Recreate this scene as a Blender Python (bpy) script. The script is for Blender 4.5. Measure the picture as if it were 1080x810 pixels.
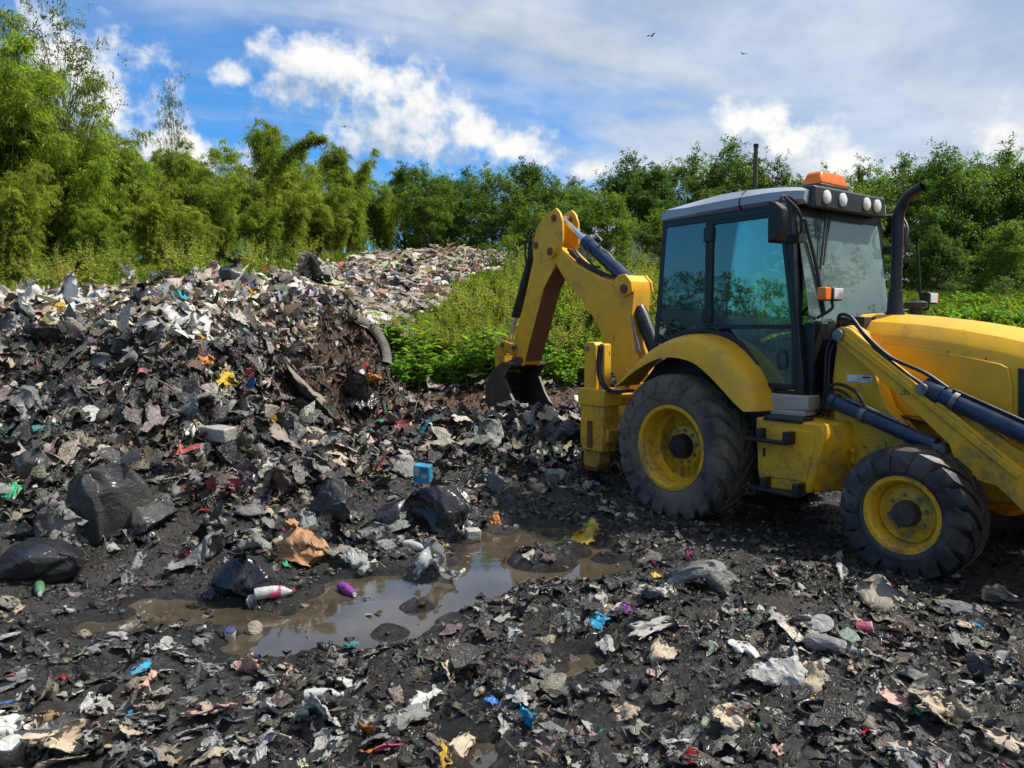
import bpy, bmesh, math, random
import numpy as np
from mathutils import Vector, Matrix, noise as mnoise

for o in list(bpy.data.objects):
    bpy.data.objects.remove(o)
SC = bpy.context.scene
COL = SC.collection
RAD = math.radians

# ------------------------------------------------------------------ camera
FPX, PITCH, CAMH = 816.0, RAD(4.2), 1.9          # focal length in photo pixels (1080 wide), downward tilt, eye height
cam = bpy.data.cameras.new('camera')
cam.sensor_width = 36.0
cam.lens = FPX / 1080 * 36
cam.clip_start = 0.05
cam.clip_end = 3000
camo = bpy.data.objects.new('camera', cam)
camo.location = (0, 0, CAMH)
camo.rotation_euler = (RAD(90) - PITCH, 0, 0)
COL.objects.link(camo)
SC.camera = camo

def ray(u, v):
    a, b = (u - 540) / FPX, -(v - 405) / FPX
    return np.array([a, math.cos(PITCH) + b * math.sin(PITCH), -math.sin(PITCH) + b * math.cos(PITCH)])
def at(u, v, d):
    r = ray(u, v)
    return r * (d / r[1]) + np.array([0, 0, CAMH])

# ------------------------------------------------------------------ sun + sky
SUN_EL, SUN_AZ = 57.0, 84.0                        # azimuth measured from the view direction towards the right
sd = Vector((math.sin(RAD(SUN_AZ)) * math.cos(RAD(SUN_EL)), math.cos(RAD(SUN_AZ)) * math.cos(RAD(SUN_EL)), math.sin(RAD(SUN_EL))))
sl = bpy.data.lights.new('sun', 'SUN')
sl.energy = 3.5
sl.angle = RAD(1.5)
sl.color = (1.0, 0.95, 0.87)
so = bpy.data.objects.new('sun', sl)
so.rotation_euler = sd.to_track_quat('Z', 'Y').to_euler()
so.location = (20, -5, 40)
COL.objects.link(so)

SC.view_settings.view_transform = 'Standard'
SC.view_settings.look = 'None'
SC.view_settings.gamma = 1
SC.view_settings.use_curve_mapping = False
SC.view_settings.exposure = 0.90

world = bpy.data.worlds.new('World')
SC.world = world
world.use_nodes = True

class G:
    """tiny node-graph helper"""
    def __init__(s, tree):
        s.t = tree
    def n(s, typ, **kw):
        nd = s.t.nodes.new(typ)
        for k, v in kw.items():
            setattr(nd, k, v)
        return nd
    def put(s, inp, v):
        if isinstance(v, bpy.types.NodeSocket):
            s.t.links.new(v, inp)
        else:
            inp.default_value = v
    def m(s, op, a, b=0.0, c=0.0, clamp=False):
        nd = s.n('ShaderNodeMath', operation=op, use_clamp=clamp)
        s.put(nd.inputs[0], a); s.put(nd.inputs[1], b); s.put(nd.inputs[2], c)
        return nd.outputs[0]
    def vm(s, op, a, b=None, out=0):
        nd = s.n('ShaderNodeVectorMath', operation=op)
        s.put(nd.inputs[0], a)
        if b is not None:
            s.put(nd.inputs[1], b)
        return nd.outputs[out]
    def ss(s, v, lo, hi, a=0.0, b=1.0):
        nd = s.n('ShaderNodeMapRange', interpolation_type='SMOOTHSTEP')
        s.put(nd.inputs[0], v)
        nd.inputs[1].default_value = lo; nd.inputs[2].default_value = hi
        nd.inputs[3].default_value = a; nd.inputs[4].default_value = b
        return nd.outputs[0]
    def mix(s, f, a, b, blend='MIX'):
        nd = s.n('ShaderNodeMix', data_type='RGBA', blend_type=blend)
        s.put(nd.inputs[0], f)
        s.put(nd.inputs[6], a if not isinstance(a, tuple) else (*a, 1)[:4])
        s.put(nd.inputs[7], b if not isinstance(b, tuple) else (*b, 1)[:4])
        return nd.outputs[2]
    def noise(s, vec, scale, detail=4, rough=0.55, dist=0.0, out=0, w=None):
        nd = s.n('ShaderNodeTexNoise')
        if vec is not None:
            s.put(nd.inputs['Vector'], vec)
        nd.inputs['Scale'].default_value = scale
        nd.inputs['Detail'].default_value = detail
        nd.inputs['Roughness'].default_value = rough
        nd.inputs['Distortion'].default_value = dist
        return nd.outputs[out]
    def ramp(s, f, stops, interp='LINEAR'):
        nd = s.n('ShaderNodeValToRGB')
        cr = nd.color_ramp
        cr.interpolation = interp
        while len(cr.elements) < len(stops):
            cr.elements.new(0.5)
        for e, (p, c) in zip(cr.elements, stops):
            e.position = p
            e.color = (*c, 1)[:4]
        s.put(nd.inputs[0], f)
        return nd.outputs[0]

def build_world():
    t = world.node_tree
    t.nodes.clear()
    g = G(t)
    sky = g.n('ShaderNodeTexSky', sky_type='NISHITA', sun_disc=False)
    sky.sun_elevation = RAD(SUN_EL)
    sky.sun_rotation = RAD(SUN_AZ)
    sky.altitude = 200
    sky.air_density = 1.0
    sky.dust_density = 0.6
    sky.ozone_density = 2.0
    d = g.n('ShaderNodeTexCoord').outputs['Generated']
    sep = g.n('ShaderNodeSeparateXYZ'); t.links.new(d, sep.inputs[0])
    az = g.m('ARCTAN2', sep.outputs[0], sep.outputs[1])
    el = g.m('ARCSINE', sep.outputs[2])
    cmb = g.n('ShaderNodeCombineXYZ')
    t.links.new(az, cmb.inputs[0]); t.links.new(el, cmb.inputs[1])
    ae = cmb.outputs[0]
    # cumulus: soft lumps at the bearings where they hang, broken up by noise
    def blob(u, v, ru, rv):
        r = ray(u, v); r = r / np.linalg.norm(r)
        return (math.atan2(r[0], r[1]), math.asin(r[2]), ru / FPX, rv / FPX)
    lumps = [blob(*b) for b in (
        (248, 80, 28, 13), (292, 98, 36, 26), (322, 60, 44, 24), (352, 74, 48, 42), (398, 108, 60, 46), (440, 126, 66, 44), (490, 146, 62, 34),
        (545, 158, 50, 24), (420, 150, 80, 30), (628, 180, 24, 11),
        (66, 60, 56, 40), (88, 108, 62, 62), (125, 160, 90, 44), (205, 168, 60, 26), (20, 160, 60, 60),
        (800, 128, 38, 30), (836, 150, 56, 28), (880, 172, 46, 22), (990, 190, 60, 12), (1160, 150, 90, 40), (-120, 120, 120, 70),
        (-420, 140, 160, 60), (1500, 150, 170, 60), (1900, 170, 150, 40))]
    grp = bpy.data.node_groups.new('cumulus_field', 'ShaderNodeTree')
    grp.interface.new_socket('Vector', in_out='INPUT', socket_type='NodeSocketVector')
    grp.interface.new_socket('Value', in_out='OUTPUT', socket_type='NodeSocketFloat')
    gg = G(grp)
    gi = gg.n('NodeGroupInput'); go = gg.n('NodeGroupOutput')
    acc = None
    pv = gi.outputs[0]
    for (a, e, ra, re) in lumps:
        q = gg.vm('MULTIPLY', gg.vm('SUBTRACT', pv, (a, e, 0)), (1 / ra, 1 / re, 0))
        v = gg.m('SUBTRACT', 1.0, gg.vm('LENGTH', q, out=1))
        if acc is None:
            acc = v
        else:
            acc = gg.m('SMOOTH_MAX', acc, v, 0.25)
    # the rest of the horizon: scattered low cumulus from noise alone
    nz = gg.noise(gi.outputs[0], 21, 6, 0.58)
    val = gg.m('ADD', acc, gg.m('MULTIPLY', gg.m('SUBTRACT', nz, 0.52), 3.2))
    grp.links.new(val, go.inputs[0])
    def field(vec):
        nd = g.n('ShaderNodeGroup'); nd.node_tree = grp
        g.put(nd.inputs[0], vec)
        return nd.outputs[0]
    f0 = field(ae)
    f1 = field(g.vm('ADD', ae, (0.020, 0.030, 0)))
    cum = g.ss(f0, -0.20, 0.72)
    lit = g.m('MULTIPLY', g.m('SUBTRACT', f0, f1), 0.8)
    lit = g.ss(g.m('SUBTRACT', lit, g.m('MULTIPLY', f0, 0.34)), -0.95, 0.42)
    ccol = g.ramp(lit, [(0.0, (0.13, 0.21, 0.34)), (0.38, (0.26, 0.32, 0.41)), (0.64, (0.37, 0.41, 0.46)), (1.0, (0.53, 0.53, 0.52))])
    # high thin veil, thicker towards the sun, drawn out into streaks
    pl = g.m('ADD', g.m('MAXIMUM', sep.outputs[2], 0.0), 0.25)
    px = g.m('DIVIDE', sep.outputs[0], pl); py = g.m('DIVIDE', sep.outputs[1], pl)
    c2 = g.n('ShaderNodeCombineXYZ'); t.links.new(px, c2.inputs[0]); t.links.new(py, c2.inputs[1])
    rot = g.n('ShaderNodeVectorRotate', rotation_type='Z_AXIS'); t.links.new(c2.outputs[0], rot.inputs['Vector']); rot.inputs['Angle'].default_value = RAD(-25)
    st = g.vm('MULTIPLY', rot.outputs[0], (0.55, 1.5, 1))
    v1 = g.noise(st, 1.3, 5, 0.58, 0.6)
    v2 = g.noise(c2.outputs[0], 2.6, 4, 0.6)
    side = g.vm('DOT_PRODUCT', d, (0.80, -0.10, 0.62), out=1)
    cov = g.ss(g.m('ADD', side, g.m('ADD', g.m('MULTIPLY', g.m('SUBTRACT', v1, 0.5), 1.3), g.m('MULTIPLY', g.m('SUBTRACT', v2, 0.5), 0.45))), -0.26, 0.26)
    veil = g.m('ADD', g.m('MULTIPLY', cov, 0.80), g.m('MULTIPLY', g.ss(v1, 0.35, 0.75), 0.22), clamp=True)
    vcol = g.mix(g.ss(v2, 0.3, 0.7), (0.25, 0.295, 0.36), (0.39, 0.42, 0.46))
    skyc = g.mix(1.0, sky.outputs[0], (0.022, 0.062, 0.096), 'MULTIPLY')       # strength of the sky, blues deep as after rain
    c = g.mix(veil, skyc, vcol)
    c = g.mix(cum, c, ccol)
    bg = g.n('ShaderNodeBackground')
    t.links.new(c, bg.inputs[0])
    bg.inputs[1].default_value = 1.0
    out = g.n('ShaderNodeOutputWorld')
    t.links.new(bg.outputs[0], out.inputs[0])
build_world()
world.cycles.sampling_method = 'MANUAL'
world.cycles.sample_map_resolution = 256
SC.cycles.max_bounces = 6
SC.cycles.diffuse_bounces = 3
SC.cycles.glossy_bounces = 3
SC.cycles.transparent_max_bounces = 10
SC.cycles.caustics_reflective = False
SC.cycles.caustics_refractive = False

# ------------------------------------------------------------------ materials
MATS = {}
def new_mat(name):
    m = bpy.data.materials.new(name)
    m.use_nodes = True
    m.node_tree.nodes.clear()
    g = G(m.node_tree)
    out = g.n('ShaderNodeOutputMaterial')
    MATS[name] = m
    return m, g, out
def principled(g, out, base, rough=0.5, metal=0.0, normal=None, spec=0.5, coat=0.0, ior=1.45):
    p = g.n('ShaderNodeBsdfPrincipled')
    g.put(p.inputs['Base Color'], base if not isinstance(base, tuple) else (*base, 1)[:4])
    g.put(p.inputs['Roughness'], rough)
    g.put(p.inputs['Metallic'], metal)
    g.put(p.inputs['Specular IOR Level'], spec)
    p.inputs['IOR'].default_value = ior
    if coat:
        p.inputs['Coat Weight'].default_value = coat
        p.inputs['Coat Roughness'].default_value = 0.25
    if normal is not None:
        g.t.links.new(normal, p.inputs['Normal'])
    if out is not None:
        g.t.links.new(p.outputs[0], out.inputs[0])
    return p
def bump(g, h, strength=0.3, dist=0.02):
    b = g.n('ShaderNodeBump')
    b.inputs['Strength'].default_value = strength
    b.inputs['Distance'].default_value = dist
    g.put(b.inputs['Height'], h)
    return b.outputs[0]
def objco(g):
    return g.n('ShaderNodeTexCoord').outputs['Object']

def mat_paint(name, col, dirt=(0.075, 0.055, 0.035), amount=0.5, rough=0.42, rust=0.0):
    """machine paint: slight fading, dust, mud splashes that thicken towards the ground, rust chips"""
    m, g, out = new_mat(name)
    co = objco(g)
    fade = g.noise(co, 1.7, 3)
    c = g.mix(g.ss(fade, 0.3, 0.75), col, tuple(x * 0.82 + 0.01 for x in col))
    fine = g.noise(co, 26, 8, 0.7)
    blotch = g.noise(co, 4.5, 6, 0.62, 0.4)
    z = g.n('ShaderNodeSeparateXYZ'); g.t.links.new(co, z.inputs[0])
    low = g.ss(z.outputs[2], 0.2, 1.6, 0.12, 0.0)
    msk = g.ss(g.m('ADD', g.m('ADD', g.m('MULTIPLY', fine, 0.45), g.m('MULTIPLY', blotch, 0.6)), low), 0.66 - amount * 0.12, 0.92 - amount * 0.12)
    c = g.mix(g.m('MULTIPLY', msk, 0.85), c, dirt)
    film = g.m('MULTIPLY', g.ss(blotch, 0.35, 0.75), 0.16 * amount * 2)
    c = g.mix(film, c, (0.20, 0.16, 0.10))
    if rust > 0:
        rn = g.noise(co, 11, 9, 0.72, 0.6)
        rm = g.ss(rn, 0.66 - rust * 0.2, 0.72 - rust * 0.2)
        c = g.mix(rm, c, g.mix(fine, (0.10, 0.03, 0.012), (0.22, 0.075, 0.022)))
    r = g.m('ADD', rough, g.m('MULTIPLY', msk, 0.35))
    nb = bump(g, g.m('ADD', fine, g.m('MULTIPLY', msk, 0.8)), 0.10, 0.004)
    principled(g, out, c, r, 0, nb, 0.45)
    return m
def mat_metal(name, col, rough=0.45, metal=0.0, var=0.35, scale=14, dust=0.3, bmp=0.15, dlo=0.46, dcol=(0.16, 0.13, 0.10)):
    m, g, out = new_mat(name)
    co = objco(g)
    n1 = g.noise(co, scale, 7, 0.65)
    c = g.mix(g.ss(n1, 0.3, 0.72), tuple(x * (1 - var) for x in col), tuple(min(1, x * (1 + var)) for x in col))
    dm = g.ss(g.noise(co, scale * 0.35, 7, 0.7, 0.5), dlo, dlo + 0.24)
    c = g.mix(g.m('MULTIPLY', dm, dust), c, dcol)
    r = g.m('ADD', rough, g.m('MULTIPLY', g.m('SUBTRACT', n1, 0.4), 0.3))
    principled(g, out, c, r, metal, bump(g, n1, bmp, 0.005), 0.5)
    return m
def mat_glass(name, tint, haze, hazecol, rough=0.0):
    m, g, out = new_mat(name)
    co = objco(g)
    tr = g.n('ShaderNodeBsdfTransparent'); tr.inputs[0].default_value = (*tint, 1)
    gl = g.n('ShaderNodeBsdfGlossy'); gl.inputs['Roughness'].default_value = rough; gl.inputs[0].default_value = (0.86, 1.0, 0.97, 1)
    df = g.n('ShaderNodeBsdfDiffuse'); df.inputs[0].default_value = (*hazecol, 1)
    fr = g.n('ShaderNodeFresnel'); fr.inputs[0].default_value = 1.62
    m1 = g.n('ShaderNodeMixShader')
    g.put(m1.inputs[0], g.m('MULTIPLY', g.m('ADD', fr.outputs[0], 0.03), 1.35, clamp=True))
    g.t.links.new(tr.outputs[0], m1.inputs[1]); g.t.links.new(gl.outputs[0], m1.inputs[2])
    m2 = g.n('ShaderNodeMixShader')
    hz = g.m('MULTIPLY', g.ss(g.noise(co, 2.2, 6, 0.6), 0.25, 0.75, 0.45, 1.0), haze)
    g.put(m2.inputs[0], hz)
    g.t.links.new(m1.outputs[0], m2.inputs[1]); g.t.links.new(df.outputs[0], m2.inputs[2])
    g.t.links.new(m2.outputs[0], out.inputs[0])
    return m
def mat_attr(name, rough=0.5, translucent=0.0, spec=0.4, bmp=0.0, bscale=30, dirt=0.0, coarse=0.0, dirtcol=(0.035, 0.029, 0.022)):
    """colour from the mesh's own 'tone' attribute, with mud smears on top"""
    m, g, out = new_mat(name)
    a = g.n('ShaderNodeAttribute', attribute_name='tone').outputs['Color']
    co = g.n('ShaderNodeNewGeometry').outputs['Position']
    c = g.mix(1.0, a, (1.18, 1.15, 1.0), 'MULTIPLY') if translucent > 0.3 else a
    nrm = None
    if dirt or bmp:
        n1 = g.noise(co, bscale, 6, 0.65)
        if dirt:
            c = g.mix(g.m('MULTIPLY', g.ss(n1, 0.42, 0.66), dirt), a, dirtcol)
        if coarse:
            wp = g.vm('ADD', co, g.vm('MULTIPLY', g.noise(co, 6, 2, out=1), (0.25, 0.25, 0.25)))
            cr = g.m('ABSOLUTE', g.m('SUBTRACT', g.noise(g.vm('MULTIPLY', wp, (1, 2.2, 1.4)), coarse, 2, 0.5), 0.5))
            nrm = bump(g, g.m('ADD', g.m('MULTIPLY', n1, 0.08), g.m('MULTIPLY', g.m('MINIMUM', cr, 0.15), -2.0)), bmp, 0.03)
        elif bmp:
            nrm = bump(g, n1, bmp, 0.02)
    p = principled(g, None, c, rough, 0, nrm, spec)
    if translucent:
        tl = g.n('ShaderNodeBsdfTranslucent')
        g.put(tl.inputs[0], g.mix(1.0, c, (1.5, 1.45, 0.6), 'MULTIPLY'))
        mx = g.n('ShaderNodeMixShader'); mx.inputs[0].default_value = translucent
        g.t.links.new(p.outputs[0], mx.inputs[1]); g.t.links.new(tl.outputs[0], mx.inputs[2])
        g.t.links.new(mx.outputs[0], out.inputs[0])
    else:
        g.t.links.new(p.outputs[0], out.inputs[0])
    return m
def mat_plastic(name, col, rough=0.34, dirt=0.5, wr=0.6, scale=9, dirtcol=(0.06, 0.05, 0.038), transl=0.0, spec=0.5):
    """thin crumpled plastic, paper or cloth: fine creases and dried mud"""
    m, g, out = new_mat(name)
    co = objco(g)
    oi = g.n('ShaderNodeObjectInfo').outputs['Location']
    pc = g.vm('ADD', co, oi)
    wp = g.vm('ADD', pc, g.vm('MULTIPLY', g.noise(pc, scale * 0.5, 2, out=1), (0.30, 0.30, 0.30)))
    n1 = g.noise(g.vm('MULTIPLY', wp, (1.0, 2.6, 1.6)), scale * 0.9, 3, 0.5)
    n2 = g.noise(pc, scale * 0.55, 5, 0.65)
    ridge = g.m('ABSOLUTE', g.m('SUBTRACT', n1, 0.5))
    h = g.m('SUBTRACT', 0.5, g.m('MINIMUM', ridge, 0.16))
    c = g.mix(g.m('MULTIPLY', g.ss(n2, 0.40, 0.66), dirt), col, dirtcol)
    p = principled(g, None if transl else out, c, g.m('ADD', rough, g.m('MULTIPLY', n2, 0.2)), 0, bump(g, h, wr, 0.06), spec)
    if transl:
        tl = g.n('ShaderNodeBsdfTranslucent'); g.put(tl.inputs[0], c)
        mx = g.n('ShaderNodeMixShader'); mx.inputs[0].default_value = transl
        g.t.links.new(p.outputs[0], mx.inputs[1]); g.t.links.new(tl.outputs[0], mx.inputs[2])
        g.t.links.new(mx.outputs[0], out.inputs[0])
    return m

YEL = mat_paint('yellow_paint', (0.84, 0.435, 0.008), amount=0.82, rust=0.14)
YRU = mat_paint('worn_yellow_paint', (0.68, 0.36, 0.012), amount=0.95, rust=0.42)
RUS = mat_paint('rusty_steel', (0.12, 0.055, 0.025), amount=0.9, rust=0.9, rough=0.7)
GRY = mat_paint('grey_roof_paint', (0.34, 0.38, 0.44), dirt=(0.16, 0.14, 0.11), amount=0.3, rough=0.35)
LGR = mat_paint('light_grey_panel', (0.42, 0.38, 0.33), amount=0.7, rough=0.55)
BLK = mat_metal('black_paint', (0.012, 0.013, 0.016), 0.36, dust=0.08)
BLP = mat_metal('black_plastic', (0.02, 0.021, 0.023), 0.5, dust=0.10)
RUB = mat_metal('tyre_rubber', (0.065, 0.056, 0.047), 0.9, dust=0.9, scale=9, bmp=0.9, dlo=0.34, dcol=(0.17, 0.135, 0.10))
FRU = mat_metal('wet_tyre_rubber', (0.030, 0.028, 0.026), 0.42, dust=0.75, scale=9, bmp=1.0, dlo=0.42, dcol=(0.11, 0.09, 0.07))
HOS = mat_metal('hose_rubber', (0.015, 0.015, 0.016), 0.5, dust=0.15)
CHR = mat_metal('chrome', (0.62, 0.63, 0.66), 0.16, 1.0, 0.1, dust=0.1, bmp=0.03)
STL = mat_metal('bare_steel', (0.24, 0.23, 0.22), 0.5, 0.8)
BKT = mat_metal('muddy_bucket_steel', (0.055, 0.050, 0.046), 0.5, 0.3, dust=0.7, bmp=0.7, dlo=0.38, dcol=(0.10, 0.075, 0.055))
NAV = mat_metal('dark_blue_cylinder_paint', (0.020, 0.035, 0.075), 0.3, dust=0.22)
ORA = mat_metal('orange_lens', (0.95, 0.20, 0.02), 0.25, var=0.1, dust=0.1, bmp=0.02)
WLN = mat_metal('white_lens', (0.72, 0.74, 0.74), 0.15, var=0.1, dust=0.12, bmp=0.05)
DEC = mat_metal('white_decal', (0.62, 0.62, 0.60), 0.5, dust=0.4)
SEA = mat_metal('seat_fabric', (0.025, 0.027, 0.035), 0.8)
BLU = mat_metal('blue_cloth', (0.01, 0.02, 0.30), 0.8)
GLS = mat_glass('side_glass', (0.60, 0.88, 0.80), 0.07, (0.14, 0.40, 0.39))
WGL = mat_glass('dusty_windscreen_glass', (0.34, 0.58, 0.53), 0.42, (0.33, 0.47, 0.43), 0.02)
LEAF = mat_attr('leaf', 0.5, 0.46, 0.25)
BARK = mat_metal('bark', (0.10, 0.075, 0.05), 0.85, dust=0.3, bmp=0.8)
CULM = mat_metal('bamboo_culm', (0.16, 0.17, 0.06), 0.6, dust=0.2)
GRASSM = mat_attr('grass_blade', 0.5, 0.35, 0.3)

# ------------------------------------------------------------------ mesh helpers
def link(o, parent=None):
    COL.objects.link(o)
    if parent is not None:
        o.parent = parent
    return o
def tag(o, label=None, cat=None, group=None, kind=None):
    if label: o['label'] = label
    if cat: o['category'] = cat
    if group: o['group'] = group
    if kind: o['kind'] = kind
    return o
def empty(name, loc=(0, 0, 0), rz=0.0):
    o = bpy.data.objects.new(name, None)
    o.empty_display_size = 0.2
    o.location = loc
    o.rotation_euler = (0, 0, rz)
    return link(o)
def mesh_np(name, V, F, mat, tone=None, smooth=False):
    """mesh from arrays: V (n,3), F (m,k) all faces with k corners, tone (n,3) point colours"""
    me = bpy.data.meshes.new(name)
    V = np.ascontiguousarray(V, dtype=np.float32); F = np.ascontiguousarray(F, dtype=np.int32)
    k = F.shape[1]
    me.vertices.add(len(V)); me.vertices.foreach_set('co', V.ravel())
    me.loops.add(F.size); me.loops.foreach_set('vertex_index', F.ravel())
    me.polygons.add(len(F)); me.polygons.foreach_set('loop_start', np.arange(0, F.size, k, dtype=np.int32))
    if smooth:
        me.polygons.foreach_set('use_smooth', np.ones(len(F), dtype=bool))
    me.update(calc_edges=True)
    if tone is not None:
        at_ = me.attributes.new('tone', 'FLOAT_COLOR', 'POINT')
        c = np.ones((len(V), 4), np.float32); c[:, :3] = tone
        at_.data.foreach_set('color', c.ravel())
    me.materials.append(mat)
    return me

class MB:
    def __init__(s):
        s.v, s.f = [], []
    def add(s, vs, fs):
        b = len(s.v)
        s.v.extend([tuple(map(float, p)) for p in vs]); s.f.extend([tuple(b + i for i in f) for f in fs])
        return s
    def box(s, x0, x1, y0, y1, z0, z1):
        return s.add([(x0, y0, z0), (x1, y0, z0), (x1, y1, z0), (x0, y1, z0), (x0, y0, z1), (x1, y0, z1), (x1, y1, z1), (x0, y1, z1)],
                     [(0, 3, 2, 1), (4, 5, 6, 7), (0, 1, 5, 4), (1, 2, 6, 5), (2, 3, 7, 6), (3, 0, 4, 7)])
    def prism(s, poly, y0, y1):
        """polygon of (x, z) points pulled from y0 to y1"""
        n = len(poly)
        area = sum(poly[i][0] * poly[(i + 1) % n][1] - poly[(i + 1) % n][0] * poly[i][1] for i in range(n))
        if area < 0:
            poly = poly[::-1]
        vs = [(x, y0, z) for x, z in poly] + [(x, y1, z) for x, z in poly]
        fs = [tuple(range(n)), tuple(range(2 * n - 1, n - 1, -1))]
        fs += [(i, i + n, (i + 1) % n + n, (i + 1) % n) for i in range(n)]
        return s.add(vs, fs)
    def rings(s, rings, close=True, cap=True):
        n = len(rings[0])
        vs = [p for r in rings for p in r]
        fs = []
        for k in range(len(rings) - 1):
            for i in range(n if close else n - 1):
                j = (i + 1) % n
                fs.append((k * n + i, k * n + j, (k + 1) * n + j, (k + 1) * n + i))
        if cap and close:
            fs.append(tuple(range(n - 1, -1, -1))); fs.append(tuple((len(rings) - 1) * n + i for i in range(n)))
        return s.add(vs, fs)
    def tube(s, path, r, n=10, cap=True):
        path = [Vector(p) for p in path]
        rr = r if isinstance(r, (list, tuple)) else [r] * len(path)
        rings = []
        up = None
        for i, p in enumerate(path):
            d = (path[min(i + 1, len(path) - 1)] - path[max(i - 1, 0)])
            if d.length < 1e-9: d = Vector((0, 0, 1))
            d.normalize()
            if up is None:
                up = d.orthogonal().normalized()
            else:
                up = (up - d * up.dot(d))
                up = up.normalized() if up.length > 1e-6 else d.orthogonal().normalized()
            w = d.cross(up)
            rings.append([p + (up * math.cos(a) + w * math.sin(a)) * rr[i] for a in [2 * math.pi * k / n for k in range(n)]])
        return s.rings(rings, True, cap)
    def lathe_y(s, prof, cx, cz, n=40, closed=False):
        """profile of (y, r) points turned about the line x=cx, z=cz parallel to y"""
        rings = [[(cx + r * math.cos(2 * math.pi * k / n), y, cz + r * math.sin(2 * math.pi * k / n)) for k in range(n)] for y, r in prof]
        if closed:
            rings.append(rings[0])
        return s.rings(rings, True, False)
    def build(s, name, mat, parent=None, smooth=30, bevel=0.0, seg=2):
        me = bpy.data.meshes.new(name)
        me.from_pydata(s.v, [], s.f)
        me.materials.append(mat)
        bm = bmesh.new(); bm.from_mesh(me)
        bmesh.ops.recalc_face_normals(bm, faces=bm.faces)
        bm.to_mesh(me); bm.free()
        if smooth:
            me.polygons.foreach_set('use_smooth', np.ones(len(me.polygons), dtype=bool))
            me.set_sharp_from_angle(angle=RAD(smooth))
        o = bpy.data.objects.new(name, me)
        link(o, parent)
        if bevel:
            b = o.modifiers.new('bevel', 'BEVEL')
            b.width = bevel; b.segments = seg; b.limit_method = 'ANGLE'; b.angle_limit = RAD(35)
            b.harden_normals = False
        return o
def spline(pts, n=24):
    """smooth curve through points"""
    P = [Vector(p) for p in pts]
    P = [P[0] * 2 - P[1]] + P + [P[-1] * 2 - P[-2]]
    out = []
    segs = len(P) - 3
    per = max(2, n // segs)
    for i in range(1, len(P) - 2):
        for k in range(per):
            t = k / per
            a, b, c, d = P[i - 1], P[i], P[i + 1], P[i + 2]
            out.append(0.5 * ((2 * b) + (c - a) * t + (2 * a - 5 * b + 4 * c - d) * t * t + (3 * b - a - 3 * c + d) * t ** 3))
    out.append(P[-2])
    return out

# gradient noise in numpy
_rs = np.random.RandomState(7)
_perm = np.concatenate([_rs.permutation(512)] * 3)
_grad = _rs.normal(size=(512, 3)); _grad /= np.linalg.norm(_grad, axis=1)[:, None]
def pn3(P):
    i = np.floor(P).astype(int); f = P - i
    u = f * f * f * (f * (f * 6 - 15) + 10)
    r = np.zeros(len(P))
    for dx in (0, 1):
        for dy in (0, 1):
            for dz in (0, 1):
                h = _perm[_perm[_perm[(i[:, 0] + dx) & 511] + ((i[:, 1] + dy) & 511)] + ((i[:, 2] + dz) & 511)]
                g = _grad[h]
                dot = g[:, 0] * (f[:, 0] - dx) + g[:, 1] * (f[:, 1] - dy) + g[:, 2] * (f[:, 2] - dz)
                w = (u[:, 0] if dx else 1 - u[:, 0]) * (u[:, 1] if dy else 1 - u[:, 1]) * (u[:, 2] if dz else 1 - u[:, 2])
                r += w * dot
    return r * 1.6
def fbm(P, oct=4, lac=2.0, gain=0.5, ridged=False):
    a, s, tot = 1.0, 0.0, 0.0
    for k in range(oct):
        v = pn3(P + 17.3 * k)
        if ridged:
            v = 1 - 2 * np.abs(v)
        s = s + a * v; tot += a
        P = P * lac; a *= gain
    return s / tot
def n2(x, y, sc, oct=4, off=0.0, ridged=False):
    x = np.asarray(x, float); y = np.asarray(y, float)
    P = np.stack([x.ravel() * sc, y.ravel() * sc, np.full(x.size, off)], -1)
    return fbm(P, oct, ridged=ridged).reshape(x.shape)
def inpoly(x, y, poly):
    x = np.asarray(x, float); y = np.asarray(y, float)
    r = np.zeros(x.shape, bool)
    n = len(poly)
    for i in range(n):
        x0, y0 = poly[i]; x1, y1 = poly[(i + 1) % n]
        c = ((y0 > y) != (y1 > y)) & (x < (x1 - x0) * (y - y0) / (y1 - y0 + 1e-12) + x0)
        r ^= c
    return r
def polydist(x, y, poly):
    """signed distance, negative inside"""
    x = np.asarray(x, float); y = np.asarray(y, float)
    d = np.full(x.shape, 1e9)
    n = len(poly)
    for i in range(n):
        ax, ay = poly[i]; bx, by = poly[(i + 1) % n]
        vx, vy = bx - ax, by - ay
        t = np.clip(((x - ax) * vx + (y - ay) * vy) / (vx * vx + vy * vy + 1e-12), 0, 1)
        d = np.minimum(d, np.hypot(x - ax - t * vx, y - ay - t * vy))
    return np.where(inpoly(x, y, poly), -d, d)
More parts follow.
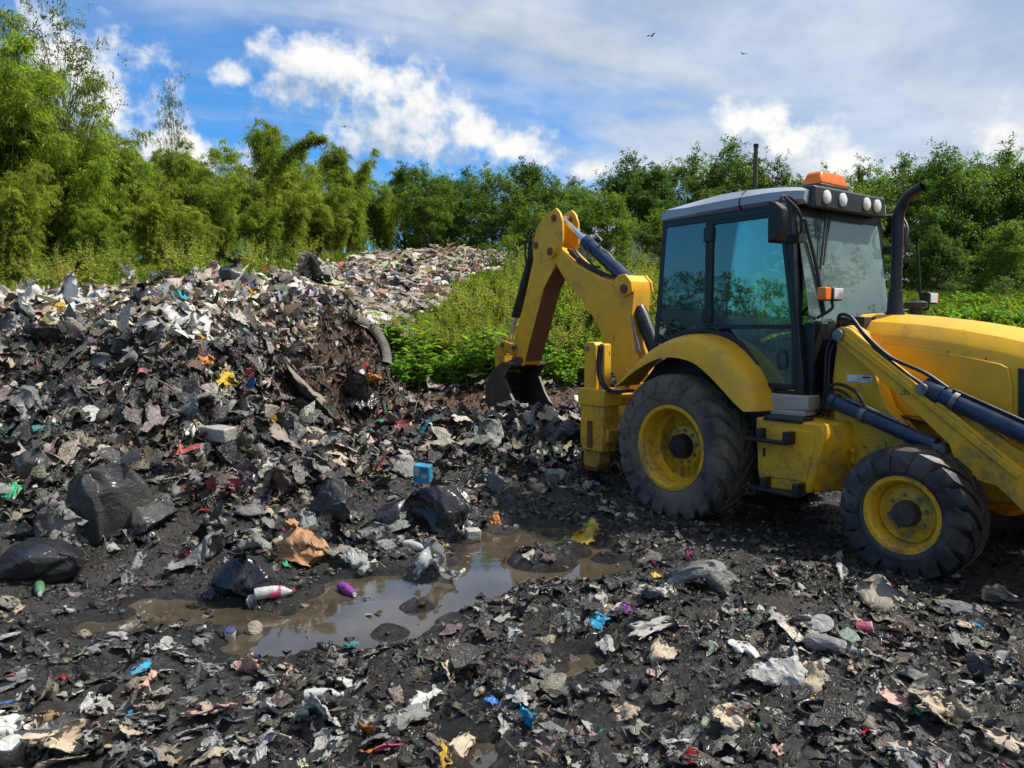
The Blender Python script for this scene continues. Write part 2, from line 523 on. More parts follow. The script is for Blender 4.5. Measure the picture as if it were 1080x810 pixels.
# ------------------------------------------------------------------ terrain
CP = [(-6,1,0),(0,1,0),(6,1,0),(-4,3,0),(-2,3,0),(0,3,0),(2,3,0),(4,3,0),(-3,4.5,.0),(-1.5,5,0),(0,5,.03),(1.2,5,.05),(2,5,0.03),(3.5,5,0),(5,5,0),(7,5,0.05),
      (-1,6.3,0),(.5,6.8,0),(1.5,7,0),(3,7,-.02),(5,7,0),(4.5,9,0.05),(2,9,0.02),(3,8,0),(1.2,8.3,.08),(-4.6,4.6,.05),(-6,4,.2),
      (5,11,.5),(3,12,.6),(7,9,.5),(8,7,.3),(60,80,7),(-60,80,8),(0,80,8),(0,200,9),(150,200,9),(-150,200,9),(0,-20,0),(30,-10,0),(-30,-10,.5),(-14,5,1.9),(-14,9,2.3),(-11,2,.8),
      (14,10,1.7),(14,4,.6),(-10,-1,.2),(10,0,0),(-25,12,3),(-25,25,3.6),(25,12,2),(25,30,3),(-9,6.5,1.2),(-11,10,2.15),(100,0,1),(-100,0,2),(0,-150,0),(200,-100,0),(-200,-100,0),(300,300,10),(-300,300,10)]
for (u, v, d) in [(0,560,6.3),(0,480,7.2),(0,400,8.3),(0,344,9.6),(0,332,10.5),(110,590,6.2),(110,480,7.3),(110,400,8.3),(110,340,9.7),(110,325,10.7),
        (200,580,6.4),(200,480,7.6),(200,400,8.6),(200,338,9.8),(220,317,11),(280,560,6.8),(280,480,8.0),(270,420,9),(265,364,9.7),(260,324,11),(330,340,11.1),(385,360,11.8),
        (335,442,10.4),(378,432,11.2),(410,420,12.5),(450,510,8.6),(450,450,10.6),(520,448,11.6),(560,500,8.8),(590,455,10),(600,446,11.6),(390,500,8.5),(360,540,7.4),
        (430,405,13.5),(540,408,13.5),(640,408,13.5),(480,350,16),(600,350,16),(700,340,16),(480,312,20),(600,305,20),(520,280,26),(480,268,32),(420,272,30),(600,285,28),(700,290,28),
        (330,326,15),(300,300,18),(350,286,23),(0,322,13),(100,312,14.5),(200,294,17),(0,303,20),(100,297,22),(250,277,23),
        (800,345,15),(1000,347,15),(1080,352,13),(1000,325,22),(1080,322,26),(850,310,26)]:
    CP.append(tuple(at(u, v, d)))
CP = np.array(CP, float)
def _phi(r):
    return -r
_A = np.zeros((len(CP) + 1, len(CP) + 1))
_dd = np.hypot(CP[:, None, 0] - CP[None, :, 0], CP[:, None, 1] - CP[None, :, 1])
_A[:-1, :-1] = _phi(np.sqrt(_dd ** 2 + 0.09)) - 0.02 * np.eye(len(CP))
_A[:-1, -1] = 1; _A[-1, :-1] = 1
_W = np.linalg.solve(_A, np.append(CP[:, 2], 0))
def base_h(x, y):
    x = np.asarray(x, float); y = np.asarray(y, float)
    sh = x.shape
    x = x.ravel(); y = y.ravel()
    out = np.empty(len(x))
    for i in range(0, len(x), 20000):
        r = np.sqrt((x[i:i + 20000, None] - CP[None, :, 0]) ** 2 + (y[i:i + 20000, None] - CP[None, :, 1]) ** 2 + 0.09)
        out[i:i + 20000] = _phi(r) @ _W[:-1] + _W[-1]
    return out.reshape(sh)
def gxy(u, v, z=0.0):
    r = ray(u, v); t = (z - CAMH) / r[2]
    return (r[0] * t, r[1] * t)
PUD = [[gxy(u, v) for u, v in p] for p in (
    [(70, 662), (150, 628), (230, 632), (300, 645), (340, 612), (400, 604), (440, 612), (480, 590), (500, 563), (545, 552), (600, 556), (650, 580), (680, 606), (625, 616),
     (560, 618), (520, 640), (470, 650), (462, 672), (400, 684), (330, 692), (250, 704), (225, 690), (240, 668), (180, 660), (110, 672), (75, 680)],
    [(585, 690), (640, 684), (650, 706), (600, 716)], [(470, 770), (530, 780), (545, 830), (480, 850)])]
ISL = [gxy(*p) + (r,) for p, r in (((572, 592), .24), ((600, 582), .15), ((412, 668), .08), ((318, 624), .13), ((440, 640), .08), ((120, 648), .10), ((640, 590), .08), ((530, 560), .1))]
FARW = [at(u, v, d)[:2] for u, v, d in [(300,318,14.3),(270,305,15),(290,297,17),(335,285,22),(390,273,28),(470,264,33),(560,268,33),(545,285,26),(490,305,20),(455,330,16),(415,347,13.8),(375,345,13.2)]]
PIT = [(-14,-8),(-14,7),(-11.5,9.3)] + [tuple(at(u, v, d)[:2]) for u, v, d in [(0,308,11.6),(110,303,11.9),(225,298,12.2),(262,318,12.3),(330,330,12.2),(400,352,12.8),(425,405,13.6),(540,407,13.6),(640,407,13.6),(720,400,13.3)]] + [(6,11.6),(10,9.5),(13,5),(13,-8)]
def waste_mask(x, y):
    w = n2(x, y, 0.7, 3, 5.0) * 0.8
    return (polydist(x, y, PIT) < w * 0.6) | (polydist(x, y, FARW) < w)
def puddle_d(x, y):
    d = np.full(np.shape(x), 1e9)
    for p in PUD:
        d = np.minimum(d, polydist(x, y, p))
    d = d + n2(x, y, 3.5, 4, 2.0) * 0.14
    for (ix, iy, r) in ISL:
        d = np.maximum(d, r - np.hypot(x - ix, y - iy))
    return d
# wheel ruts and tyre beds of the machine
ORG = np.array([1.55, 7.6]) + 1.1 * np.array([0.804, 0.595])
FWD = np.array([0.595, -0.804]); LFT = np.array([0.804, 0.595])
def mloc(x, y):
    return (x - ORG[0]) * FWD[0] + (y - ORG[1]) * FWD[1], (x - ORG[0]) * LFT[0] + (y - ORG[1]) * LFT[1]
def height(x, y, detail=True):
    x = np.asarray(x, float); y = np.asarray(y, float)
    h = base_h(x, y)
    dist = np.hypot(x, y)
    pit = np.clip(-polydist(x, y, PIT) / 0.6, 0, 1)
    slope = np.clip(h / 0.8, 0, 1)
    far = np.clip((dist - 9) / 10, 0, 1)
    if detail:
        lump = n2(x, y, 0.9, 4, 1.0) * (0.10 + 0.16 * slope) * (1 - 0.3 * far)
        rough = n2(x, y, 4.0, 4, 3.0, True) * (0.05 + 0.05 * slope)
        wx = n2(x, y, 2.2, 2, 11.0) * .5; wy = n2(x, y, 2.2, 2, 12.0) * .5
        fine = n2(x * 1.0 + wx, y * 1.7 + wy, 6.5, 3, 4.0, True) * 0.065 + n2(x + wx, y + wy, 19.0, 3, 6.0, True) * 0.036
        h = h + (lump + rough + fine) * (0.35 + 0.65 * pit)
    # level bed under the machine
    mx, my = mloc(x, y)
    bed = np.clip(1.4 - np.maximum(np.abs(mx - 1.2) / 1.9, np.abs(my) / 1.15), 0, 1)
    bed = np.clip(bed * 2.5, 0, 1)
    h = h * (1 - bed * 0.75) - bed * 0.02
    # ruts pressed by the wheels
    rut = np.clip(1 - np.abs(np.abs(my + n2(x, y, .5, 2, 14.) * .15) - .95) / .24, 0, 1) * ((mx > 2.4) & (mx < 7)) * np.clip((7 - mx) / 2, 0, 1)
    rut = rut * (1 + .5 * np.sign(np.sin(mx * 26 + np.abs(my) * 14)))
    h = h - .05 * rut
    pd = puddle_d(x, y)
    k = np.clip(-pd / 0.10, 0, 1)
    near = np.clip(1 - pd / 0.35, 0, 1)
    h = h * (1 - near * 0.6)
    h = h * (1 - k) + k * (-0.055)
    return np.where((pd > 0) & (pd < 3) & (dist < 12), np.maximum(h, 0.006 + 0.02 * np.clip(pd / 0.2, 0, 1)), h)

def axis(segs):
    out = [segs[0][0]]
    for a, b, s0, s1 in segs:
        p = a
        n = max(1, int(round((b - a) / ((s0 + s1) / 2))))
        w = np.linspace(s0, s1, n); w = w / w.sum() * (b - a)
        out += list(a + np.cumsum(w))
    return np.array(out)
gx = axis([(-400, -60, 60, 8), (-60, -9, 8, .3), (-9, -6, .3, .05), (-6, -4.5, .05, .035), (-4.5, 5, .035, .035), (5, 9, .035, .3), (9, 60, .3, 8), (60, 400, 8, 60)])
gy = axis([(-300, -10, 40, 3), (-10, 2.2, 3, .08), (2.2, 7.5, .032, .032), (7.5, 14, .04, .08), (14, 36, .1, .5), (36, 100, .5, 8), (100, 600, 8, 60)])
GX, GY = np.meshgrid(gx, gy)
GZ = height(GX, GY)
nx_, ny_ = len(gx), len(gy)
idx = np.arange(nx_ * ny_).reshape(ny_, nx_)
GF = np.stack([idx[:-1, :-1], idx[:-1, 1:], idx[1:, 1:], idx[1:, :-1]], -1).reshape(-1, 4)
wm = waste_mask(GX, GY)

def lerp_grid(x, y):
    """height of the built ground sheet at x, y (fast lookup)"""
    x = np.atleast_1d(np.asarray(x, float)); y = np.atleast_1d(np.asarray(y, float))
    i = np.clip(np.searchsorted(gx, x) - 1, 0, nx_ - 2); j = np.clip(np.searchsorted(gy, y) - 1, 0, ny_ - 2)
    fx = np.clip((x - gx[i]) / (gx[i + 1] - gx[i]), 0, 1); fy = np.clip((y - gy[j]) / (gy[j + 1] - gy[j]), 0, 1)
    return (GZ[j, i] * (1 - fx) + GZ[j, i + 1] * fx) * (1 - fy) + (GZ[j + 1, i] * (1 - fx) + GZ[j + 1, i + 1] * fx) * fy
def gz(x, y):
    return float(lerp_grid(x, y)[0])
def normals(x, y, e=0.06):
    a = (lerp_grid(x + e, y) - lerp_grid(x - e, y)) / (2 * e); b = (lerp_grid(x, y + e) - lerp_grid(x, y - e)) / (2 * e)
    n = np.stack([-a, -b, np.ones_like(a)], -1)
    return n / np.linalg.norm(n, axis=1)[:, None]
def hit(u, v, dmin=2.5, dmax=60):
    """first point of the ground along the line of sight of a photo pixel"""
    r = ray(u, v)
    d = np.concatenate([np.arange(dmin, 15, 0.02), np.arange(15, dmax, 0.1)])
    P = r[None, :] * (d / r[1])[:, None] + np.array([0, 0, CAMH])
    b = P[:, 2] < lerp_grid(P[:, 0], P[:, 1])
    k = int(np.argmax(b)) if b.any() else len(d) - 1
    return P[k]

def mat_ground():
    m, g, out = new_mat('mud_ground')
    a = g.n('ShaderNodeAttribute', attribute_name='tone').outputs['Color']
    sp = g.n('ShaderNodeSeparateColor'); g.t.links.new(a, sp.inputs[0])
    co = g.n('ShaderNodeNewGeometry').outputs['Position']
    n1 = g.noise(co, 2.2, 6, 0.65); n3 = g.noise(co, 22, 8, 0.7); n4 = g.noise(co, 90, 4, 0.7)
    mud = g.mix(g.ss(n1, 0.32, 0.7), (0.012, 0.011, 0.010), (0.040, 0.036, 0.031))
    mud = g.mix(g.ss(n3, 0.45, 0.75), mud, (0.080, 0.072, 0.062))
    brown = g.mix(g.ss(n3, 0.3, 0.7), (0.055, 0.028, 0.017), (0.14, 0.078, 0.046))
    mud = g.mix(sp.outputs[1], mud, brown)
    soil = g.mix(g.ss(n3, 0.35, 0.7), (0.035, 0.045, 0.012), (0.075, 0.075, 0.025))
    c = g.mix(sp.outputs[0], soil, mud)
    r = g.ss(g.m('ADD', g.m('MULTIPLY', n1, 0.7), g.m('MULTIPLY', n3, 0.3)), 0.36, 0.68, 0.12, 0.50)
    wet = sp.outputs[2]
    c = g.mix(g.m('MULTIPLY', wet, 0.6), c, (0.014, 0.012, 0.010))
    r = g.m('MULTIPLY', r, g.m('SUBTRACT', 1.0, g.m('MULTIPLY', wet, 0.6)))
    h = g.m('ADD', g.m('MULTIPLY', n3, 1.0), g.m('MULTIPLY', n4, 0.35))
    principled(g, out, c, r, 0, bump(g, h, 0.8, 0.05), 0.5)
    return m
bx, by = at(500, 420, 12.6)[:2]
sx_, sy_ = at(340, 400, 10.9)[:2]
brown = np.clip(1.5 - np.hypot((GX - bx) / 2.4, (GY - by) / 1.0), 0, 1) + np.clip(1.5 - np.hypot((GX - sx_) / 1.0, (GY - sy_) / 0.9), 0, .55)
wmf = wm.astype(float)
tone = np.stack([wmf.ravel(), np.clip(brown, 0, 1).ravel(), np.clip(1 - puddle_d(GX, GY) / .45, 0, 1).ravel()], -1)
ground = link(bpy.data.objects.new('ground', mesh_np('ground', np.stack([GX.ravel(), GY.ravel(), GZ.ravel()], -1), GF, mat_ground(), tone, True)))
tag(ground, 'dark trampled mud of the dump floor rising to a grassy bank', 'ground', kind='structure')

def mat_water():
    m, g, out = new_mat('murky_water')
    co = g.n('ShaderNodeNewGeometry').outputs['Position']
    n1 = g.noise(co, 1.6, 4, 0.6); n3 = g.noise(co, 30, 4, 0.6); n5 = g.noise(co, 5, 3)
    c = g.mix(g.ss(n1, 0.35, 0.65), (0.040, 0.032, 0.021), (0.070, 0.057, 0.039))
    scum = g.ss(g.noise(co, 7, 7, 0.7, 1.2), 0.60, 0.70)
    c = g.mix(g.m('MULTIPLY', scum, 0.5), c, (0.11, 0.095, 0.075))
    r = g.m('ADD', 0.02, g.m('MULTIPLY', scum, 0.3))
    principled(g, out, c, r, 0, bump(g, g.m('ADD', g.m('MULTIPLY', n5, 1.0), g.m('MULTIPLY', n3, 0.05)), 0.07, 0.01), 1.0, ior=1.5)
    return m
WATER = mat_water()
for k, p in enumerate(PUD):
    xs = [q[0] for q in p]; ys = [q[1] for q in p]
    ax_ = np.arange(min(xs) - .3, max(xs) + .3, .06); ay_ = np.arange(min(ys) - .3, max(ys) + .3, .06)
    AX, AY = np.meshgrid(ax_, ay_)
    ii = np.arange(AX.size).reshape(AX.shape)
    F = np.stack([ii[:-1, :-1], ii[:-1, 1:], ii[1:, 1:], ii[1:, :-1]], -1).reshape(-1, 4)
    keep = (lerp_grid(AX.ravel(), AY.ravel()) < 0.0).reshape(AX.shape)
    kf = (keep[:-1, :-1] | keep[:-1, 1:] | keep[1:, 1:] | keep[1:, :-1]).ravel()
    kf &= (polydist(AX, AY, p) < 0.25)[:-1, :-1].ravel()
    F = F[kf]
    if len(F) == 0:
        continue
    used, inv = np.unique(F, return_inverse=True)
    V = np.stack([AX.ravel(), AY.ravel(), np.full(AX.size, -0.004)], -1)[used]
    w = link(bpy.data.objects.new('puddle', mesh_np('puddle', V, inv.reshape(-1, 4), WATER, None, True)))
    tag(w, ['large murky brown puddle between the waste heap and the machine', 'small shallow puddle in front of the front wheel tracks', 'small brown puddle at the bottom edge of the mud'][k], 'puddle', kind='structure')
# ------------------------------------------------------------------ backhoe loader (local: x forward, y to its left, z up)
def backhoe():
    B = empty('backhoe_loader', (ORG[0], ORG[1], 0), math.atan2(FWD[1], FWD[0]))
    tag(B, 'yellow backhoe loader with grey cab roof parked in the mud', 'backhoe loader')
    rnd = random.Random(4)

    # ---- wheels
    def wheel(cx, cy, R, w, rr, side, mat, nl, dish, hubr, hubl, nuts):
        # side -1: outer face looks to -y
        cz = R - 0.03
        s = side
        rim = MB()
        yo = cy + s * (w / 2 - 0.035)
        rim.lathe_y([(yo, rr - 0.035), (yo + s * 0.02, rr - 0.02), (yo + s * 0.022, rr + 0.012), (yo + s * 0.004, rr + 0.016), (yo - s * 0.004, rr - 0.005),
                     (yo - s * 0.05, rr - 0.045), (yo - s * 0.10, rr - 0.05), (yo - s * (dish - 0.02), rr - 0.07), (yo - s * dish, rr - 0.09),
                     (yo - s * dish, hubr + 0.075), (yo - s * (dish - 0.012), hubr + 0.06), (yo - s * (dish - 0.012), 0.02)], cx, cz, 48)
        rim.lathe_y([(cy - s * (w / 2 - 0.04), rr), (cy - s * (w / 2 - 0.08), rr - 0.05), (cy - s * 0.02, rr - 0.06), (cy - s * 0.02, 0.03)], cx, cz, 32)
        ro = rim.build('wheel', YEL, B, 40)
        hub = MB().lathe_y([(yo - s * (dish - 0.01), hubr * 1.02), (yo - s * (dish - 0.02), hubr), (yo - s * (dish - hubl), hubr * 0.96), (yo - s * (dish - hubl - 0.02), hubr * 0.85), (yo - s * (dish - hubl - 0.025), 0.004)], cx, cz, 28)
        hub.build('hub_cap', BLK if R > 0.6 else BKT, ro, 35)
        for k in range(nuts):
            a = 2 * math.pi * (k + .3) / nuts
            q = hubr + 0.042
            n_ = MB().tube([(cx + q * math.cos(a), yo - s * (dish - 0.005), cz + q * math.sin(a)), (cx + q * math.cos(a), yo - s * (dish - 0.032), cz + q * math.sin(a))], 0.017, 6)
            n_.build('wheel_nut', STL, ro, 20)
        # tyre: carcass + chevron lugs
        T = MB()
        rc = R - (0.045 if R > .6 else .058)
        hw = w / 2
        prof = [(-hw * .80, rr - 0.01), (-hw * .93, rr + 0.02), (-hw * 1.02, rr + (rc - rr) * .42), (-hw * 1.0, rr + (rc - rr) * .68), (-hw * .90, rc - 0.035), (-hw * .72, rc - 0.008), (0, rc + 0.008),
                (hw * .72, rc - 0.008), (hw * .90, rc - 0.035), (hw * 1.0, rr + (rc - rr) * .68), (hw * 1.02, rr + (rc - rr) * .42), (hw * .93, rr + 0.02), (hw * .80, rr - 0.01)]
        T.lathe_y([(cy + y, r) for y, r in prof], cx, cz, 72, closed=False)
        for sd_ in (-1, 1):
            for k in range(nl):
                a0 = 2 * math.pi * (k + (0.5 if sd_ > 0 else 0)) / nl
                lw = 0.5 * 2 * math.pi * R / nl * (0.44 if R > .6 else .52)
                st = [(-0.04, 0.0, R), (0.30, .26, R), (0.70, .55, R - 0.004), (0.93, .74, R - 0.022), (1.035, .80, R - 0.075), (1.05, .84, R - 0.13)]
                ringsv = []
                for (t, sw, rt) in st:
                    y = cy + sd_ * t * hw
                    a = a0 + sw * (2 * math.pi / nl) * 1.7
                    rb = rt - 0.06 if t < 0.9 else rt - 0.05
                    da = lw / R * (1 + 0.35 * t)
                    j = rnd.uniform(-.006, .006)
                    ringsv.append([(cx + (rb) * math.cos(a - da * 1.25), y, cz + (rb) * math.sin(a - da * 1.25)), (cx + (rt + j) * math.cos(a - da), y + sd_ * (.004 if t > .9 else 0), cz + (rt + j) * math.sin(a - da)),
                                   (cx + (rt + j) * math.cos(a + da), y + sd_ * (.004 if t > .9 else 0), cz + (rt + j) * math.sin(a + da)), (cx + rb * math.cos(a + da * 1.25), y, cz + rb * math.sin(a + da * 1.25))])
                T.rings(ringsv, True, True)
        T.build('tyre', mat, ro, 32)
        return ro
    for s in (-1, 1):
        wheel(0.0, s * 0.885, 0.735, 0.43, 0.415, s, RUB, 20, 0.20, 0.125, 0.09, 10)
        wheel(2.31, s * 0.93, 0.515, 0.34, 0.285, s, FRU, 17, 0.10, 0.10, 0.09, 8)

    # ---- chassis
    c = MB()
    c.prism([(-1.25, 0.55), (-1.25, 1.25), (-0.3, 1.3), (1.5, 1.25), (3.2, 1.12), (3.3, 0.62), (2.7, 0.55), (1.6, 0.6), (0.9, 0.45), (0.2, 0.5)], -0.40, 0.40)
    c.build('chassis', YRU, B, 30, 0.02)
    MB().tube([(0, -0.72, .70), (0, -.4, .70), (0, .4, .70), (0, .72, .70)], [.12, .16, .16, .12], 16).build('rear_axle', BLK, B)
    MB().tube([(2.31, -0.80, .485), (2.31, -.3, .485), (2.31, 0, .50), (2.31, .3, .485), (2.31, .80, .485)], [.075, .075, .16, .075, .075], 16).build('front_axle', BLK, B)
    MB().box(0.4, 1.9, -.3, .3, .42, .60).build('gearbox', BKT, B, 30, .03)

    # ---- hood: crowned top, chamfered shoulder, flat sides
    def sec(x, zt, zb, hw, crown=0.05):
        return [(x, -hw, zb), (x, -hw, zt - 0.30), (x, -hw * 0.985, zt - 0.17), (x, -hw * 0.93, zt - 0.115), (x, -hw * 0.74, zt - 0.02), (x, -hw * 0.4, zt + crown * .8), (x, 0, zt + crown),
                (x, hw * 0.4, zt + crown * .8), (x, hw * 0.74, zt - 0.02), (x, hw * 0.93, zt - 0.115), (x, hw * 0.985, zt - 0.17), (x, hw, zt - 0.30), (x, hw, zb)]
    h = MB()
    st = [(1.46, 1.975, 1.16, .47), (1.75, 1.965, 1.16, .47), (2.05, 1.94, 1.15, .468), (2.35, 1.90, 1.14, .463), (2.65, 1.845, 1.13, .455), (2.95, 1.775, 1.12, .445), (3.20, 1.70, 1.12, .43), (3.36, 1.625, 1.12, .40), (3.44, 1.52, 1.12, .36)]
    h.rings([sec(x, a, b, w_) for x, a, b, w_ in st])
    hood = h.build('hood', YEL, B, 24)
    for s in (-1, 1):
        y = s * 0.475
        # raised side panel with rounded rear-top corner, black grille in front of it
        p = MB()
        pts = [(1.62, 1.17), (1.60, 1.78)] + [(x, np.interp(x, [q[0] for q in st], [q[1] for q in st]) - .205) for x in np.linspace(1.66, 2.70, 9)] + [(2.76, 1.60), (2.79, 1.45), (2.80, 1.17)]
        p.prism(pts, y - s * .02, y + s * .004)
        p.build('hood_side_panel', YEL, hood, 30, .01)
        gr = MB()
        gr.prism([(2.84, 1.20), (2.82, 1.60), (3.0, 1.57), (3.30, 1.44), (3.32, 1.20)], s * .43, s * .468)
        go_ = gr.build('side_grille', BLP, hood, 30, .006)
        for k in range(6):
            MB().box(2.86 + .01 * k, 3.30, min(s * .465, s * .474), max(s * .465, s * .474), 1.23 + k * .055, 1.25 + k * .055).build('grille_slat', BLK, go_, 30)
        MB().box(2.60, 2.612, min(y, y + s * .006), max(y, y + s * .006), 1.655, 1.667).build('panel_lock', BLK, hood, 30)
    MB().box(3.40, 3.46, -.33, .33, 1.14, 1.46).build('front_grille', BLP, hood, 30, .02)
    MB().prism([(1.36, 1.15), (1.36, 1.985), (1.47, 1.995), (1.62, 1.99), (1.62, 1.15)], -.455, .455).build('cowl', BLP, B, 30, .01)

    # ---- cab
    yw, yt = 0.75, 0.73
    fr = MB()
    def bar(p, q, r, r2=None):
        fr.tube([p, q], [r, r2 or r], 8)
    for s in (-1, 1):
        fr.prism([(1.00, 2.96), (1.085, 2.96), (1.185, 1.96), (1.255, 1.42), (1.255, 1.30), (1.165, 1.30), (1.155, 1.70)], s * .77, s * .70)          # front post
        fr.prism([(.135, 2.97), (.195, 2.97), (.195, 1.70), (.135, 1.80)], s * .765, s * .71)                                                    # door post
        fr.prism([(-.43, 2.95), (-.375, 2.95), (-.475, 1.72), (-.54, 1.68)], s * .76, s * .70)                                                    # rear post
        fr.prism([(-.43, 3.00), (1.09, 3.00), (1.09, 2.925), (-.43, 2.925)], s * .762, s * .70)                                                   # header
        fr.prism([(.82, 1.33), (1.20, 1.33), (1.20, 1.29), (.80, 1.29)], s * .765, s * .70)                                                       # sill
        # wheel-arch rim above the fender
        arc = [(-.55, 1.60), (-.40, 1.76), (-.15, 1.87), (.15, 1.905), (.40, 1.85), (.60, 1.72), (.74, 1.55), (.83, 1.30)]
        inn = [(x * .98 - .03 if x > 0 else x + .02, z - .05) for x, z in arc]
        fr.prism(arc + inn[::-1], s * .768, s * .70)
    fr.box(1.02, 1.09, -.70, .70, 2.90, 2.99)
    fr.prism([(1.20, 1.94), (1.30, 1.94), (1.30, 1.30), (1.20, 1.30)], -.70, .70)
    fr.box(-.43, -.38, -.70, .70, 2.92, 3.0)
    fr.box(-.54, -.49, -.70, .70, 1.60, 1.75)
    cab = fr.build('cab_frame', BLK, B, 30, .008)
    MB().box(-.50, 1.22, -.70, .70, 1.06, 1.16).build('cab_floor', BLP, cab, 30)
    # doors and panes
    for s in (-1, 1):
        side = 'near' if s < 0 else 'far'
        d = MB()
        # door frame strips
        def strip(a, b, w_):
            ax, az = a; bx_, bz = b
            L_ = math.hypot(bx_ - ax, bz - az); nx, nz = -(bz - az) / L_ * w_ / 2, (bx_ - ax) / L_ * w_ / 2
            d.prism([(ax + nx, az + nz), (bx_ + nx, bz + nz), (bx_ - nx, bz - nz), (ax - nx, az - nz)], s * .778, s * .745)
        strip((.215, 2.91), (.215, 1.90), .035); strip((.20, 2.91), (1.00, 2.91), .035); strip((.985, 2.92), (1.145, 1.92), .045); strip((1.145, 1.94), (1.165, 1.36), .045)
        strip((.20, 1.905), (1.15, 1.905), .04); strip((.84, 1.37), (1.17, 1.37), .045)
        for a, b in zip([(.40, 1.85), (.58, 1.74), (.74, 1.57)], [(.58, 1.74), (.74, 1.57), (.85, 1.36)]):
            strip(a, b, .04)
        do = d.build('door', BLK, cab, 30, .005)
        MB().prism([(.23, 2.895), (.97, 2.895), (1.125, 1.925), (.23, 1.925)], s * .757, s * .751).build('door_pane', GLS, cab, 0)
        MB().prism([(.44, 1.888), (1.125, 1.888), (1.145, 1.39), (.86, 1.39), (.76, 1.57), (.60, 1.74)], s * .757, s * .751).build('lower_door_pane', GLS, cab, 0)
        MB().prism([(-.385, 2.925), (.135, 2.925), (.135, 1.89), (-.12, 1.86), (-.36, 1.76), (-.475, 1.68)], s * .752, s * .746).build('quarter_pane', GLS, cab, 0)
        for z in (2.80, 2.02):
            MB().box(.13, .235, min(s * .76, s * .79), max(s * .76, s * .79), z - .07, z + .07).build('door_hinge', BLK, cab, 30, .008)
        MB().tube(spline([(1.03, s * .78, 1.68), (1.03, s * .82, 1.66), (1.04, s * .82, 1.55), (1.05, s * .78, 1.53)], 9), .012, 8).build('door_handle', BLP, cab)
        MB().tube(spline([(-.28, s * .74, 2.30), (-.26, s * .70, 2.28), (-.27, s * .70, 2.15), (-.30, s * .74, 2.12)], 9), .014, 8).build('window_latch', BLP, cab)
    MB().add([(1.088, -.69, 2.90), (1.088, .69, 2.90), (1.255, .69, 1.95), (1.255, -.69, 1.95), (1.080, -.69, 2.90), (1.080, .69, 2.90), (1.247, .69, 1.95), (1.247, -.69, 1.95)],
             [(0, 1, 2, 3), (7, 6, 5, 4), (0, 4, 5, 1), (2, 6, 7, 3), (1, 5, 6, 2), (3, 7, 4, 0)]).build('windscreen', WGL, cab, 0)
    MB().box(1.262, 1.268, -.66, -.47, 1.34, 1.90).build('lower_front_pane', GLS, cab, 0)
    MB().add([(-.405, -.69, 2.93), (-.405, .69, 2.93), (-.510, .69, 1.75), (-.510, -.69, 1.75), (-.412, -.69, 2.93), (-.412, .69, 2.93), (-.517, .69, 1.75), (-.517, -.69, 1.75)],
             [(0, 1, 2, 3), (7, 6, 5, 4), (0, 4, 5, 1), (2, 6, 7, 3), (1, 5, 6, 2), (3, 7, 4, 0)]).build('rear_window', GLS, cab, 0)
    # interior
    se = MB().box(.05, .50, -.25, .25, 1.50, 1.63); se.prism([(.02, 1.60), (.14, 1.60), (.02, 2.30), (-.10, 2.30)], -.23, .23); se.box(.12, .42, -.2, .2, 1.16, 1.5)
    seat = se.build('driver_seat', SEA, B, 30, .05, 3)
    MB().prism([(-.10, 2.32), (.01, 2.32), (-.02, 2.52), (-.10, 2.52)], -.14, .14).build('headrest', SEA, seat, 30, .03)
    MB().box(-.05, .42, -.31, -.25, 1.66, 1.93).build('blue_seat_cover', BLU, seat, 30, .02)
    cn = MB().prism([(.92, 1.16), (1.18, 1.16), (1.20, 1.92), (1.02, 1.90)], -.30, .30); cn.tube([(1.0, 0, 1.85), (.84, 0, 2.02)], .03, 10)
    con = cn.build('dashboard', BLP, B, 30, .02)
    n = 24
    ringp = [(.84 + .17 * math.cos(2 * math.pi * k / n) * .55, .19 * math.sin(2 * math.pi * k / n), 2.02 + .17 * math.cos(2 * math.pi * k / n) * .8) for k in range(n + 1)]
    sw = MB().tube(ringp, .014, 8, False); sw.tube([(.84, -.18, 2.02), (.84, .18, 2.02)], .012, 6)
    sw.build('steering_wheel', BLP, con)
    lv = MB()
    for y, x in ((-.36, -.12), (-.30, -.14), (.30, -.14), (.36, -.12)):
        lv.tube([(x, y, 1.5), (x - .05, y, 1.95)], .012, 6); lv.tube([(x - .05, y, 1.95), (x - .055, y, 2.03)], .025, 8)
    lv.box(-.22, -.05, -.42, .42, 1.16, 1.5)
    lv.build('control_levers', BLP, B)
    # roof: shallow dome with thick rounded rim and a sloped black lamp visor in front
    rf = MB()
    def roofsec(x, zb, zt, hw):
        return [(x, -hw + .05, zb), (x, -hw, zb + .035), (x, -hw + .012, zb + .11 if zt - zb > .15 else zt - .02), (x, -hw + .10, zt - .03), (x, -hw * .45, zt), (x, 0, zt + .008), (x, hw * .45, zt), (x, hw - .10, zt - .03),
                (x, hw - .012, zb + .11 if zt - zb > .15 else zt - .02), (x, hw, zb + .035), (x, hw - .05, zb)]
    rf.rings([roofsec(-.47, 2.985, 3.03, .74), roofsec(-.455, 2.975, 3.075, .765), roofsec(-.38, 2.975, 3.125, .78), roofsec(-.1, 2.985, 3.185, .79), roofsec(.25, 2.995, 3.215, .795), roofsec(.56, 3.00, 3.215, .795), roofsec(.86, 3.00, 3.195, .795), roofsec(1.02, 2.995, 3.18, .785), roofsec(1.11, 2.99, 3.165, .755), roofsec(1.165, 2.99, 3.145, .70)])
    roof = rf.build('cab_roof', GRY, B, 28)
    MB().rings([roofsec(.545, 2.994, 3.219, .799), roofsec(.560, 2.994, 3.219, .799)]).build('roof_seam', BLP, roof, 28)
    MB().box(.10, .42, -.30, .02, 3.20, 3.235).build('roof_hatch', GRY, roof, 30, .015)
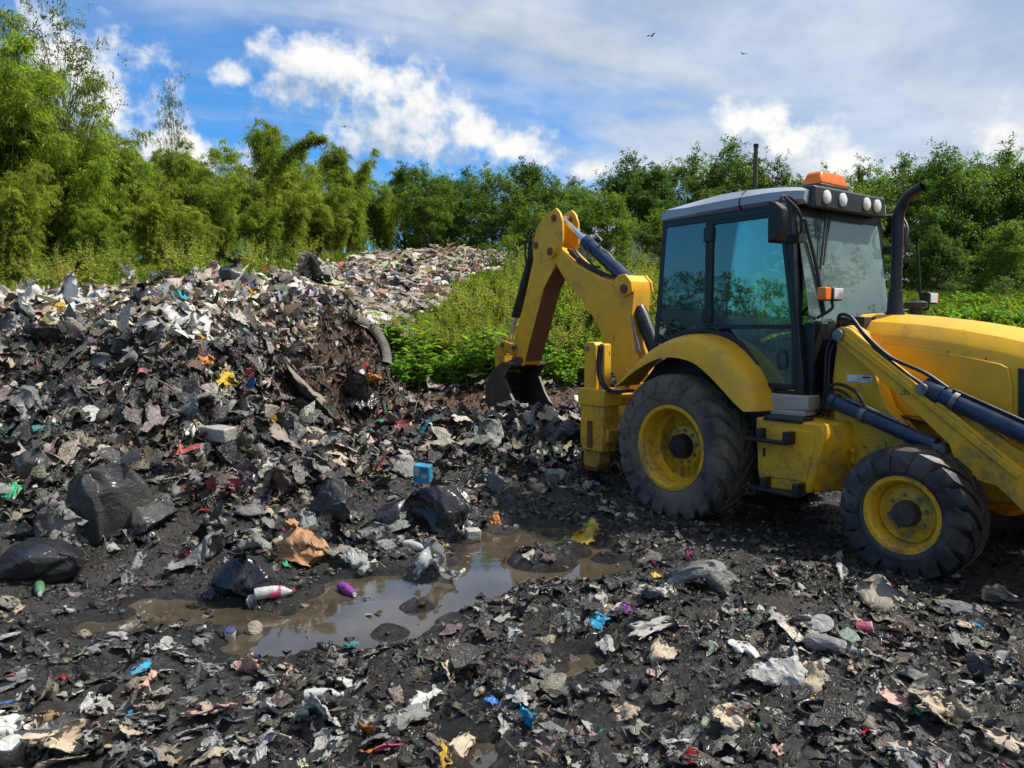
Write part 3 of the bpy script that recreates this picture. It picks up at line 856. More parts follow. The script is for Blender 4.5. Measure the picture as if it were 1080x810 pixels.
    vi = MB().rings([[(1.10, y, z) for y, z in ((-.66, 2.985), (-.64, 3.145), (.64, 3.145), (.66, 2.985))], [(1.195, y, z) for y, z in ((-.63, 2.955), (-.60, 3.155), (.60, 3.155), (.63, 2.955))], [(1.215, y, z) for y, z in ((-.60, 2.965), (-.575, 3.14), (.575, 3.14), (.60, 2.965))]])
    vis = vi.build('lamp_visor', BLP, roof, 30, .012)
    for y in (-.43, -.17, .24, .43):
        MB().tube([(1.205, y, 3.06), (1.226, y, 3.06), (1.236, y, 3.06)], [.062, .062, .046], 18).build('work_lamp', WLN, roof, 40)
    for y in (-.4, .4):
        MB().tube([(-.462, y, 3.02), (-.49, y, 3.02)], .045, 14).build('rear_work_lamp', WLN, roof, 40)
    be = MB().rings([[(x, y, z) for x, y in ((.86 - a, -.36 + a), (1.10 - a, -.36 + a), (1.10 - a, .16 - a), (.86 - a, .16 - a))] if False else [(.88 + a * .6, -.30 + a, z), (1.07 - a * .6, -.30 + a, z), (1.07 - a * .6, .16 - a, z), (.88 + a * .6, .16 - a, z)] for z, a in ((3.215, 0), (3.25, 0), (3.33, .035), (3.345, .06))])
    beo = be.build('beacon', ORA, roof, 30, .02, 3)
    MB().box(.87, 1.08, -.31, .17, 3.175, 3.222).build('beacon_base', BLP, beo, 30, .01)
    # mirrors
    for s in (-1, 1):
        mr = MB()
        mr.rings([[(1.10, s * y, z) for y, z in ((.93, 2.62), (.95, 2.98), (1.13, 2.98), (1.12, 2.62))], [(1.17, s * y, z) for y, z in ((.95, 2.64), (.965, 2.96), (1.115, 2.96), (1.105, 2.64))], [(1.215, s * y, z) for y, z in ((.99, 2.72), (1.0, 2.90), (1.075, 2.90), (1.07, 2.72))]])
        mo = mr.build('mirror', BLP, B, 30, .012)
        MB().box(1.092, 1.099, min(s * .955, s * 1.10), max(s * .955, s * 1.10), 2.65, 2.95).build('mirror_glass', CHR, mo, 30)
        a = MB()
        a.tube(spline([(1.10, s * .72, 3.0), (1.16, s * .90, 3.02), (1.17, s * 1.03, 3.01), (1.16, s * 1.04, 2.9)], 12), .013, 8)
        a.tube(spline([(1.17, s * 1.0, 3.02), (1.26, s * .93, 2.90), (1.27, s * .88, 2.78), (1.22, s * .84, 2.66)], 12), .013, 8)
        a.box(1.10, 1.26, min(s * .78, s * .90), max(s * .78, s * .90), 2.63, 2.70)
        a.build('mirror_arm', BLP, mo)
    # wipers on the windscreen
    w = MB()
    w.tube([(1.13, -.28, 2.98), (1.20, -.47, 2.42)], .010, 6); w.tube([(1.13, -.24, 2.98), (1.20, -.42, 2.46)], .008, 6)
    w.tube([(1.13, -.20, 2.97), (1.19, -.40, 2.50)], .007, 6)
    wi = w.build('wiper_arm', BLK, B)
    MB().tube(spline([(1.125, -.62, 2.86), (1.19, -.52, 2.45), (1.255, -.47, 2.02)], 10), .016, 6).build('wiper_blade', BLK, wi)
    MB().tube(spline([(1.128, -.585, 2.80), (1.192, -.50, 2.45), (1.25, -.45, 2.04)], 10), .008, 6).build('wiper_blade_rail', BLK, wi)
    # front indicator lamps on stalks
    for s in (-1, 1):
        y0 = -.63 if s < 0 else 1.10
        x0 = 1.42
        lb = MB().box(x0 - .10, x0, y0, y0 + .17, 2.13, 2.25)
        lo = lb.build('front_lamp', BLP, B, 30, .012)
        MB().box(x0 + .001, x0 + .014, y0 + .015, y0 + .155, 2.142, 2.238).build('lamp_lens', WLN, lo, 30, .006)
        yo = (y0 - .095, y0 - .002) if s < 0 else (y0 + .172, y0 + .215)
        MB().box(x0 - .09, x0 - .004, yo[0], yo[1], 2.135, 2.245).build('indicator_lens', ORA, lo, 30, .01)
        pth = [(x0 - .05, y0 + .08, 2.13), (x0 - .05, y0 + .08, 2.06), (1.26, -.60, 1.98)] if s < 0 else [(x0 - .05, y0 + .08, 2.13), (x0 - .05, y0 + .05, 2.08), (1.30, .72, 2.06)]
        MB().tube(spline(pth, 10), .014, 8).build('lamp_stalk', BLP, lo)
    # far side mirror stay seen past the exhaust
    MB().tube([(1.30, 1.06, 2.75), (1.34, 1.12, 2.1)], .012, 6).build('mirror_stay', BLP, B)
    # exhaust
    e = MB()
    ex, ey = 1.70, -.10
    e.tube([(ex, ey, 1.97), (ex, ey, 2.02), (ex, ey, 2.05), (ex, ey, 2.20), (ex, ey, 2.225)], [.085, .078, .066, .062, .055], 18)
    e.tube(spline([(ex, ey, 2.20), (ex, ey, 2.5), (ex, ey, 2.80), (ex + .015, ey, 2.92), (ex + .08, ey, 3.02), (ex + .17, ey, 3.07), (ex + .20, ey, 3.085)], 26), .047, 16, False)
    e.build('exhaust_stack', BLK, B)
    MB().tube([(1.72, .22, 1.97), (1.72, .22, 2.07), (1.72, .22, 2.075), (1.72, .22, 2.12), (1.72, .22, 2.135)], [.055, .055, .10, .10, .07], 18).build('air_intake', BLP, B)

    # ---- rear fenders
    for s in (-1, 1):
        f = MB()
        arc = [(-.80, 1.27), (-.70, 1.37), (-.56, 1.50), (-.36, 1.655), (-.12, 1.775), (.15, 1.835), (.40, 1.80), (.62, 1.69), (.80, 1.52), (.92, 1.34), (.985, 1.15)]
        lip = [(-.76, 1.26), (-.645, 1.335), (-.52, 1.42), (-.335, 1.516), (-.15, 1.585), (.05, 1.605), (.28, 1.567), (.45, 1.475), (.62, 1.345), (.76, 1.23), (.88, 1.147)]
        rows = []
        for (yy, k) in ((.70, 0), (.88, 0), (.97, .02), (1.04, .14), (1.08, .38), (1.10, .75), (1.105, 1), (1.09, 1), (1.06, .60), (1.0, .25), (.90, .10), (.72, .08)):
            rows.append([(p[0] + (q[0] - p[0]) * k, s * yy, p[1] + (q[1] - p[1]) * k) for p, q in zip(arc, lip)])
        rings = [[rows[r][i] for r in range(len(rows))] for i in range(len(arc))]
        # smooth along the arc
        sm = []
        for i in range(len(rings) - 1):
            for t in (0, .33, .67):
                a_, b_, c_, d_ = rings[max(i - 1, 0)], rings[i], rings[i + 1], rings[min(i + 2, len(rings) - 1)]
                sm.append([tuple(0.5 * ((2 * b) + (c - a) * t + (2 * a - 5 * b + 4 * c - d) * t * t + (3 * b - a - 3 * c + d) * t ** 3) for a, b, c, d in zip(pa, pb, pc, pd)) for pa, pb, pc, pd in zip(a_, b_, c_, d_)])
        sm.append(rings[-1])
        f.rings(sm)
        f.build('rear_fender', YEL, B, 40)
        MB().prism([(-.80, 1.20), (-.56, 1.48), (-.12, 1.74), (.15, 1.80), (.40, 1.77), (.78, 1.50), (.96, 1.15), (.96, .95), (-.80, .95)], s * .715, s * .66).build('wheel_well', BLP, B, 30)
        MB().prism([(.80, 1.30), (1.32, 1.30), (1.32, 1.17), (.98, 1.15)], s * .80, s * .60).build('side_sill', LGR, B, 30, .012)
        MB().prism([(.95, 1.155), (1.30, 1.165), (1.30, 1.12), (.96, 1.11)], s * .82, s * .62).build('sill_rail', LGR, B, 30, .01)
    # ---- side tool box with steps
    for s in (-1, 1):
        t = MB()
        yo, yi = s * 1.03, s * .42
        near = [(.955, 1.10), (1.60, 1.10), (1.63, 1.02), (1.585, .80), (1.50, .50), (1.03, .475), (.99, .60)]
        farp = [(.955, 1.10), (1.66, 1.10), (1.70, 1.02), (1.70, .80), (1.70, .50), (1.03, .475), (.99, .60)]
        t.rings([[(x, yo, z) for x, z in near], [(x, s * .98, z) for x, z in [(a + .01, b) for a, b in near]], [(x, yi, z) for x, z in farp]])
        tb = t.build('tool_box', YEL, B, 30, .018, 3)
        MB().prism([(1.01, 1.03), (1.545, 1.03), (1.54, .88), (1.475, .60), (1.07, .585), (1.04, .70)], yo + s * .001, yo + s * .012).build('tool_box_door', YEL, tb, 30, .006)
        MB().prism([(1.035, 1.082), (1.43, 1.082), (1.43, 1.128), (1.06, 1.128)], s * 1.05, s * .86).build('step_pad', BLP, tb, 30, .015)
        for z, x0, x1 in ((.93, .93, 1.37), (.50, .985, 1.475)):
            r = MB()
            r.prism([(x0, z), (x1, z), (x1, z - .028), (x0, z - .028)], s * 1.10, s * 1.16)
            r.box(x0 + .10, x0 + .15, min(s * 1.03, s * 1.13), max(s * 1.03, s * 1.13), z - .02, z + .085)
            r.box(x1 - .05, x1, min(s * 1.03, s * 1.16), max(s * 1.03, s * 1.16), z - .02, z + .085)
            r.box(x0, x1, min(s * 1.03, s * 1.10), max(s * 1.03, s * 1.10), z - .022, z - .006)
            r.build('step', BLK, tb, 30, .006)
        MB().box(1.06, 1.075, min(yo, yo + s * .03), max(yo, yo + s * .03), .76, .84).build('door_lock', BLK, tb, 30, .004)
        MB().tube([(1.69, s * .72, .86), (1.725, s * .72, .86)], .026, 12).build('drain_plug', YRU, tb)
    # chassis side and loader tower
    for s in (-1, 1):
        tw = MB()
        tw.prism([(1.50, .95), (1.46, 1.45), (1.50, 1.86), (1.60, 1.92), (1.70, 1.86), (1.95, 1.25), (2.15, 1.05), (2.1, .80), (1.7, .70)], s * .50, s * .66)
        tw.build('loader_tower', YEL, B, 30, .015)
        MB().box(1.70, 1.96, min(s * .50, s * .68), max(s * .50, s * .68), .62, .97).build('tower_bracket', YRU, B, 30, .01)
        # loader arm: deep flat plate with a square rib, cranked at the bottom
        a = MB()
        a.prism([(1.55, 1.875), (1.60, 1.905), (1.66, 1.885), (2.05, 1.60), (2.55, 1.24), (3.0, .90), (3.35, .70), (3.95, .46), (4.00, .36), (3.92, .30), (3.3, .44), (3.02, .60), (2.84, .755), (2.66, .785), (2.56, .86), (2.50, 1.02), (2.10, 1.36), (1.60, 1.76), (1.54, 1.80)], s * .68, s * .79)
        arm = a.build('loader_arm', YEL, B, 30, .008)
        rb_ = MB()
        rb_.prism([(1.60, 1.835), (1.66, 1.855), (2.05, 1.565), (3.0, .872), (2.97, .83), (2.04, 1.51), (1.62, 1.80)], s * .788, s * .806)
        rb_.build('arm_rib', YEL, arm, 30, .006)
        up_ = MB().prism([(2.27, 1.415), (2.36, 1.405), (2.9, 1.06), (3.4, .80), (3.36, .74), (2.85, .95), (2.30, 1.335)], s * .64, s * .735)
        up_.build('bucket_link_arm', YRU, arm, 30, .008)
        for k in range(5):
            q = (2.38 + .105 * k, 1.325 - .076 * k)
            MB().prism([(q[0], q[1]), (q[0] + .07, q[1] - .05), (q[0] + .06, q[1] - .066), (q[0] - .01, q[1] - .016)], s * .790, s * .7925).build('arm_slot', BLK, arm, 0)
        for q in ((1.60, 1.835), (2.30, 1.425), (2.44, .975)):
            MB().tube([(q[0], s * .66, q[1]), (q[0], s * .835, q[1])], .045, 16).build('pivot_pin', STL, arm)
        # lift cylinder below the arm
        lc = MB().tube([(1.50, s * .735, 1.275), (1.56, s * .735, 1.255), (2.36, s * .735, .995)], [.062, .062, .062], 18)
        lc.tube([(1.50, s * .735, 1.275), (1.55, s * .735, 1.26)], .075, 18); lc.tube([(2.32, s * .735, 1.008), (2.38, s * .735, .989)], .070, 18)
        lo = lc.build('lift_cylinder', NAV, B)
        MB().tube([(2.36, s * .735, .995), (2.46, s * .735, .963)], .034, 14).build('cylinder_rod', CHR, lo)
        MB().tube([(1.78, s * .735, 1.183), (1.82, s * .735, 1.170)], .071, 18).build('cylinder_clamp', STL, lo)
        MB().tube([(1.66, s * .755, 1.30), (2.18, s * .755, 1.128)], .013, 8).build('steel_pipe', STL, lo)
        # bucket cylinder above the arm
        bc = MB().tube([(2.30, s * .735, 1.425), (2.40, s * .735, 1.385), (3.35, s * .735, 1.005)], [.072, .072, .072], 18)
        bc.tube([(2.28, s * .735, 1.435), (2.42, s * .735, 1.378)], .082, 16)
        bo = bc.build('bucket_cylinder', NAV, B)
        MB().tube([(3.30, s * .735, 1.025), (3.95, s * .735, .76)], .04, 14).build('cylinder_rod', CHR, bo)
        MB().tube([(2.50, s * .735, 1.345), (2.535, s * .735, 1.331)], .083, 18).build('cylinder_clamp', STL, bo)
        MB().tube([(2.5, s * .75, 1.43), (3.3, s * .75, 1.112)], .014, 8).build('steel_pipe', BLK, bo)
        # hoses
        hs = MB()
        hs.tube(spline([(1.50, s * .66, 1.90), (1.55, s * .72, 2.0), (1.66, s * .74, 1.985), (1.80, s * .76, 1.84), (2.02, s * .76, 1.66), (2.28, s * .75, 1.55), (2.46, s * .75, 1.44)], 36), .016, 8)
        hs.tube(spline([(1.50, s * .64, 1.86), (1.56, s * .70, 1.97), (1.69, s * .73, 1.93), (1.83, s * .755, 1.79), (2.05, s * .76, 1.60), (2.25, s * .75, 1.47), (2.36, s * .75, 1.40)], 36), .016, 8)
        hs.tube(spline([(1.45, s * .66, 1.16), (1.47, s * .74, 1.36), (1.58, s * .76, 1.42), (1.74, s * .76, 1.36), (1.84, s * .76, 1.21)], 24), .015, 8)
        hs.tube(spline([(1.43, s * .66, 1.12), (1.46, s * .72, 1.30), (1.55, s * .75, 1.37), (1.66, s * .75, 1.33), (1.72, s * .75, 1.24)], 24), .013, 8)
        hs.tube(spline([(1.46, s * .64, 1.86), (1.43, s * .70, 1.7), (1.42, s * .70, 1.45), (1.40, s * .68, 1.25), (1.33, s * .66, 1.14)], 24), .013, 8)
        hs.tube(spline([(1.49, s * .64, 1.84), (1.46, s * .70, 1.66), (1.45, s * .70, 1.42), (1.42, s * .68, 1.22), (1.37, s * .66, 1.12)], 24), .012, 8)
        hs.tube(spline([(1.75, s * .50, 1.55), (1.80, s * .52, 1.35), (1.95, s * .56, 1.20), (2.2, s * .56, 1.14), (2.42, s * .5, 1.12)], 24), .012, 8)
        hs.build('loader_hose', HOS, B)
        MB().tube([(1.44, s * .66, 1.84), (1.47, s * .72, 1.96)], .028, 10).build('hose_coupling', STL, B)
        MB().box(1.44, 1.54, min(s * .60, s * .70), max(s * .60, s * .70), 1.78, 1.90).build('hose_block', BLK, B, 30, .01)
        # decals
        MB().box(1.60, 1.82, min(s * .660, s * .6625), max(s * .660, s * .6625), 1.44, 1.50).build('maker_plate', DEC, B, 0)
        MB().box(1.735, 1.805, min(s * .6632, s * .6645), max(s * .6632, s * .6645), 1.475, 1.488).build('plate_print', BLK, B, 0)
        for q, sz in (((2.16, 1.395), .036), ((1.685, 1.775), .03)):
            MB().prism([(q[0] - sz, q[1] - sz * .7), (q[0] + sz, q[1] - sz * .7), (q[0], q[1] + sz)], s * .790, s * .7915).build('warning_sticker', BLK, arm, 0)
            MB().prism([(q[0] - sz * .72, q[1] - sz * .56), (q[0] + sz * .72, q[1] - sz * .56), (q[0], q[1] + sz * .72)], s * .7917, s * .793).build('sticker_face', YEL, arm, 0)
            MB().box(q[0] - .006, q[0] + .006, min(s * .7932, s * .794), max(s * .7932, s * .794), q[1] - .014, q[1] + .010).build('sticker_mark', BLK, arm, 0)
    MB().box(3.05, 3.17, -.68, .68, .66, .76).build('arm_cross_tube', YRU, B, 30, .02)
    # front loader bucket (beyond the right edge of the photograph)
    lb = MB()
    prof = [(4.02, .92), (3.98, .55), (4.02, .18), (4.16, .07), (4.85, .04), (4.86, .06), (4.20, .11), (4.07, .21), (4.03, .55), (4.07, .92)]
    lb.prism(prof, -1.12, 1.12)
    for s in (-1, 1):
        lb.prism([(4.02, .92), (3.98, .55), (4.02, .18), (4.16, .07), (4.85, .04), (4.80, .16), (4.30, .80)], s * 1.12, s * 1.15)
    lbo = lb.build('loader_bucket', YRU, B, 30, .006)
    for k in range(7):
        y = -1.05 + k * .35
        MB().prism([(4.80, .03), (5.0, .04), (4.80, .09)], y - .05, y + .05).build('bucket_tooth', STL, lbo, 30)

    # ---- rear frame, swing post
    MB().box(-1.22, -.95, -1.02, 1.02, .62, .78).build('rear_frame_beam', YRU, B, 30, .015)
    MB().box(-1.22, -1.06, -1.02, 1.02, 1.02, 1.14).build('rear_frame_rail', YEL, B, 30, .015)
    MB().prism([(-1.62, .70), (-1.62, 1.35), (-1.45, 1.42), (-1.22, 1.30), (-1.22, .60), (-1.5, .58)], -.26, .26).build('swing_post', YRU, B, 30, .02)
    # stabiliser legs
    for s in (-1, 1):
        g_ = MB().prism([(-1.36, 1.19), (-1.36, .58), (-1.30, .52), (-1.00, .52), (-.98, 1.19)], s * 1.06, s * .82)
        g_.box(-1.385, -.955, min(s * 1.08, s * .80), max(s * 1.08, s * .80), 1.03, 1.22)
        so_ = g_.build('stabiliser_leg', YEL, B, 30, .012)
        MB().prism([(-1.335, 1.21), (-1.335, 1.70), (-1.31, 1.735), (-1.18, 1.735), (-1.15, 1.70), (-1.15, 1.21)], s * 1.03, s * .90).build('stabiliser_ram_cover', YEL, so_, 30, .01)
        MB().prism([(-1.10, 1.21), (-1.10, 1.70), (-1.08, 1.72), (-1.02, 1.72), (-1.01, 1.70), (-1.01, 1.21)], s * 1.03, s * .92).build('stabiliser_guide', YRU, so_, 30, .01)
        MB().prism([(-1.33, .56), (-1.34, .36), (-1.28, .31), (-1.14, .31), (-1.08, .38), (-1.08, .56)], s * 1.03, s * .85).build('stabiliser_inner_leg', YRU, so_, 30, .012)
        MB().prism([(-1.32, .345), (-1.10, .345), (-1.12, .29), (-1.30, .29)], s * 1.04, s * .84).build('stabiliser_foot', RUS, so_, 30, .008)
        MB().box(-1.22, -1.15, min(s * 1.062, s * 1.085), max(s * 1.062, s * 1.085), .56, .86).build('rusty_catch', RUS, so_, 30, .006)
        MB().tube([(-1.285, s * 1.035, 1.66), (-1.285, s * 1.05, 1.66)], .028, 14).build('pin', STL, so_)
        hz = MB()
        for k in range(2):
            hz.tube(spline([(-1.07 + .05 * k, s * 1.05, 1.70), (-1.08 + .05 * k, s * 1.06, 1.45), (-1.02 + .06 * k, s * 1.06, 1.28), (-.90, s * 1.0, 1.19 + .02 * k), (-.72, s * .85, 1.22)], 20), .014, 8)
        hz.build('stabiliser_hose', HOS, so_)

    # ---- digging boom
    bm_ = MB()
    top = [(-2.985, 2.93), (-2.95, 2.985), (-2.88, 2.985), (-2.50, 2.715), (-2.05, 2.53), (-1.78, 2.455), (-1.66, 2.52), (-1.56, 2.53), (-1.47, 2.45), (-1.44, 2.33), (-1.475, 2.04), (-1.42, 1.69), (-1.30, 1.45), (-1.28, 1.25)]
    bot = [(-1.40, 1.10), (-1.60, 1.17), (-1.80, 1.34), (-1.93, 1.67), (-2.09, 1.96), (-2.38, 2.265), (-2.67, 2.475), (-2.97, 2.83)]
    bm_.prism(top + bot, -.15, .15)
    bo = bm_.build('boom', YEL, B, 30, .01)
    # far lug plates carry the rams on both sides
    MB().prism([(-1.80, 2.44), (-1.66, 2.535), (-1.55, 2.54), (-1.455, 2.45), (-1.43, 2.32), (-1.60, 2.26)], -.19, -.155).build('boom_lug', YEL, bo, 30, .008)
    MB().prism([(-1.80, 2.44), (-1.66, 2.535), (-1.55, 2.54), (-1.455, 2.45), (-1.43, 2.32), (-1.60, 2.26)], .155, .19).build('boom_lug', YEL, bo, 30, .008)
    MB().tube([(-1.56, -.21, 2.36), (-1.56, .21, 2.36)], .055, 18).build('boom_pin', RUS, bo)
    MB().tube([(-2.955, -.215, 2.915), (-2.955, .215, 2.915)], .055, 18).build('boom_pin', RUS, bo)
    MB().tube([(-2.955, -.205, 2.915), (-2.955, -.155, 2.915)], .085, 20).build('pin_boss', YEL, bo)
    MB().tube([(-1.42, -.30, 1.25), (-1.42, .30, 1.25)], .06, 16).build('boom_foot_pin', RUS, bo)
    pp = MB()
    for k in range(3):
        y = -.09 + .055 * k
        pp.tube(spline([(-1.40, y, 1.55), (-1.46, y, 1.80), (-1.52, y, 2.10), (-1.60, y, 2.42), (-1.80, y, 2.50), (-2.1, y, 2.58), (-2.5, y, 2.755), (-2.72, y, 2.93)], 40), .016, 8)
    pp.build('boom_hose', HOS, bo)
    pq = MB()
    for k in range(3):
        pq.tube([(-1.455 + .035 * k, -.165, 2.05 - .12 * k), (-1.36 + .03 * k, -.165, 1.60)], .011, 6)
    pq.build('boom_pipe', STL, bo)
    # dipper
    dp = MB()
    d0 = [(-2.955, 3.475), (-2.90, 3.49), (-2.82, 3.42), (-2.765, 3.30), (-2.76, 3.02), (-2.90, 2.80), (-2.93, 2.70), (-3.15, 2.44), (-3.58, 1.42), (-3.63, 1.34), (-3.72, 1.36), (-3.85, 1.70), (-3.62, 2.19), (-3.39, 2.83), (-3.405, 3.03), (-3.32, 3.26), (-3.13, 3.42)]
    dp.prism(d0, -.155, -.118); dp.prism(d0, .118, .155)
    core = [(-2.96, 2.82), (-2.94, 2.71), (-3.15, 2.46), (-3.59, 1.43), (-3.64, 1.36), (-3.71, 1.38), (-3.83, 1.70), (-3.60, 2.19), (-3.38, 2.83), (-3.38, 3.03), (-3.30, 3.25), (-3.22, 3.28), (-3.22, 2.95)]
    dp.prism(core, -.120, .120)
    do = dp.build('dipper_arm', YEL, B, 30, .006)
    MB().add([(-2.925, -.148, 2.685), (-2.925, .148, 2.685), (-3.145, .148, 2.435), (-3.145, -.148, 2.435), (-3.575, .148, 1.415), (-3.575, -.148, 1.415)],
             [(0, 3, 2, 1), (3, 5, 4, 2)]).build('dipper_wear_plate', RUS, do, 0)
    for q in ((-2.93, 3.36), (-3.32, 3.03), (-3.66, 1.43), (-3.80, 1.60)):
        MB().tube([(q[0], -.175, q[1]), (q[0], .175, q[1])], .045, 16).build('dipper_pin', RUS, do)
    # dipper ram along the top of the boom
    dc = MB().tube([(-1.57, 0, 2.40), (-1.75, 0, 2.525), (-2.42, 0, 2.985)], [.085, .085, .085], 20)
    dc.tube([(-2.38, 0, 2.958), (-2.47, 0, 3.02)], .092, 20)
    dco = dc.build('dipper_cylinder', NAV, B)
    MB().tube([(-2.45, 0, 3.005), (-2.93, 0, 3.36)], .042, 14).build('cylinder_rod', CHR, dco)
    MB().tube(spline([(-2.30, -.09, 2.93), (-2.28, -.13, 2.80), (-2.18, -.13, 2.68), (-2.12, -.06, 2.66)], 14), .014, 8).build('ram_hose', HOS, dco)
    MB().tube(spline([(-1.9, 0, 2.71), (-2.05, 0, 2.84), (-2.2, 0, 2.93), (-2.15, -.02, 3.0), (-2.25, -.02, 3.08)], 14), .014, 8).build('ram_pipe', STL, dco)
    # boom ram between boom and cab
    bc = MB().tube([(-1.50, 0, 2.12), (-1.44, 0, 2.04), (-1.12, 0, 1.45)], [.09, .09, .09], 18)
    bco = bc.build('boom_cylinder', BLK, B)
    MB().tube([(-1.55, 0, 2.34), (-1.49, 0, 2.10)], .042, 12).build('cylinder_rod', CHR, bco)
    # bucket ram behind the dipper
    kc = MB().tube([(-3.50, 0, 3.12), (-3.60, 0, 2.91), (-4.00, 0, 2.06)], [.068, .068, .068], 18)
    MB().prism([(-3.30, 3.10), (-3.36, 2.98), (-3.54, 3.04), (-3.56, 3.14), (-3.46, 3.19)], -.05, .05).build('ram_lug', YEL, do, 30, .006)
    kco = kc.build('crowd_cylinder', BLK, B)
    MB().tube([(-3.99, 0, 2.08), (-4.15, 0, 1.64)], .036, 12).build('cylinder_rod', CHR, kco)
    hh = MB()
    for k in range(3):
        y = -.10 + .05 * k
        hh.tube(spline([(-3.24, y, 3.10), (-3.40, y, 3.26 - .04 * k), (-3.56 + .02 * k, y, 3.24), (-3.64 + .02 * k, y, 3.02), (-3.62, y, 2.80)], 20), .013, 8)
    hh.build('crowd_hose', HOS, kco)
    # tipping linkage
    lk = MB()
    for s in (-1, 1):
        lk.prism([(-4.10, 1.69), (-4.02, 1.70), (-3.78, 1.64), (-3.75, 1.55), (-3.85, 1.52), (-4.05, 1.58)], s * .19, s * .16)
        lk.prism([(-4.34, 1.56), (-4.12, 1.70), (-4.0, 1.68), (-3.98, 1.56), (-4.08, 1.50), (-4.06, 1.22), (-4.30, 1.22), (-4.33, 1.45)], s * .155, s * .115)
    lk.box(-4.30, -4.08, -.115, .115, 1.24, 1.50)
    lko = lk.build('bucket_linkage', YRU, B, 30, .008)
    for q in ((-4.07, 1.64), (-3.80, 1.595), (-4.18, 1.27)):
        MB().tube([(q[0], -.20, q[1]), (q[0], .20, q[1])], .04, 14).build('linkage_pin', RUS, lko)
    # digging bucket
    bk = MB()
    outl = [(-3.66, 1.38), (-3.90, 1.40), (-4.14, 1.27), (-4.32, 1.02), (-4.33, .80), (-4.20, .64), (-3.95, .565), (-3.46, .55)]
    inl = [(-3.46, .58), (-3.94, .60), (-4.17, .665), (-4.295, .81), (-4.285, 1.01), (-4.11, 1.24), (-3.90, 1.36), (-3.66, 1.345)]
    bk.prism(outl + inl, -.30, .30)
    sp = [(-3.64, 1.38), (-3.90, 1.40), (-4.14, 1.27), (-4.32, 1.02), (-4.33, .80), (-4.20, .64), (-3.95, .565), (-3.44, .55), (-3.46, .63), (-3.72, .92), (-3.86, 1.16), (-3.74, 1.30)]
    bk.prism(sp, -.33, -.30); bk.prism(sp, .30, .33)
    bk.prism([(-3.60, 1.42), (-3.72, 1.48), (-4.24, 1.33), (-4.14, 1.20), (-3.80, 1.33)], -.16, -.12); bk.prism([(-3.60, 1.42), (-3.72, 1.48), (-4.24, 1.33), (-4.14, 1.20), (-3.80, 1.33)], .12, .16)
    bko = bk.build('digging_bucket', BKT, B, 30, .006)
    for k in range(5):
        y = -.27 + k * .135
        MB().prism([(-3.54, .54), (-3.33, .575), (-3.54, .605)], y - .035, y + .035).build('bucket_tooth', BKT, bko, 30)
    for s in (-1, 1):
        MB().prism([(-3.87, 1.155), (-3.73, .92), (-3.46, .63), (-3.42, .645), (-3.69, .94), (-3.83, 1.17)], s * .335, s * .297).build('side_cutter', BKT, bko, 30)
    return B
backhoe()
# ------------------------------------------------------------------ vegetation
def unit(a):
    return a / (np.linalg.norm(a, axis=-1, keepdims=True) + 1e-9)
def leaves(P, D, N, L, Wd, fold=0.0):
    """rhombic leaves: base P, direction D, approximate face normal N, length L, width Wd"""
    D = unit(D)
    S = unit(np.cross(N, D))
    U = np.cross(D, S)
    L = np.asarray(L)[:, None]; Wd = np.asarray(Wd)[:, None]
    mid = P + D * L * 0.45
    a = P; b = mid + S * Wd * 0.5 + U * Wd * fold; c = P + D * L - U * L * 0.10; d = mid - S * Wd * 0.5 + U * Wd * fold
    V = np.stack([a, b, c, d], 1).reshape(-1, 3)
    F = np.arange(len(V)).reshape(-1, 4)
    return V, F
def tones(rs, n, cols, w, jit=0.15):
    cols = np.array(cols)
    w = np.array((list(w) + [1.0] * len(cols))[:len(cols)], float)
    k = rs.choice(len(cols), n, p=w / w.sum())
    t = cols[k] * (1 + rs.normal(0, jit, (n, 1))) * (1 + rs.normal(0, jit * .4, (n, 3)))
    return np.clip(t, 0.004, 0.9)
def rep4(t):
    return np.repeat(t, 4, axis=0)

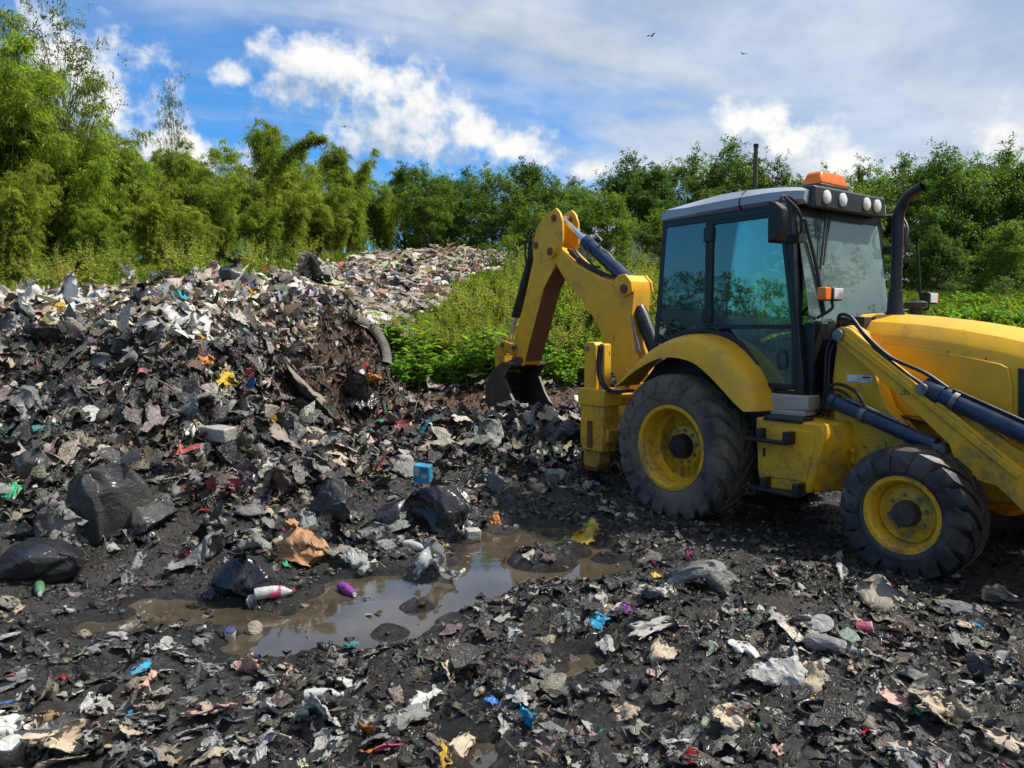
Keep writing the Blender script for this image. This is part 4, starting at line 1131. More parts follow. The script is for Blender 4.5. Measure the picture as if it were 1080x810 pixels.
def bamboo_mesh(seed, hgt=7.5, n=24, spread=1.0, cols=None):
    rs = np.random.RandomState(seed)
    T = MB()
    P, D, N, L, W, C = [], [], [], [], [], []
    for c in range(n):
        a = rs.uniform(0, 2 * math.pi); r0 = rs.uniform(0, .55)
        h = hgt * rs.uniform(.55, 1.0)
        bend = rs.uniform(.5, 1.9) * spread
        b = np.array([r0 * math.cos(a), r0 * math.sin(a), 0])
        o = np.array([math.cos(a + rs.normal(0, .35)), math.sin(a + rs.normal(0, .35)), 0])
        def pos(t):
            t = np.asarray(t)[:, None]
            return b + o * bend * (0.25 * t + t ** 2.4 * 0.9) + np.array([0, 0, 1.0]) * h * (t - 0.12 * t ** 4)
        ts = np.linspace(0, 1, 9)
        T.tube([tuple(p) for p in pos(ts)], list(np.linspace(.035, .006, 9)), 5, False)
        tone_c = rs.uniform(.75, 1.25)
        nn = int(rs.uniform(17, 25))
        tn = np.sort(rs.uniform(.10, 1.0, nn) ** .8)
        base = pos(tn)
        for k in range(nn):
            nb = rs.randint(4, 7)
            for q in range(nb):
                aa = rs.uniform(0, 2 * math.pi)
                ln = rs.uniform(.35, .95) * (1.15 - .55 * tn[k])
                dirv = np.array([math.cos(aa), math.sin(aa), rs.uniform(-.1, .75)])
                dirv = dirv / np.linalg.norm(dirv)
                m = rs.randint(20, 30)
                s = rs.uniform(.15, 1, m)[:, None]
                pts = base[k] + dirv * ln * s + np.array([0, 0, -1]) * (ln * .55 * s ** 2) + rs.normal(0, .045, (m, 3))
                dd = dirv * (1 - s * .6) + np.array([0, 0, -1]) * (.25 + s * .8) + rs.normal(0, .38, (m, 3))
                P.append(pts); D.append(dd); N.append(rs.normal(0, .6, (m, 3)) + np.array([0, 0, 1.0]))
                L.append(rs.uniform(.10, .23, m)); W.append(rs.uniform(.018, .036, m))
                C.append(np.full(m, tone_c * rs.uniform(.8, 1.2)))
    P, D, N = (np.concatenate(x) for x in (P, D, N)); L = np.concatenate(L); W = np.concatenate(W); C = np.concatenate(C)
    V, F = leaves(P, D, N, L, W)
    cols = cols or [(.15, .23, .028), (.21, .28, .036), (.10, .175, .026), (.27, .30, .055)]
    t = tones(rs, len(P), cols, (4, 3, 3, 1)) * C[:, None]
    me = mesh_np('bamboo_crown', V, F, LEAF, rep4(t))
    tm = bpy.data.meshes.new('bamboo_culms'); tm.from_pydata(T.v, [], T.f); tm.materials.append(CULM)
    return me, tm

def tree_mesh(seed, hgt=8.0, rad=2.6, trunk=.14, ncl=130, per=480, leaf=(.165, .09), cols=None, low=.06, sparse=False, cr=(.26, .66), bark=None):
    rs = np.random.RandomState(seed)
    T = MB()
    lean = rs.normal(0, .05, 2) * hgt
    tt = np.linspace(0, 1, 7)
    tp = np.stack([lean[0] * tt ** 2 + rs.normal(0, .05, 7), lean[1] * tt ** 2 + rs.normal(0, .05, 7), tt * hgt * .80], -1)
    tp[0] = (0, 0, -.3)
    T.tube([tuple(p) for p in tp], list(np.linspace(trunk, trunk * .25, 7)), 8, False)
    P, D, N, L, W, C = [], [], [], [], [], []
    lobes = [(rs.uniform(0, 2 * math.pi), rs.uniform(.2, 1)) for _ in range(5)]
    for k in range(ncl):
        z = low + (1 - low) * rs.beta(1.5, 1.15)
        prof = math.sin(math.pi * min(1, ((z - low) / (1 - low)) * .82 + .16)) ** .7
        a = rs.uniform(0, 2 * math.pi)
        lob = 1 + .28 * sum(math.cos(a - la) * ls for la, ls in lobs) if False else 1 + .25 * math.cos(a * 2 + lobes[0][0]) * lobes[0][1] + .18 * math.cos(a * 3 + lobes[1][0])
        r = rad * prof * lob * (rs.uniform(.25, 1.12) ** .55)
        c = np.array([r * math.cos(a) + lean[0] * z, r * math.sin(a) + lean[1] * z, z * hgt * (1 + .10 * math.cos(a * 2 + lobes[2][0]) * z) + rs.normal(0, .28)])
        # limb from the trunk
        ti = max(.10, min(.95, z - .18 - .10 * rs.rand()))
        b = np.array([np.interp(ti, tt, tp[:, i]) for i in range(3)])
        mid = (b + c) / 2 + np.array([0, 0, .25 * rs.rand() - .05]) + rs.normal(0, .08, 3)
        T.tube([tuple(b), tuple(mid), tuple(c)], [trunk * .30 * (1.1 - z), trunk * .18 * (1.1 - z) + .008, .006], 5, False)
        R = rs.uniform(*cr)
        m = int(per * (R / .65) ** 2 * rs.uniform(.7, 1.3))
        # small twig bunches inside the clump so that it breaks up
        nt = max(4, m // 14)
        st_ = rs.uniform(.5, 1.9, 3); st_[2] *= .7
        tc = rs.normal(0, .62, (nt, 3)) * R * st_ + unit(np.array([[c[0], c[1], .4 * hgt * .1]])) * rs.uniform(-.3, .9, (nt, 1)) * R
        w_ = rs.randint(0, nt, m)
        off = tc[w_] + rs.normal(0, R * .17, (m, 3))
        P.append(c + off)
        D.append(unit(off) * .6 + rs.normal(0, .65, (m, 3)) + np.array([0, 0, -.25]))
        N.append(rs.normal(0, .55, (m, 3)) + np.array([0, 0, 1.0]) + unit(off) * .5)
        L.append(rs.uniform(.7, 1.3, m) * leaf[0]); W.append(rs.uniform(.7, 1.3, m) * leaf[1])
        C.append(np.full(m, rs.uniform(.7, 1.3)) * (rs.uniform(.8, 1.2, nt)[w_]))
    P, D, N = (np.concatenate(x) for x in (P, D, N)); L = np.concatenate(L); W = np.concatenate(W); C = np.concatenate(C)
    V, F = leaves(P, D, N, L, W, .12)
    cols = cols or [(.075, .14, .024), (.105, .175, .030), (.055, .108, .022), (.15, .22, .042)]
    t = tones(rs, len(P), cols, (4, 3, 3, 1.2)) * C[:, None]
    me = mesh_np('tree_crown', V, F, LEAF, rep4(t))
    tm = bpy.data.meshes.new('tree_trunk'); tm.from_pydata(T.v, [], T.f); tm.materials.append(bark or BARK)
    return me, tm

def plant(name, meshes, loc, sc, rz, parts=('crown', 'trunk'), squash=1.0):
    e = empty(name, loc, rz)
    e.scale = (sc, sc, sc * squash)
    for me, pn in zip(meshes, parts):
        link(bpy.data.objects.new(pn, me), e)
    return e

BAM = [bamboo_mesh(11, 7.5, 24), bamboo_mesh(12, 7.2, 22, 1.3), bamboo_mesh(13, 7.8, 26, .8),
       bamboo_mesh(14, 7.0, 22, 1.1, [(.20, .26, .034), (.26, .30, .045), (.15, .21, .03), (.32, .31, .075)])]
DARKT = [(.055, .110, .022), (.08, .145, .028), (.042, .085, .02), (.12, .18, .034)]
LIGHTT = [(.10, .17, .024), (.14, .21, .032), (.07, .13, .022), (.19, .24, .045)]
TRE = [tree_mesh(21, 8.0, 2.9), tree_mesh(22, 8.4, 2.5, cols=DARKT), tree_mesh(23, 7.4, 3.0, cols=LIGHTT), tree_mesh(24, 8.2, 3.1, ncl=140, cols=DARKT), tree_mesh(25, 7.8, 2.3, ncl=100, per=420)]
TALL = tree_mesh(31, 9.5, 1.7, .07, 60, 170, (.16, .05), [(.10, .135, .05), (.14, .16, .06), (.07, .10, .035)], .38, cr=(.3, .6))
SHR = [tree_mesh(41, 2.2, 1.2, .04, 26, 300, (.11, .06), LIGHTT, .02, cr=(.28, .5)), tree_mesh(42, 2.0, 1.3, .04, 26, 300, (.13, .07), None, .02, cr=(.28, .5)),
       tree_mesh(43, 2.6, 1.1, .04, 26, 280, (.12, .06), DARKT, .02, cr=(.28, .5))]
rsv = np.random.RandomState(99)
def stand(u, d, top, h0):
    """foot point and scale so that a plant seen in column u at distance d reaches photo row top"""
    x = (u - 540) / FPX * d
    z = gz(x, d)
    zt = at(u, top, d)[2]
    return (x, d, z), max(.25, (zt - z) / h0)
bam_spots = [  # column, distance, top row, variant, label
    (-70, 17, -30, 0, 'tall dense bamboo clump cut by the left edge of the photo'),
    (8, 18.5, 12, 2, 'dark green bamboo clump at the far left below the tall sparse tree'),
    (76, 19.5, 78, 1, 'lower bamboo clump between the two leftmost tall clumps'),
    (125, 23, 128, 0, 'bamboo clump standing in front of the white cloud on the left'),
    (165, 20.5, 178, 3, 'bright yellow-green low bamboo clump with a feathery rounded top'),
    (205, 25, 150, 2, 'bamboo clump under the thin tall sapling'),
    (240, 22.5, 170, 1, 'bamboo clump right of the bright feathery one'),
    (272, 27, 126, 0, 'tallest bamboo clump in the middle of the left-hand row'),
    (305, 25, 160, 3, 'bamboo clump with a drooping pale front behind the waste heap'),
    (338, 28.5, 158, 1, 'yellowish bamboo clump just right of the arching stem'),
    (372, 31, 152, 2, 'bamboo clump near the right end of the bamboo row'),
    (405, 34, 172, 0, 'last bamboo clump at the right end of the row'),
    (38, 26, 30, 1, 'bamboo clump rising behind the far left clumps'),
    (150, 29, 145, 0, 'rear bamboo clump seen over the low bright one'),
    (-150, 20, 70, 3, 'bamboo clump just outside the left edge'),
    (330, 36, 150, 0, 'rear bamboo clump behind the yellowish one'),
    (-20, 23, 75, 3, 'rear bamboo clump behind the left edge clump'), (95, 26, 120, 2, 'rear bamboo clump right of the tall sparse tree'), (235, 30, 140, 1, 'rear bamboo clump left of the tallest one'),
    (300, 32, 130, 2, 'rear bamboo clump below the arching stem'), (375, 38, 160, 3, 'rear bamboo clump at the right end of the row'), (60, 30, 110, 0, 'hindmost bamboo clump at the far left'), (190, 34, 145, 1, 'hindmost bamboo clump behind the thin sapling'),
    (20, 15.8, 150, 3, 'low yellow-green bamboo spray at the left edge'), (110, 18.5, 205, 0, 'low bamboo spray in front of the left clumps'), (215, 20.5, 205, 3, 'low bright bamboo spray in front of the row'), (280, 23, 200, 1, 'low bamboo spray behind the crest'), (355, 28, 205, 3, 'low bamboo spray beside the distant waste')]
for i, (u, d, top, k, lab) in enumerate(bam_spots):
    loc, s = stand(u, d, top, 7.0)
    e = plant('bamboo_clump', BAM[k], loc, s, rsv.uniform(0, 6.28), ('crown', 'culms'))
    tag(e, lab, 'bamboo', 'bamboo clumps along the left edge of the dump')
# a single arching stem
def arching():
    rs = np.random.RandomState(5)
    T = MB(); P, D, N, L, W = [], [], [], [], []
    pts = spline([(-.9, 0, 0), (-.7, 0, 2.2), (-.1, 0, 3.9), (.8, 0, 4.75), (1.7, 0, 5.0)], 30)
    T.tube(pts, [.035 - .028 * i / (len(pts) - 1) for i in range(len(pts))], 6)
    for i, p in enumerate(pts[10:]):
        f = (i + 1) / (len(pts) - 10)
        m = 170
        ln = .40 * (1 - .55 * f)
        pp = np.array(p) + rs.normal(0, ln * .45, (m, 3)) + np.array([0, 0, -.08])
        P.append(pp); D.append(rs.normal(0, .5, (m, 3)) + np.array([.5, 0, -.55])); N.append(rs.normal(0, .6, (m, 3)) + np.array([0, 0, 1]))
        L.append(rs.uniform(.12, .22, m)); W.append(rs.uniform(.025, .04, m))
    P, D, N = (np.concatenate(x) for x in (P, D, N))
    V, F = leaves(P, D, N, np.concatenate(L), np.concatenate(W))
    t = tones(rs, len(P), [(.11, .16, .022), (.15, .19, .03), (.08, .12, .02)], (1, 1, 1))
    tm = bpy.data.meshes.new('stem'); tm.from_pydata(T.v, [], T.f); tm.materials.append(CULM)
    return mesh_np('plume', V, F, LEAF, rep4(t)), tm
loc, s = stand(300, 23.5, 137, 5.25)
tag(plant('arching_bamboo_stem', arching(), loc, s, 0, ('plume', 'stem')), 'single plumed bamboo stem arching over to the right against the blue sky', 'bamboo')
for u, d, top, lab in ((70, 22.5, 8, 'tall sparse small-leaved tree sticking up above the bamboo at the far left'), (192, 27, 84, 'thin tall sapling rising alone above the bamboo against the sky')):
    loc, s = stand(u, d, top, 9.6)
    e = plant('sparse_tree', TALL, loc, s, rsv.uniform(0, 6)); e.scale.x *= .85 if u < 100 else .4; e.scale.y *= .85 if u < 100 else .4
    tag(e, lab, 'tree')
tre_spots = [
    (428, 36, 172, 1, 'dark broadleaf tree at the end of the bamboo row'), (455, 33, 176, 0, 'rounded broadleaf tree above the far end of the waste'), (492, 38, 178, 3, 'dark broadleaf tree right above the distant waste'),
    (520, 34, 175, 0, 'broadleaf tree left of the tall slim one'), (552, 37, 168, 1, 'slim tall dark tree behind the raised dipper arm'), (582, 33, 186, 4, 'broadleaf tree directly behind the top of the dipper arm'),
    (612, 37, 194, 0, 'lower tree under the small white cloud'), (640, 30, 204, 2, 'light green tree beside the half-hidden house'), (655, 40, 164, 3, 'tall dark tree with a wide crown right of the blue gap'),
    (690, 36, 172, 1, 'dark tree behind the boom ram'), (722, 38, 160, 0, 'broad tree left of the utility pole'), (762, 36, 152, 3, 'highest dark tree behind the cab roof'),
    (700, 27, 222, 2, 'light green low tree just left of the cab'), (800, 34, 172, 4, 'tree behind the orange beacon'), (840, 38, 186, 1, 'low dark tree behind the cab roof lamps'),
    (872, 33, 192, 2, 'light green tree behind the windscreen top'), (908, 37, 172, 0, 'tree rising just left of the exhaust stack'), (945, 40, 168, 3, 'dark tree behind the exhaust stack'),
    (975, 35, 166, 1, 'dark tree right of the exhaust stack'), (1005, 30, 158, 4, 'tall loose-crowned tree right of the cab'), (1040, 33, 154, 0, 'large tree near the right edge with a bent trunk'),
    (1085, 30, 150, 3, 'big tree cut by the right edge of the photo'), (1060, 25, 235, 2, 'light green bushy tree low at the right edge'), (1150, 32, 150, 1, 'tree just outside the right edge'),
    (560, 27, 232, 2, 'light green bushy tree left of the dipper arm'), (745, 30, 200, 4, 'tree seen through the rear of the cab'), (905, 28, 230, 1, 'dark bushy tree behind the windscreen'),
    (985, 27, 240, 3, 'low dark tree behind the far front lamp'), (470, 42, 186, 1, 'rear tree filling the gap over the distant waste'), (600, 44, 190, 3, 'rear tree filling the gap behind the boom'), (860, 44, 180, 0, 'rear tree behind the cab lamps')]
for u, d, top, k, lab in tre_spots:
    loc, s = stand(u, d, top, [8.9, 9.2, 8.2, 9.1, 8.7][k])
    tag(plant('broadleaf_tree', TRE[k], loc, s, rsv.uniform(0, 6.28)), lab, 'tree', 'broadleaf trees closing off the dump')
shr_spots = [(515, 26.5, 255, 2, 'dark bush left of the dipper arm at the top of the bank'), (545, 24, 248, 0, 'light green bush behind the bucket ram'), (590, 26, 250, 1, 'bush seen between dipper and boom'), (628, 24, 262, 2, 'dark bush behind the boom'),
    (668, 22, 262, 0, 'light green bush below the boom ram'), (40, 17.0, 268, 1, 'low bush at the foot of the left bamboo'), (130, 18.0, 262, 0, 'light green bush at the foot of the bamboo behind the heap'), (200, 20, 258, 2, 'dark bush in the shade of the bamboo'),
    (255, 21, 252, 0, 'bush beside the pale rags at the bamboo foot'), (300, 24, 256, 1, 'bush at the bamboo foot beside the distant waste'), (390, 29, 246, 0, 'light bush at the start of the distant waste'), (1055, 22, 296, 1, 'bush at the edge of the right-hand meadow'),
    (1000, 21, 300, 2, 'dark bush behind the hood at the meadow edge'), (1105, 19, 282, 0, 'light bush at the right edge of the meadow'), (445, 35, 238, 2, 'dark bush behind the far end of the waste'), (500, 36, 240, 1, 'bush at the far right end of the waste'), (545, 33, 250, 2, 'dark bush at the far edge of the bank'), (760, 22, 290, 1, 'bush seen through the cab door glass'), (850, 22, 285, 2, 'dark bush seen through the windscreen')]
for u, d, top, k, lab in shr_spots:
    loc, s = stand(u, d, top, [2.4, 2.2, 2.8][k])
    tag(plant('bush', SHR[k], loc, s, rsv.uniform(0, 6.28), ('crown', 'stems')), lab, 'bush', 'bushes along the tree line')
# trees to the left of the frame that show as reflections in the cab glass
for i in range(16):
    x, y = -14.5 - 3.5 * rsv.rand(), -7 + i * 1.15
    tag(plant('bush', SHR[i % 3], (x, y, gz(x, y) - .1), rsv.uniform(.22, .6), rsv.uniform(0, 6), ('crown', 'stems')), 'bush standing left of the frame, mirrored in the cab door glass', 'bush', 'bushes left of the frame')
for (x, y, k, s) in ((-24, -4, 4, .5), (15, -6, 1, .9), (20, 0, 0, .9), (18, 6, 3, .85)):
    tag(plant('broadleaf_tree', TRE[k], (x, y, gz(x, y)), s, rsv.uniform(0, 6)), 'tree standing outside the frame beside the dump', 'tree', 'trees outside the frame')

# weeds on the bank: individual leafy plants
def weed_mesh(seed, h=.8, n=7, leaf=(.16, .07), cols=None, seedhead=False):
    rs = np.random.RandomState(seed)
    P, D, N, L, W = [], [], [], [], []
    T = MB()
    for k in range(n):
        a = rs.uniform(0, 6.28); hh = h * rs.uniform(.55, 1)
        o = np.array([math.cos(a), math.sin(a), 0])
        t = np.linspace(0, 1, 5)[:, None]
        pts = o * .05 + o * t ** 1.6 * hh * rs.uniform(.15, .55) + np.array([0, 0, 1]) * hh * t
        T.tube([tuple(p) for p in pts], [.008, .007, .006, .005, .003], 4, False)
        m = int(12 * hh / .8) + 6
        s = rs.uniform(.12, 1, m)
        pp = np.stack([np.interp(s, t[:, 0], pts[:, i]) for i in range(3)], -1)
        aa = rs.uniform(0, 6.28, m)
        P.append(pp); D.append(np.stack([np.cos(aa), np.sin(aa), rs.uniform(-.25, .6, m)], -1)); N.append(rs.normal(0, .25, (m, 3)) + np.array([0, 0, 1]))
        L.append(leaf[0] * rs.uniform(.6, 1.25, m) * (1.2 - .55 * s)); W.append(leaf[1] * rs.uniform(.7, 1.2, m) * (1.2 - .5 * s))
        if seedhead:
            m = 26
            P.append(pts[-1] + rs.normal(0, 1, (m, 3)) * np.array([.03, .03, .10])); D.append(rs.normal(0, .6, (m, 3)) + np.array([0, 0, .8])); N.append(rs.normal(0, 1, (m, 3)))
            L.append(rs.uniform(.02, .05, m)); W.append(rs.uniform(.012, .02, m))
    P, D, N = (np.concatenate(x) for x in (P, D, N))
    V, F = leaves(P, D, N, np.concatenate(L), np.concatenate(W), .15)
    t = tones(rs, len(P), cols or [(.11, .22, .026), (.16, .27, .036), (.08, .16, .022)], (1, 1, 1))
    tm = bpy.data.meshes.new('weed_stems'); tm.from_pydata(T.v, [], T.f); tm.materials.append(CULM)
    return mesh_np('weed_leaves', V, F, LEAF, rep4(t)), tm
WEED = [weed_mesh(1, .75, 11, (.20, .11)), weed_mesh(2, .55, 12, (.17, .10), [(.10, .24, .03), (.14, .29, .04), (.08, .18, .026)]), weed_mesh(3, 1.15, 9, (.13, .04), [(.22, .28, .045), (.28, .32, .06), (.15, .22, .035)], True),
        weed_mesh(4, 1.0, 10, (.15, .045), [(.20, .26, .04), (.27, .30, .07), (.32, .30, .11)], True), weed_mesh(5, .45, 12, (.12, .07))]
broad = [(505, 400), (520, 385), (490, 380), (535, 398), (470, 402), (452, 396), (440, 388), (425, 372), (600, 402), (620, 398), (585, 396), (575, 372), (640, 345), (630, 380), (610, 372), (440, 405), (480, 392), (560, 402), (410, 368), (420, 398), (455, 375), (595, 350)]
for i, (u, v) in enumerate(broad):
    p = hit(u, v + 6)
    if p[1] > 25: continue
    e = plant('broadleaf_weed', WEED[[0, 1, 4][i % 3]], (p[0], p[1], gz(p[0], p[1]) - .02), rsv.uniform(.8, 1.35) * (1.25 if i < 4 else 1), rsv.uniform(0, 6.28), ('leaves', 'stems'))
    tag(e, 'dark green large-leaved weed at the foot of the bank behind the digging bucket' if i < 4 else 'bright green broad-leaved weed on the bank ' + ('left of the digging bucket' if u < 515 else 'behind the digging bucket' if u < 570 else 'right of the digging bucket under the boom'), 'weed', 'large-leaved weeds by the bucket' if i < 4 else 'broad-leaved weeds on the bank')
cnt = 0
for i in range(400):
    u = rsv.uniform(405, 690); v = rsv.uniform(285, 385)
    p = hit(u, v)
    if p[1] < 14 or p[1] > 27 or polydist(np.array([p[0]]), np.array([p[1]]), FARW)[0] < .1: continue
    e = plant('tall_weed', WEED[2 + i % 2], (p[0], p[1], gz(p[0], p[1]) - .02), rsv.uniform(.35, .85), rsv.uniform(0, 6.28), ('leaves', 'stems'))
    tag(e, ('short ' if e.scale.x < .5 else 'mid-height ' if e.scale.x < .68 else 'tall ') + 'yellow-green flowering weed on the bank ' + ('high up ' if v < 320 else 'half way up ' if v < 355 else 'low down ') + ('left of the dipper arm' if u < 530 else 'behind the dipper arm' if u < 580 else 'under the boom' if u < 640 else 'between boom and cab'), 'weed', 'tall weeds on the bank')
    cnt += 1
    if cnt > 130: break
cnt = 0
for i in range(300):
    u, v = (rsv.uniform(990, 1085), rsv.uniform(322, 372)) if i % 2 else (rsv.uniform(0, 400), rsv.uniform(262, 312))
    p = hit(u, v)
    if p[1] < 12 or p[1] > 28 or waste_mask(np.array([p[0]]), np.array([p[1]]))[0]: continue
    e = plant('meadow_weed', WEED[[2, 4, 3, 1][i % 4]], (p[0], p[1], gz(p[0], p[1]) - .02), rsv.uniform(.5, .95), rsv.uniform(0, 6.28), ('leaves', 'stems'))
    tag(e, *(('weed in the sunny meadow behind the hood', 'weed', 'weeds in the right-hand meadow') if u > 900 else ('weed in the green strip between the heap and the bamboo', 'weed', 'weeds at the bamboo foot')))
    cnt += 1
    if cnt > 110: break

# grass as one mass
def grass():
    rs = np.random.RandomState(3)
    xs, ys = [], []
    def region(n, x0, x1, y0, y1):
        xs.append(rs.uniform(x0, x1, n)); ys.append(rs.uniform(y0, y1, n))
    region(56000, -4, 6.5, 13.0, 24); region(12000, -6, 8, 24, 36); region(24000, -15, -2, 11.5, 22); region(7000, -18, -3, 22, 32); region(22000, 6, 17, 10, 24); region(6000, 6, 22, 24, 36)
    x = np.concatenate(xs); y = np.concatenate(ys)
    k = ~waste_mask(x, y) & (n2(x, y, .8, 3, 9.) > -.75)
    x, y = x[k], y[k]
    n = len(x)
    z = lerp_grid(x, y)
    patch = n2(x, y, .5, 3, 20.)
    h = rs.uniform(.12, .42, n) * (1 + .7 * patch) * np.where(x < -2, .75, 1)
    a = rs.uniform(0, 6.28, n); bend = rs.uniform(.1, .7, n)
    o = np.stack([np.cos(a), np.sin(a), np.zeros(n)], -1)
    s = np.stack([-np.sin(a), np.cos(a), np.zeros(n)], -1)
    P = np.stack([x, y, z - .02], -1)
    w = rs.uniform(.006, .013, n)[:, None] * (1 + y[:, None] / 20)
    up = np.array([0, 0, 1.0])
    H = h[:, None]; Bd = bend[:, None]
    m = P + up * H * .6 + o * H * Bd * .3
    t = P + up * H * (1 - .25 * Bd) + o * H * Bd
    V = np.stack([P - s * w, P + s * w, m + s * w * .8, t, m - s * w * .8], 1).reshape(-1, 3)
    F = np.arange(len(V)).reshape(-1, 5)
    c = tones(rs, n, [(.13, .22, .026), (.19, .27, .036), (.09, .165, .024), (.28, .27, .08)], (4, 4, 3, 1.2)) * (1 + .3 * patch[:, None])
    o_ = link(bpy.data.objects.new('grass', mesh_np('grass', V, F, GRASSM, np.repeat(np.clip(c, .01, .5), 5, 0))))
    tag(o_, 'green grass covering the bank, the bamboo foot and the right-hand meadow', 'grass', kind='stuff')
grass()

# far things
def pole():
    x, y = at(797, 170, 33)[:2]
    e = empty('utility_pole', (x, y, gz(x, y)))
    h = at(797, 155, 33)[2] - gz(x, y)
    MB().tube([(0, 0, -.3), (0, 0, h)], [.13, .085], 10).build('post', BARK, e)
    MB().tube([(0, 0, h - .02), (0, 0, h + .12)], [.11, .11], 10).build('post_cap', BLK, e)
    tag(e, 'thin dark pole sticking up behind the cab roof beside the beacon', 'pole')
pole()
def house():
    p = at(636, 243, 31.5)
    e = empty('house', (p[0], p[1] + 2, gz(p[0], p[1] + 2)), RAD(35))
    zt = p[2] + .35 - e.location.z
    wl = MB().prism([(-2, -.3), (2, -.3), (2, zt - .8), (0, zt - .05), (-2, zt - .8)], -1.6, 1.6); wl.build('wall', mat_metal('white_wall', (.55, .55, .53), .8), e, 0)
    r = MB()
    for s in (-1, 1):
        r.prism([(0, zt), (s * 2.3, zt - .92), (s * 2.3, zt - .86), (0, zt + .07)], -1.9, 1.9)
    r.build('roof', mat_metal('tin_roof', (.50, .53, .58), .4, .3), e, 0)
    MB().box(-.4, .4, -1.63, -1.605, .0, 1.6).build('door', BLP, e, 0)
    tag(e, 'small pale house roof showing among the trees left of the cab', 'house')
house()
def bird(u, v, d, s, rz, lab):
    e = empty('bird', tuple(at(u, v, d)), rz)
    e.scale = (s, s, s)
    b = MB().tube([(-.22, 0, 0), (-.12, 0, .0), (0, 0, .01), (.12, 0, .02), (.19, 0, .03), (.24, 0, .025)], [.02, .05, .065, .045, .035, .006], 8); b.build('body', BLK, e)
    for q in (-1, 1):
        w = MB().add([(.10, q * .04, .03), (-.06, q * .04, .03), (-.08, q * .28, .13), (-.10, q * .55, .09), (.0, q * .52, .10), (.10, q * .28, .14), (.10, q * .04, .018), (-.06, q * .04, .018), (-.08, q * .28, .118), (-.10, q * .55, .082), (.0, q * .52, .09), (.10, q * .28, .128)],
                      [(0, 1, 2, 5), (5, 2, 3, 4), (11, 8, 7, 6), (10, 9, 8, 11)]); w.build('wing', BLK, e)
    MB().prism([(-.20, .0), (-.36, -.01), (-.36, .005), (-.20, .015)], -.04, .04).build('tail', BLK, e)
    tag(e, lab, 'bird', 'birds in the sky')
bird(687, 38, 70, 1.0, .6, 'small dark bird in the grey veil left of the top centre')
bird(784, 57, 75, .8, 2.0, 'tiny dark bird highest above the cab')
bird(363, 134, 80, .8, 1.0, 'tiny dark bird just below the big cloud')
# ------------------------------------------------------------------ waste
def basis(nrm, yaw):
    """tangent frames around normals"""
    ref = np.where(np.abs(nrm[:, 2:3]) < .95, np.array([[0, 0, 1.0]]), np.array([[1.0, 0, 0]]))
    a = unit(np.cross(ref, nrm)); b = np.cross(nrm, a)
    c, s = np.cos(yaw)[:, None], np.sin(yaw)[:, None]
    return a * c + b * s, -a * s + b * c
def in_view(x, y, z, m=40):
    dx, dy, dz = x, y, z - CAMH
    dep = dy * math.cos(PITCH) - dz * math.sin(PITCH)
    up = dy * math.sin(PITCH) + dz * math.cos(PITCH)
    u = 540 + FPX * dx / np.maximum(dep, .1); v = 405 - FPX * up / np.maximum(dep, .1)
    return (dep > .5) & (u > -m - 60) & (u < 1080 + m + 60) & (v > -m) & (v < 810 + m + 60)
_hx, _hy = [], []
PAL = {
 'dark': ([(.018, .018, .019), (.035, .034, .033), (.065, .062, .058), (.12, .115, .105), (.22, .21, .195), (.36, .345, .32), (.05, .038, .026), (.15, .115, .08), (.52, .50, .47)], (6, 5, 5, 4, 3.4, 2.4, 1.6, 1.2, .8)),
 'crest': ([(.03, .03, .03), (.09, .085, .08), (.24, .23, .21), (.46, .45, .43), (.68, .66, .64), (.36, .29, .23), (.50, .36, .32)], (2.4, 2.4, 3, 4.5, 4, 1.6, .6)),
 'far':   ([(.42, .40, .38), (.30, .28, .26), (.55, .53, .51), (.18, .165, .15), (.08, .072, .066), (.38, .27, .24), (.24, .18, .14)], (4, 4, 2.5, 3, 2.5, 1.1, 1.4)),
 'mud':   ([(.025, .024, .023), (.04, .038, .036), (.07, .066, .06), (.12, .114, .105), (.22, .21, .19), (.42, .40, .36), (.15, .12, .09)], (5, 6, 6, 5, 3.4, 2.2, .8)),
 'brown': ([(.022, .015, .011), (.045, .028, .019), (.08, .05, .032), (.14, .095, .065), (.26, .21, .16), (.02, .019, .018)], (5, 5, 4, 2.5, 1.4, 5)),
 'bright': ([(.55, .02, .03), (.02, .10, .42), (.01, .28, .16), (.60, .38, .02), (.55, .12, .20), (.60, .20, .03), (.18, .05, .30), (.02, .30, .45), (.45, .10, .10)], (3, 2.6, 1, 2, 2, 1, .6, 1.2, 1.5))}
WARM = np.array([1.08, 1.0, .90])
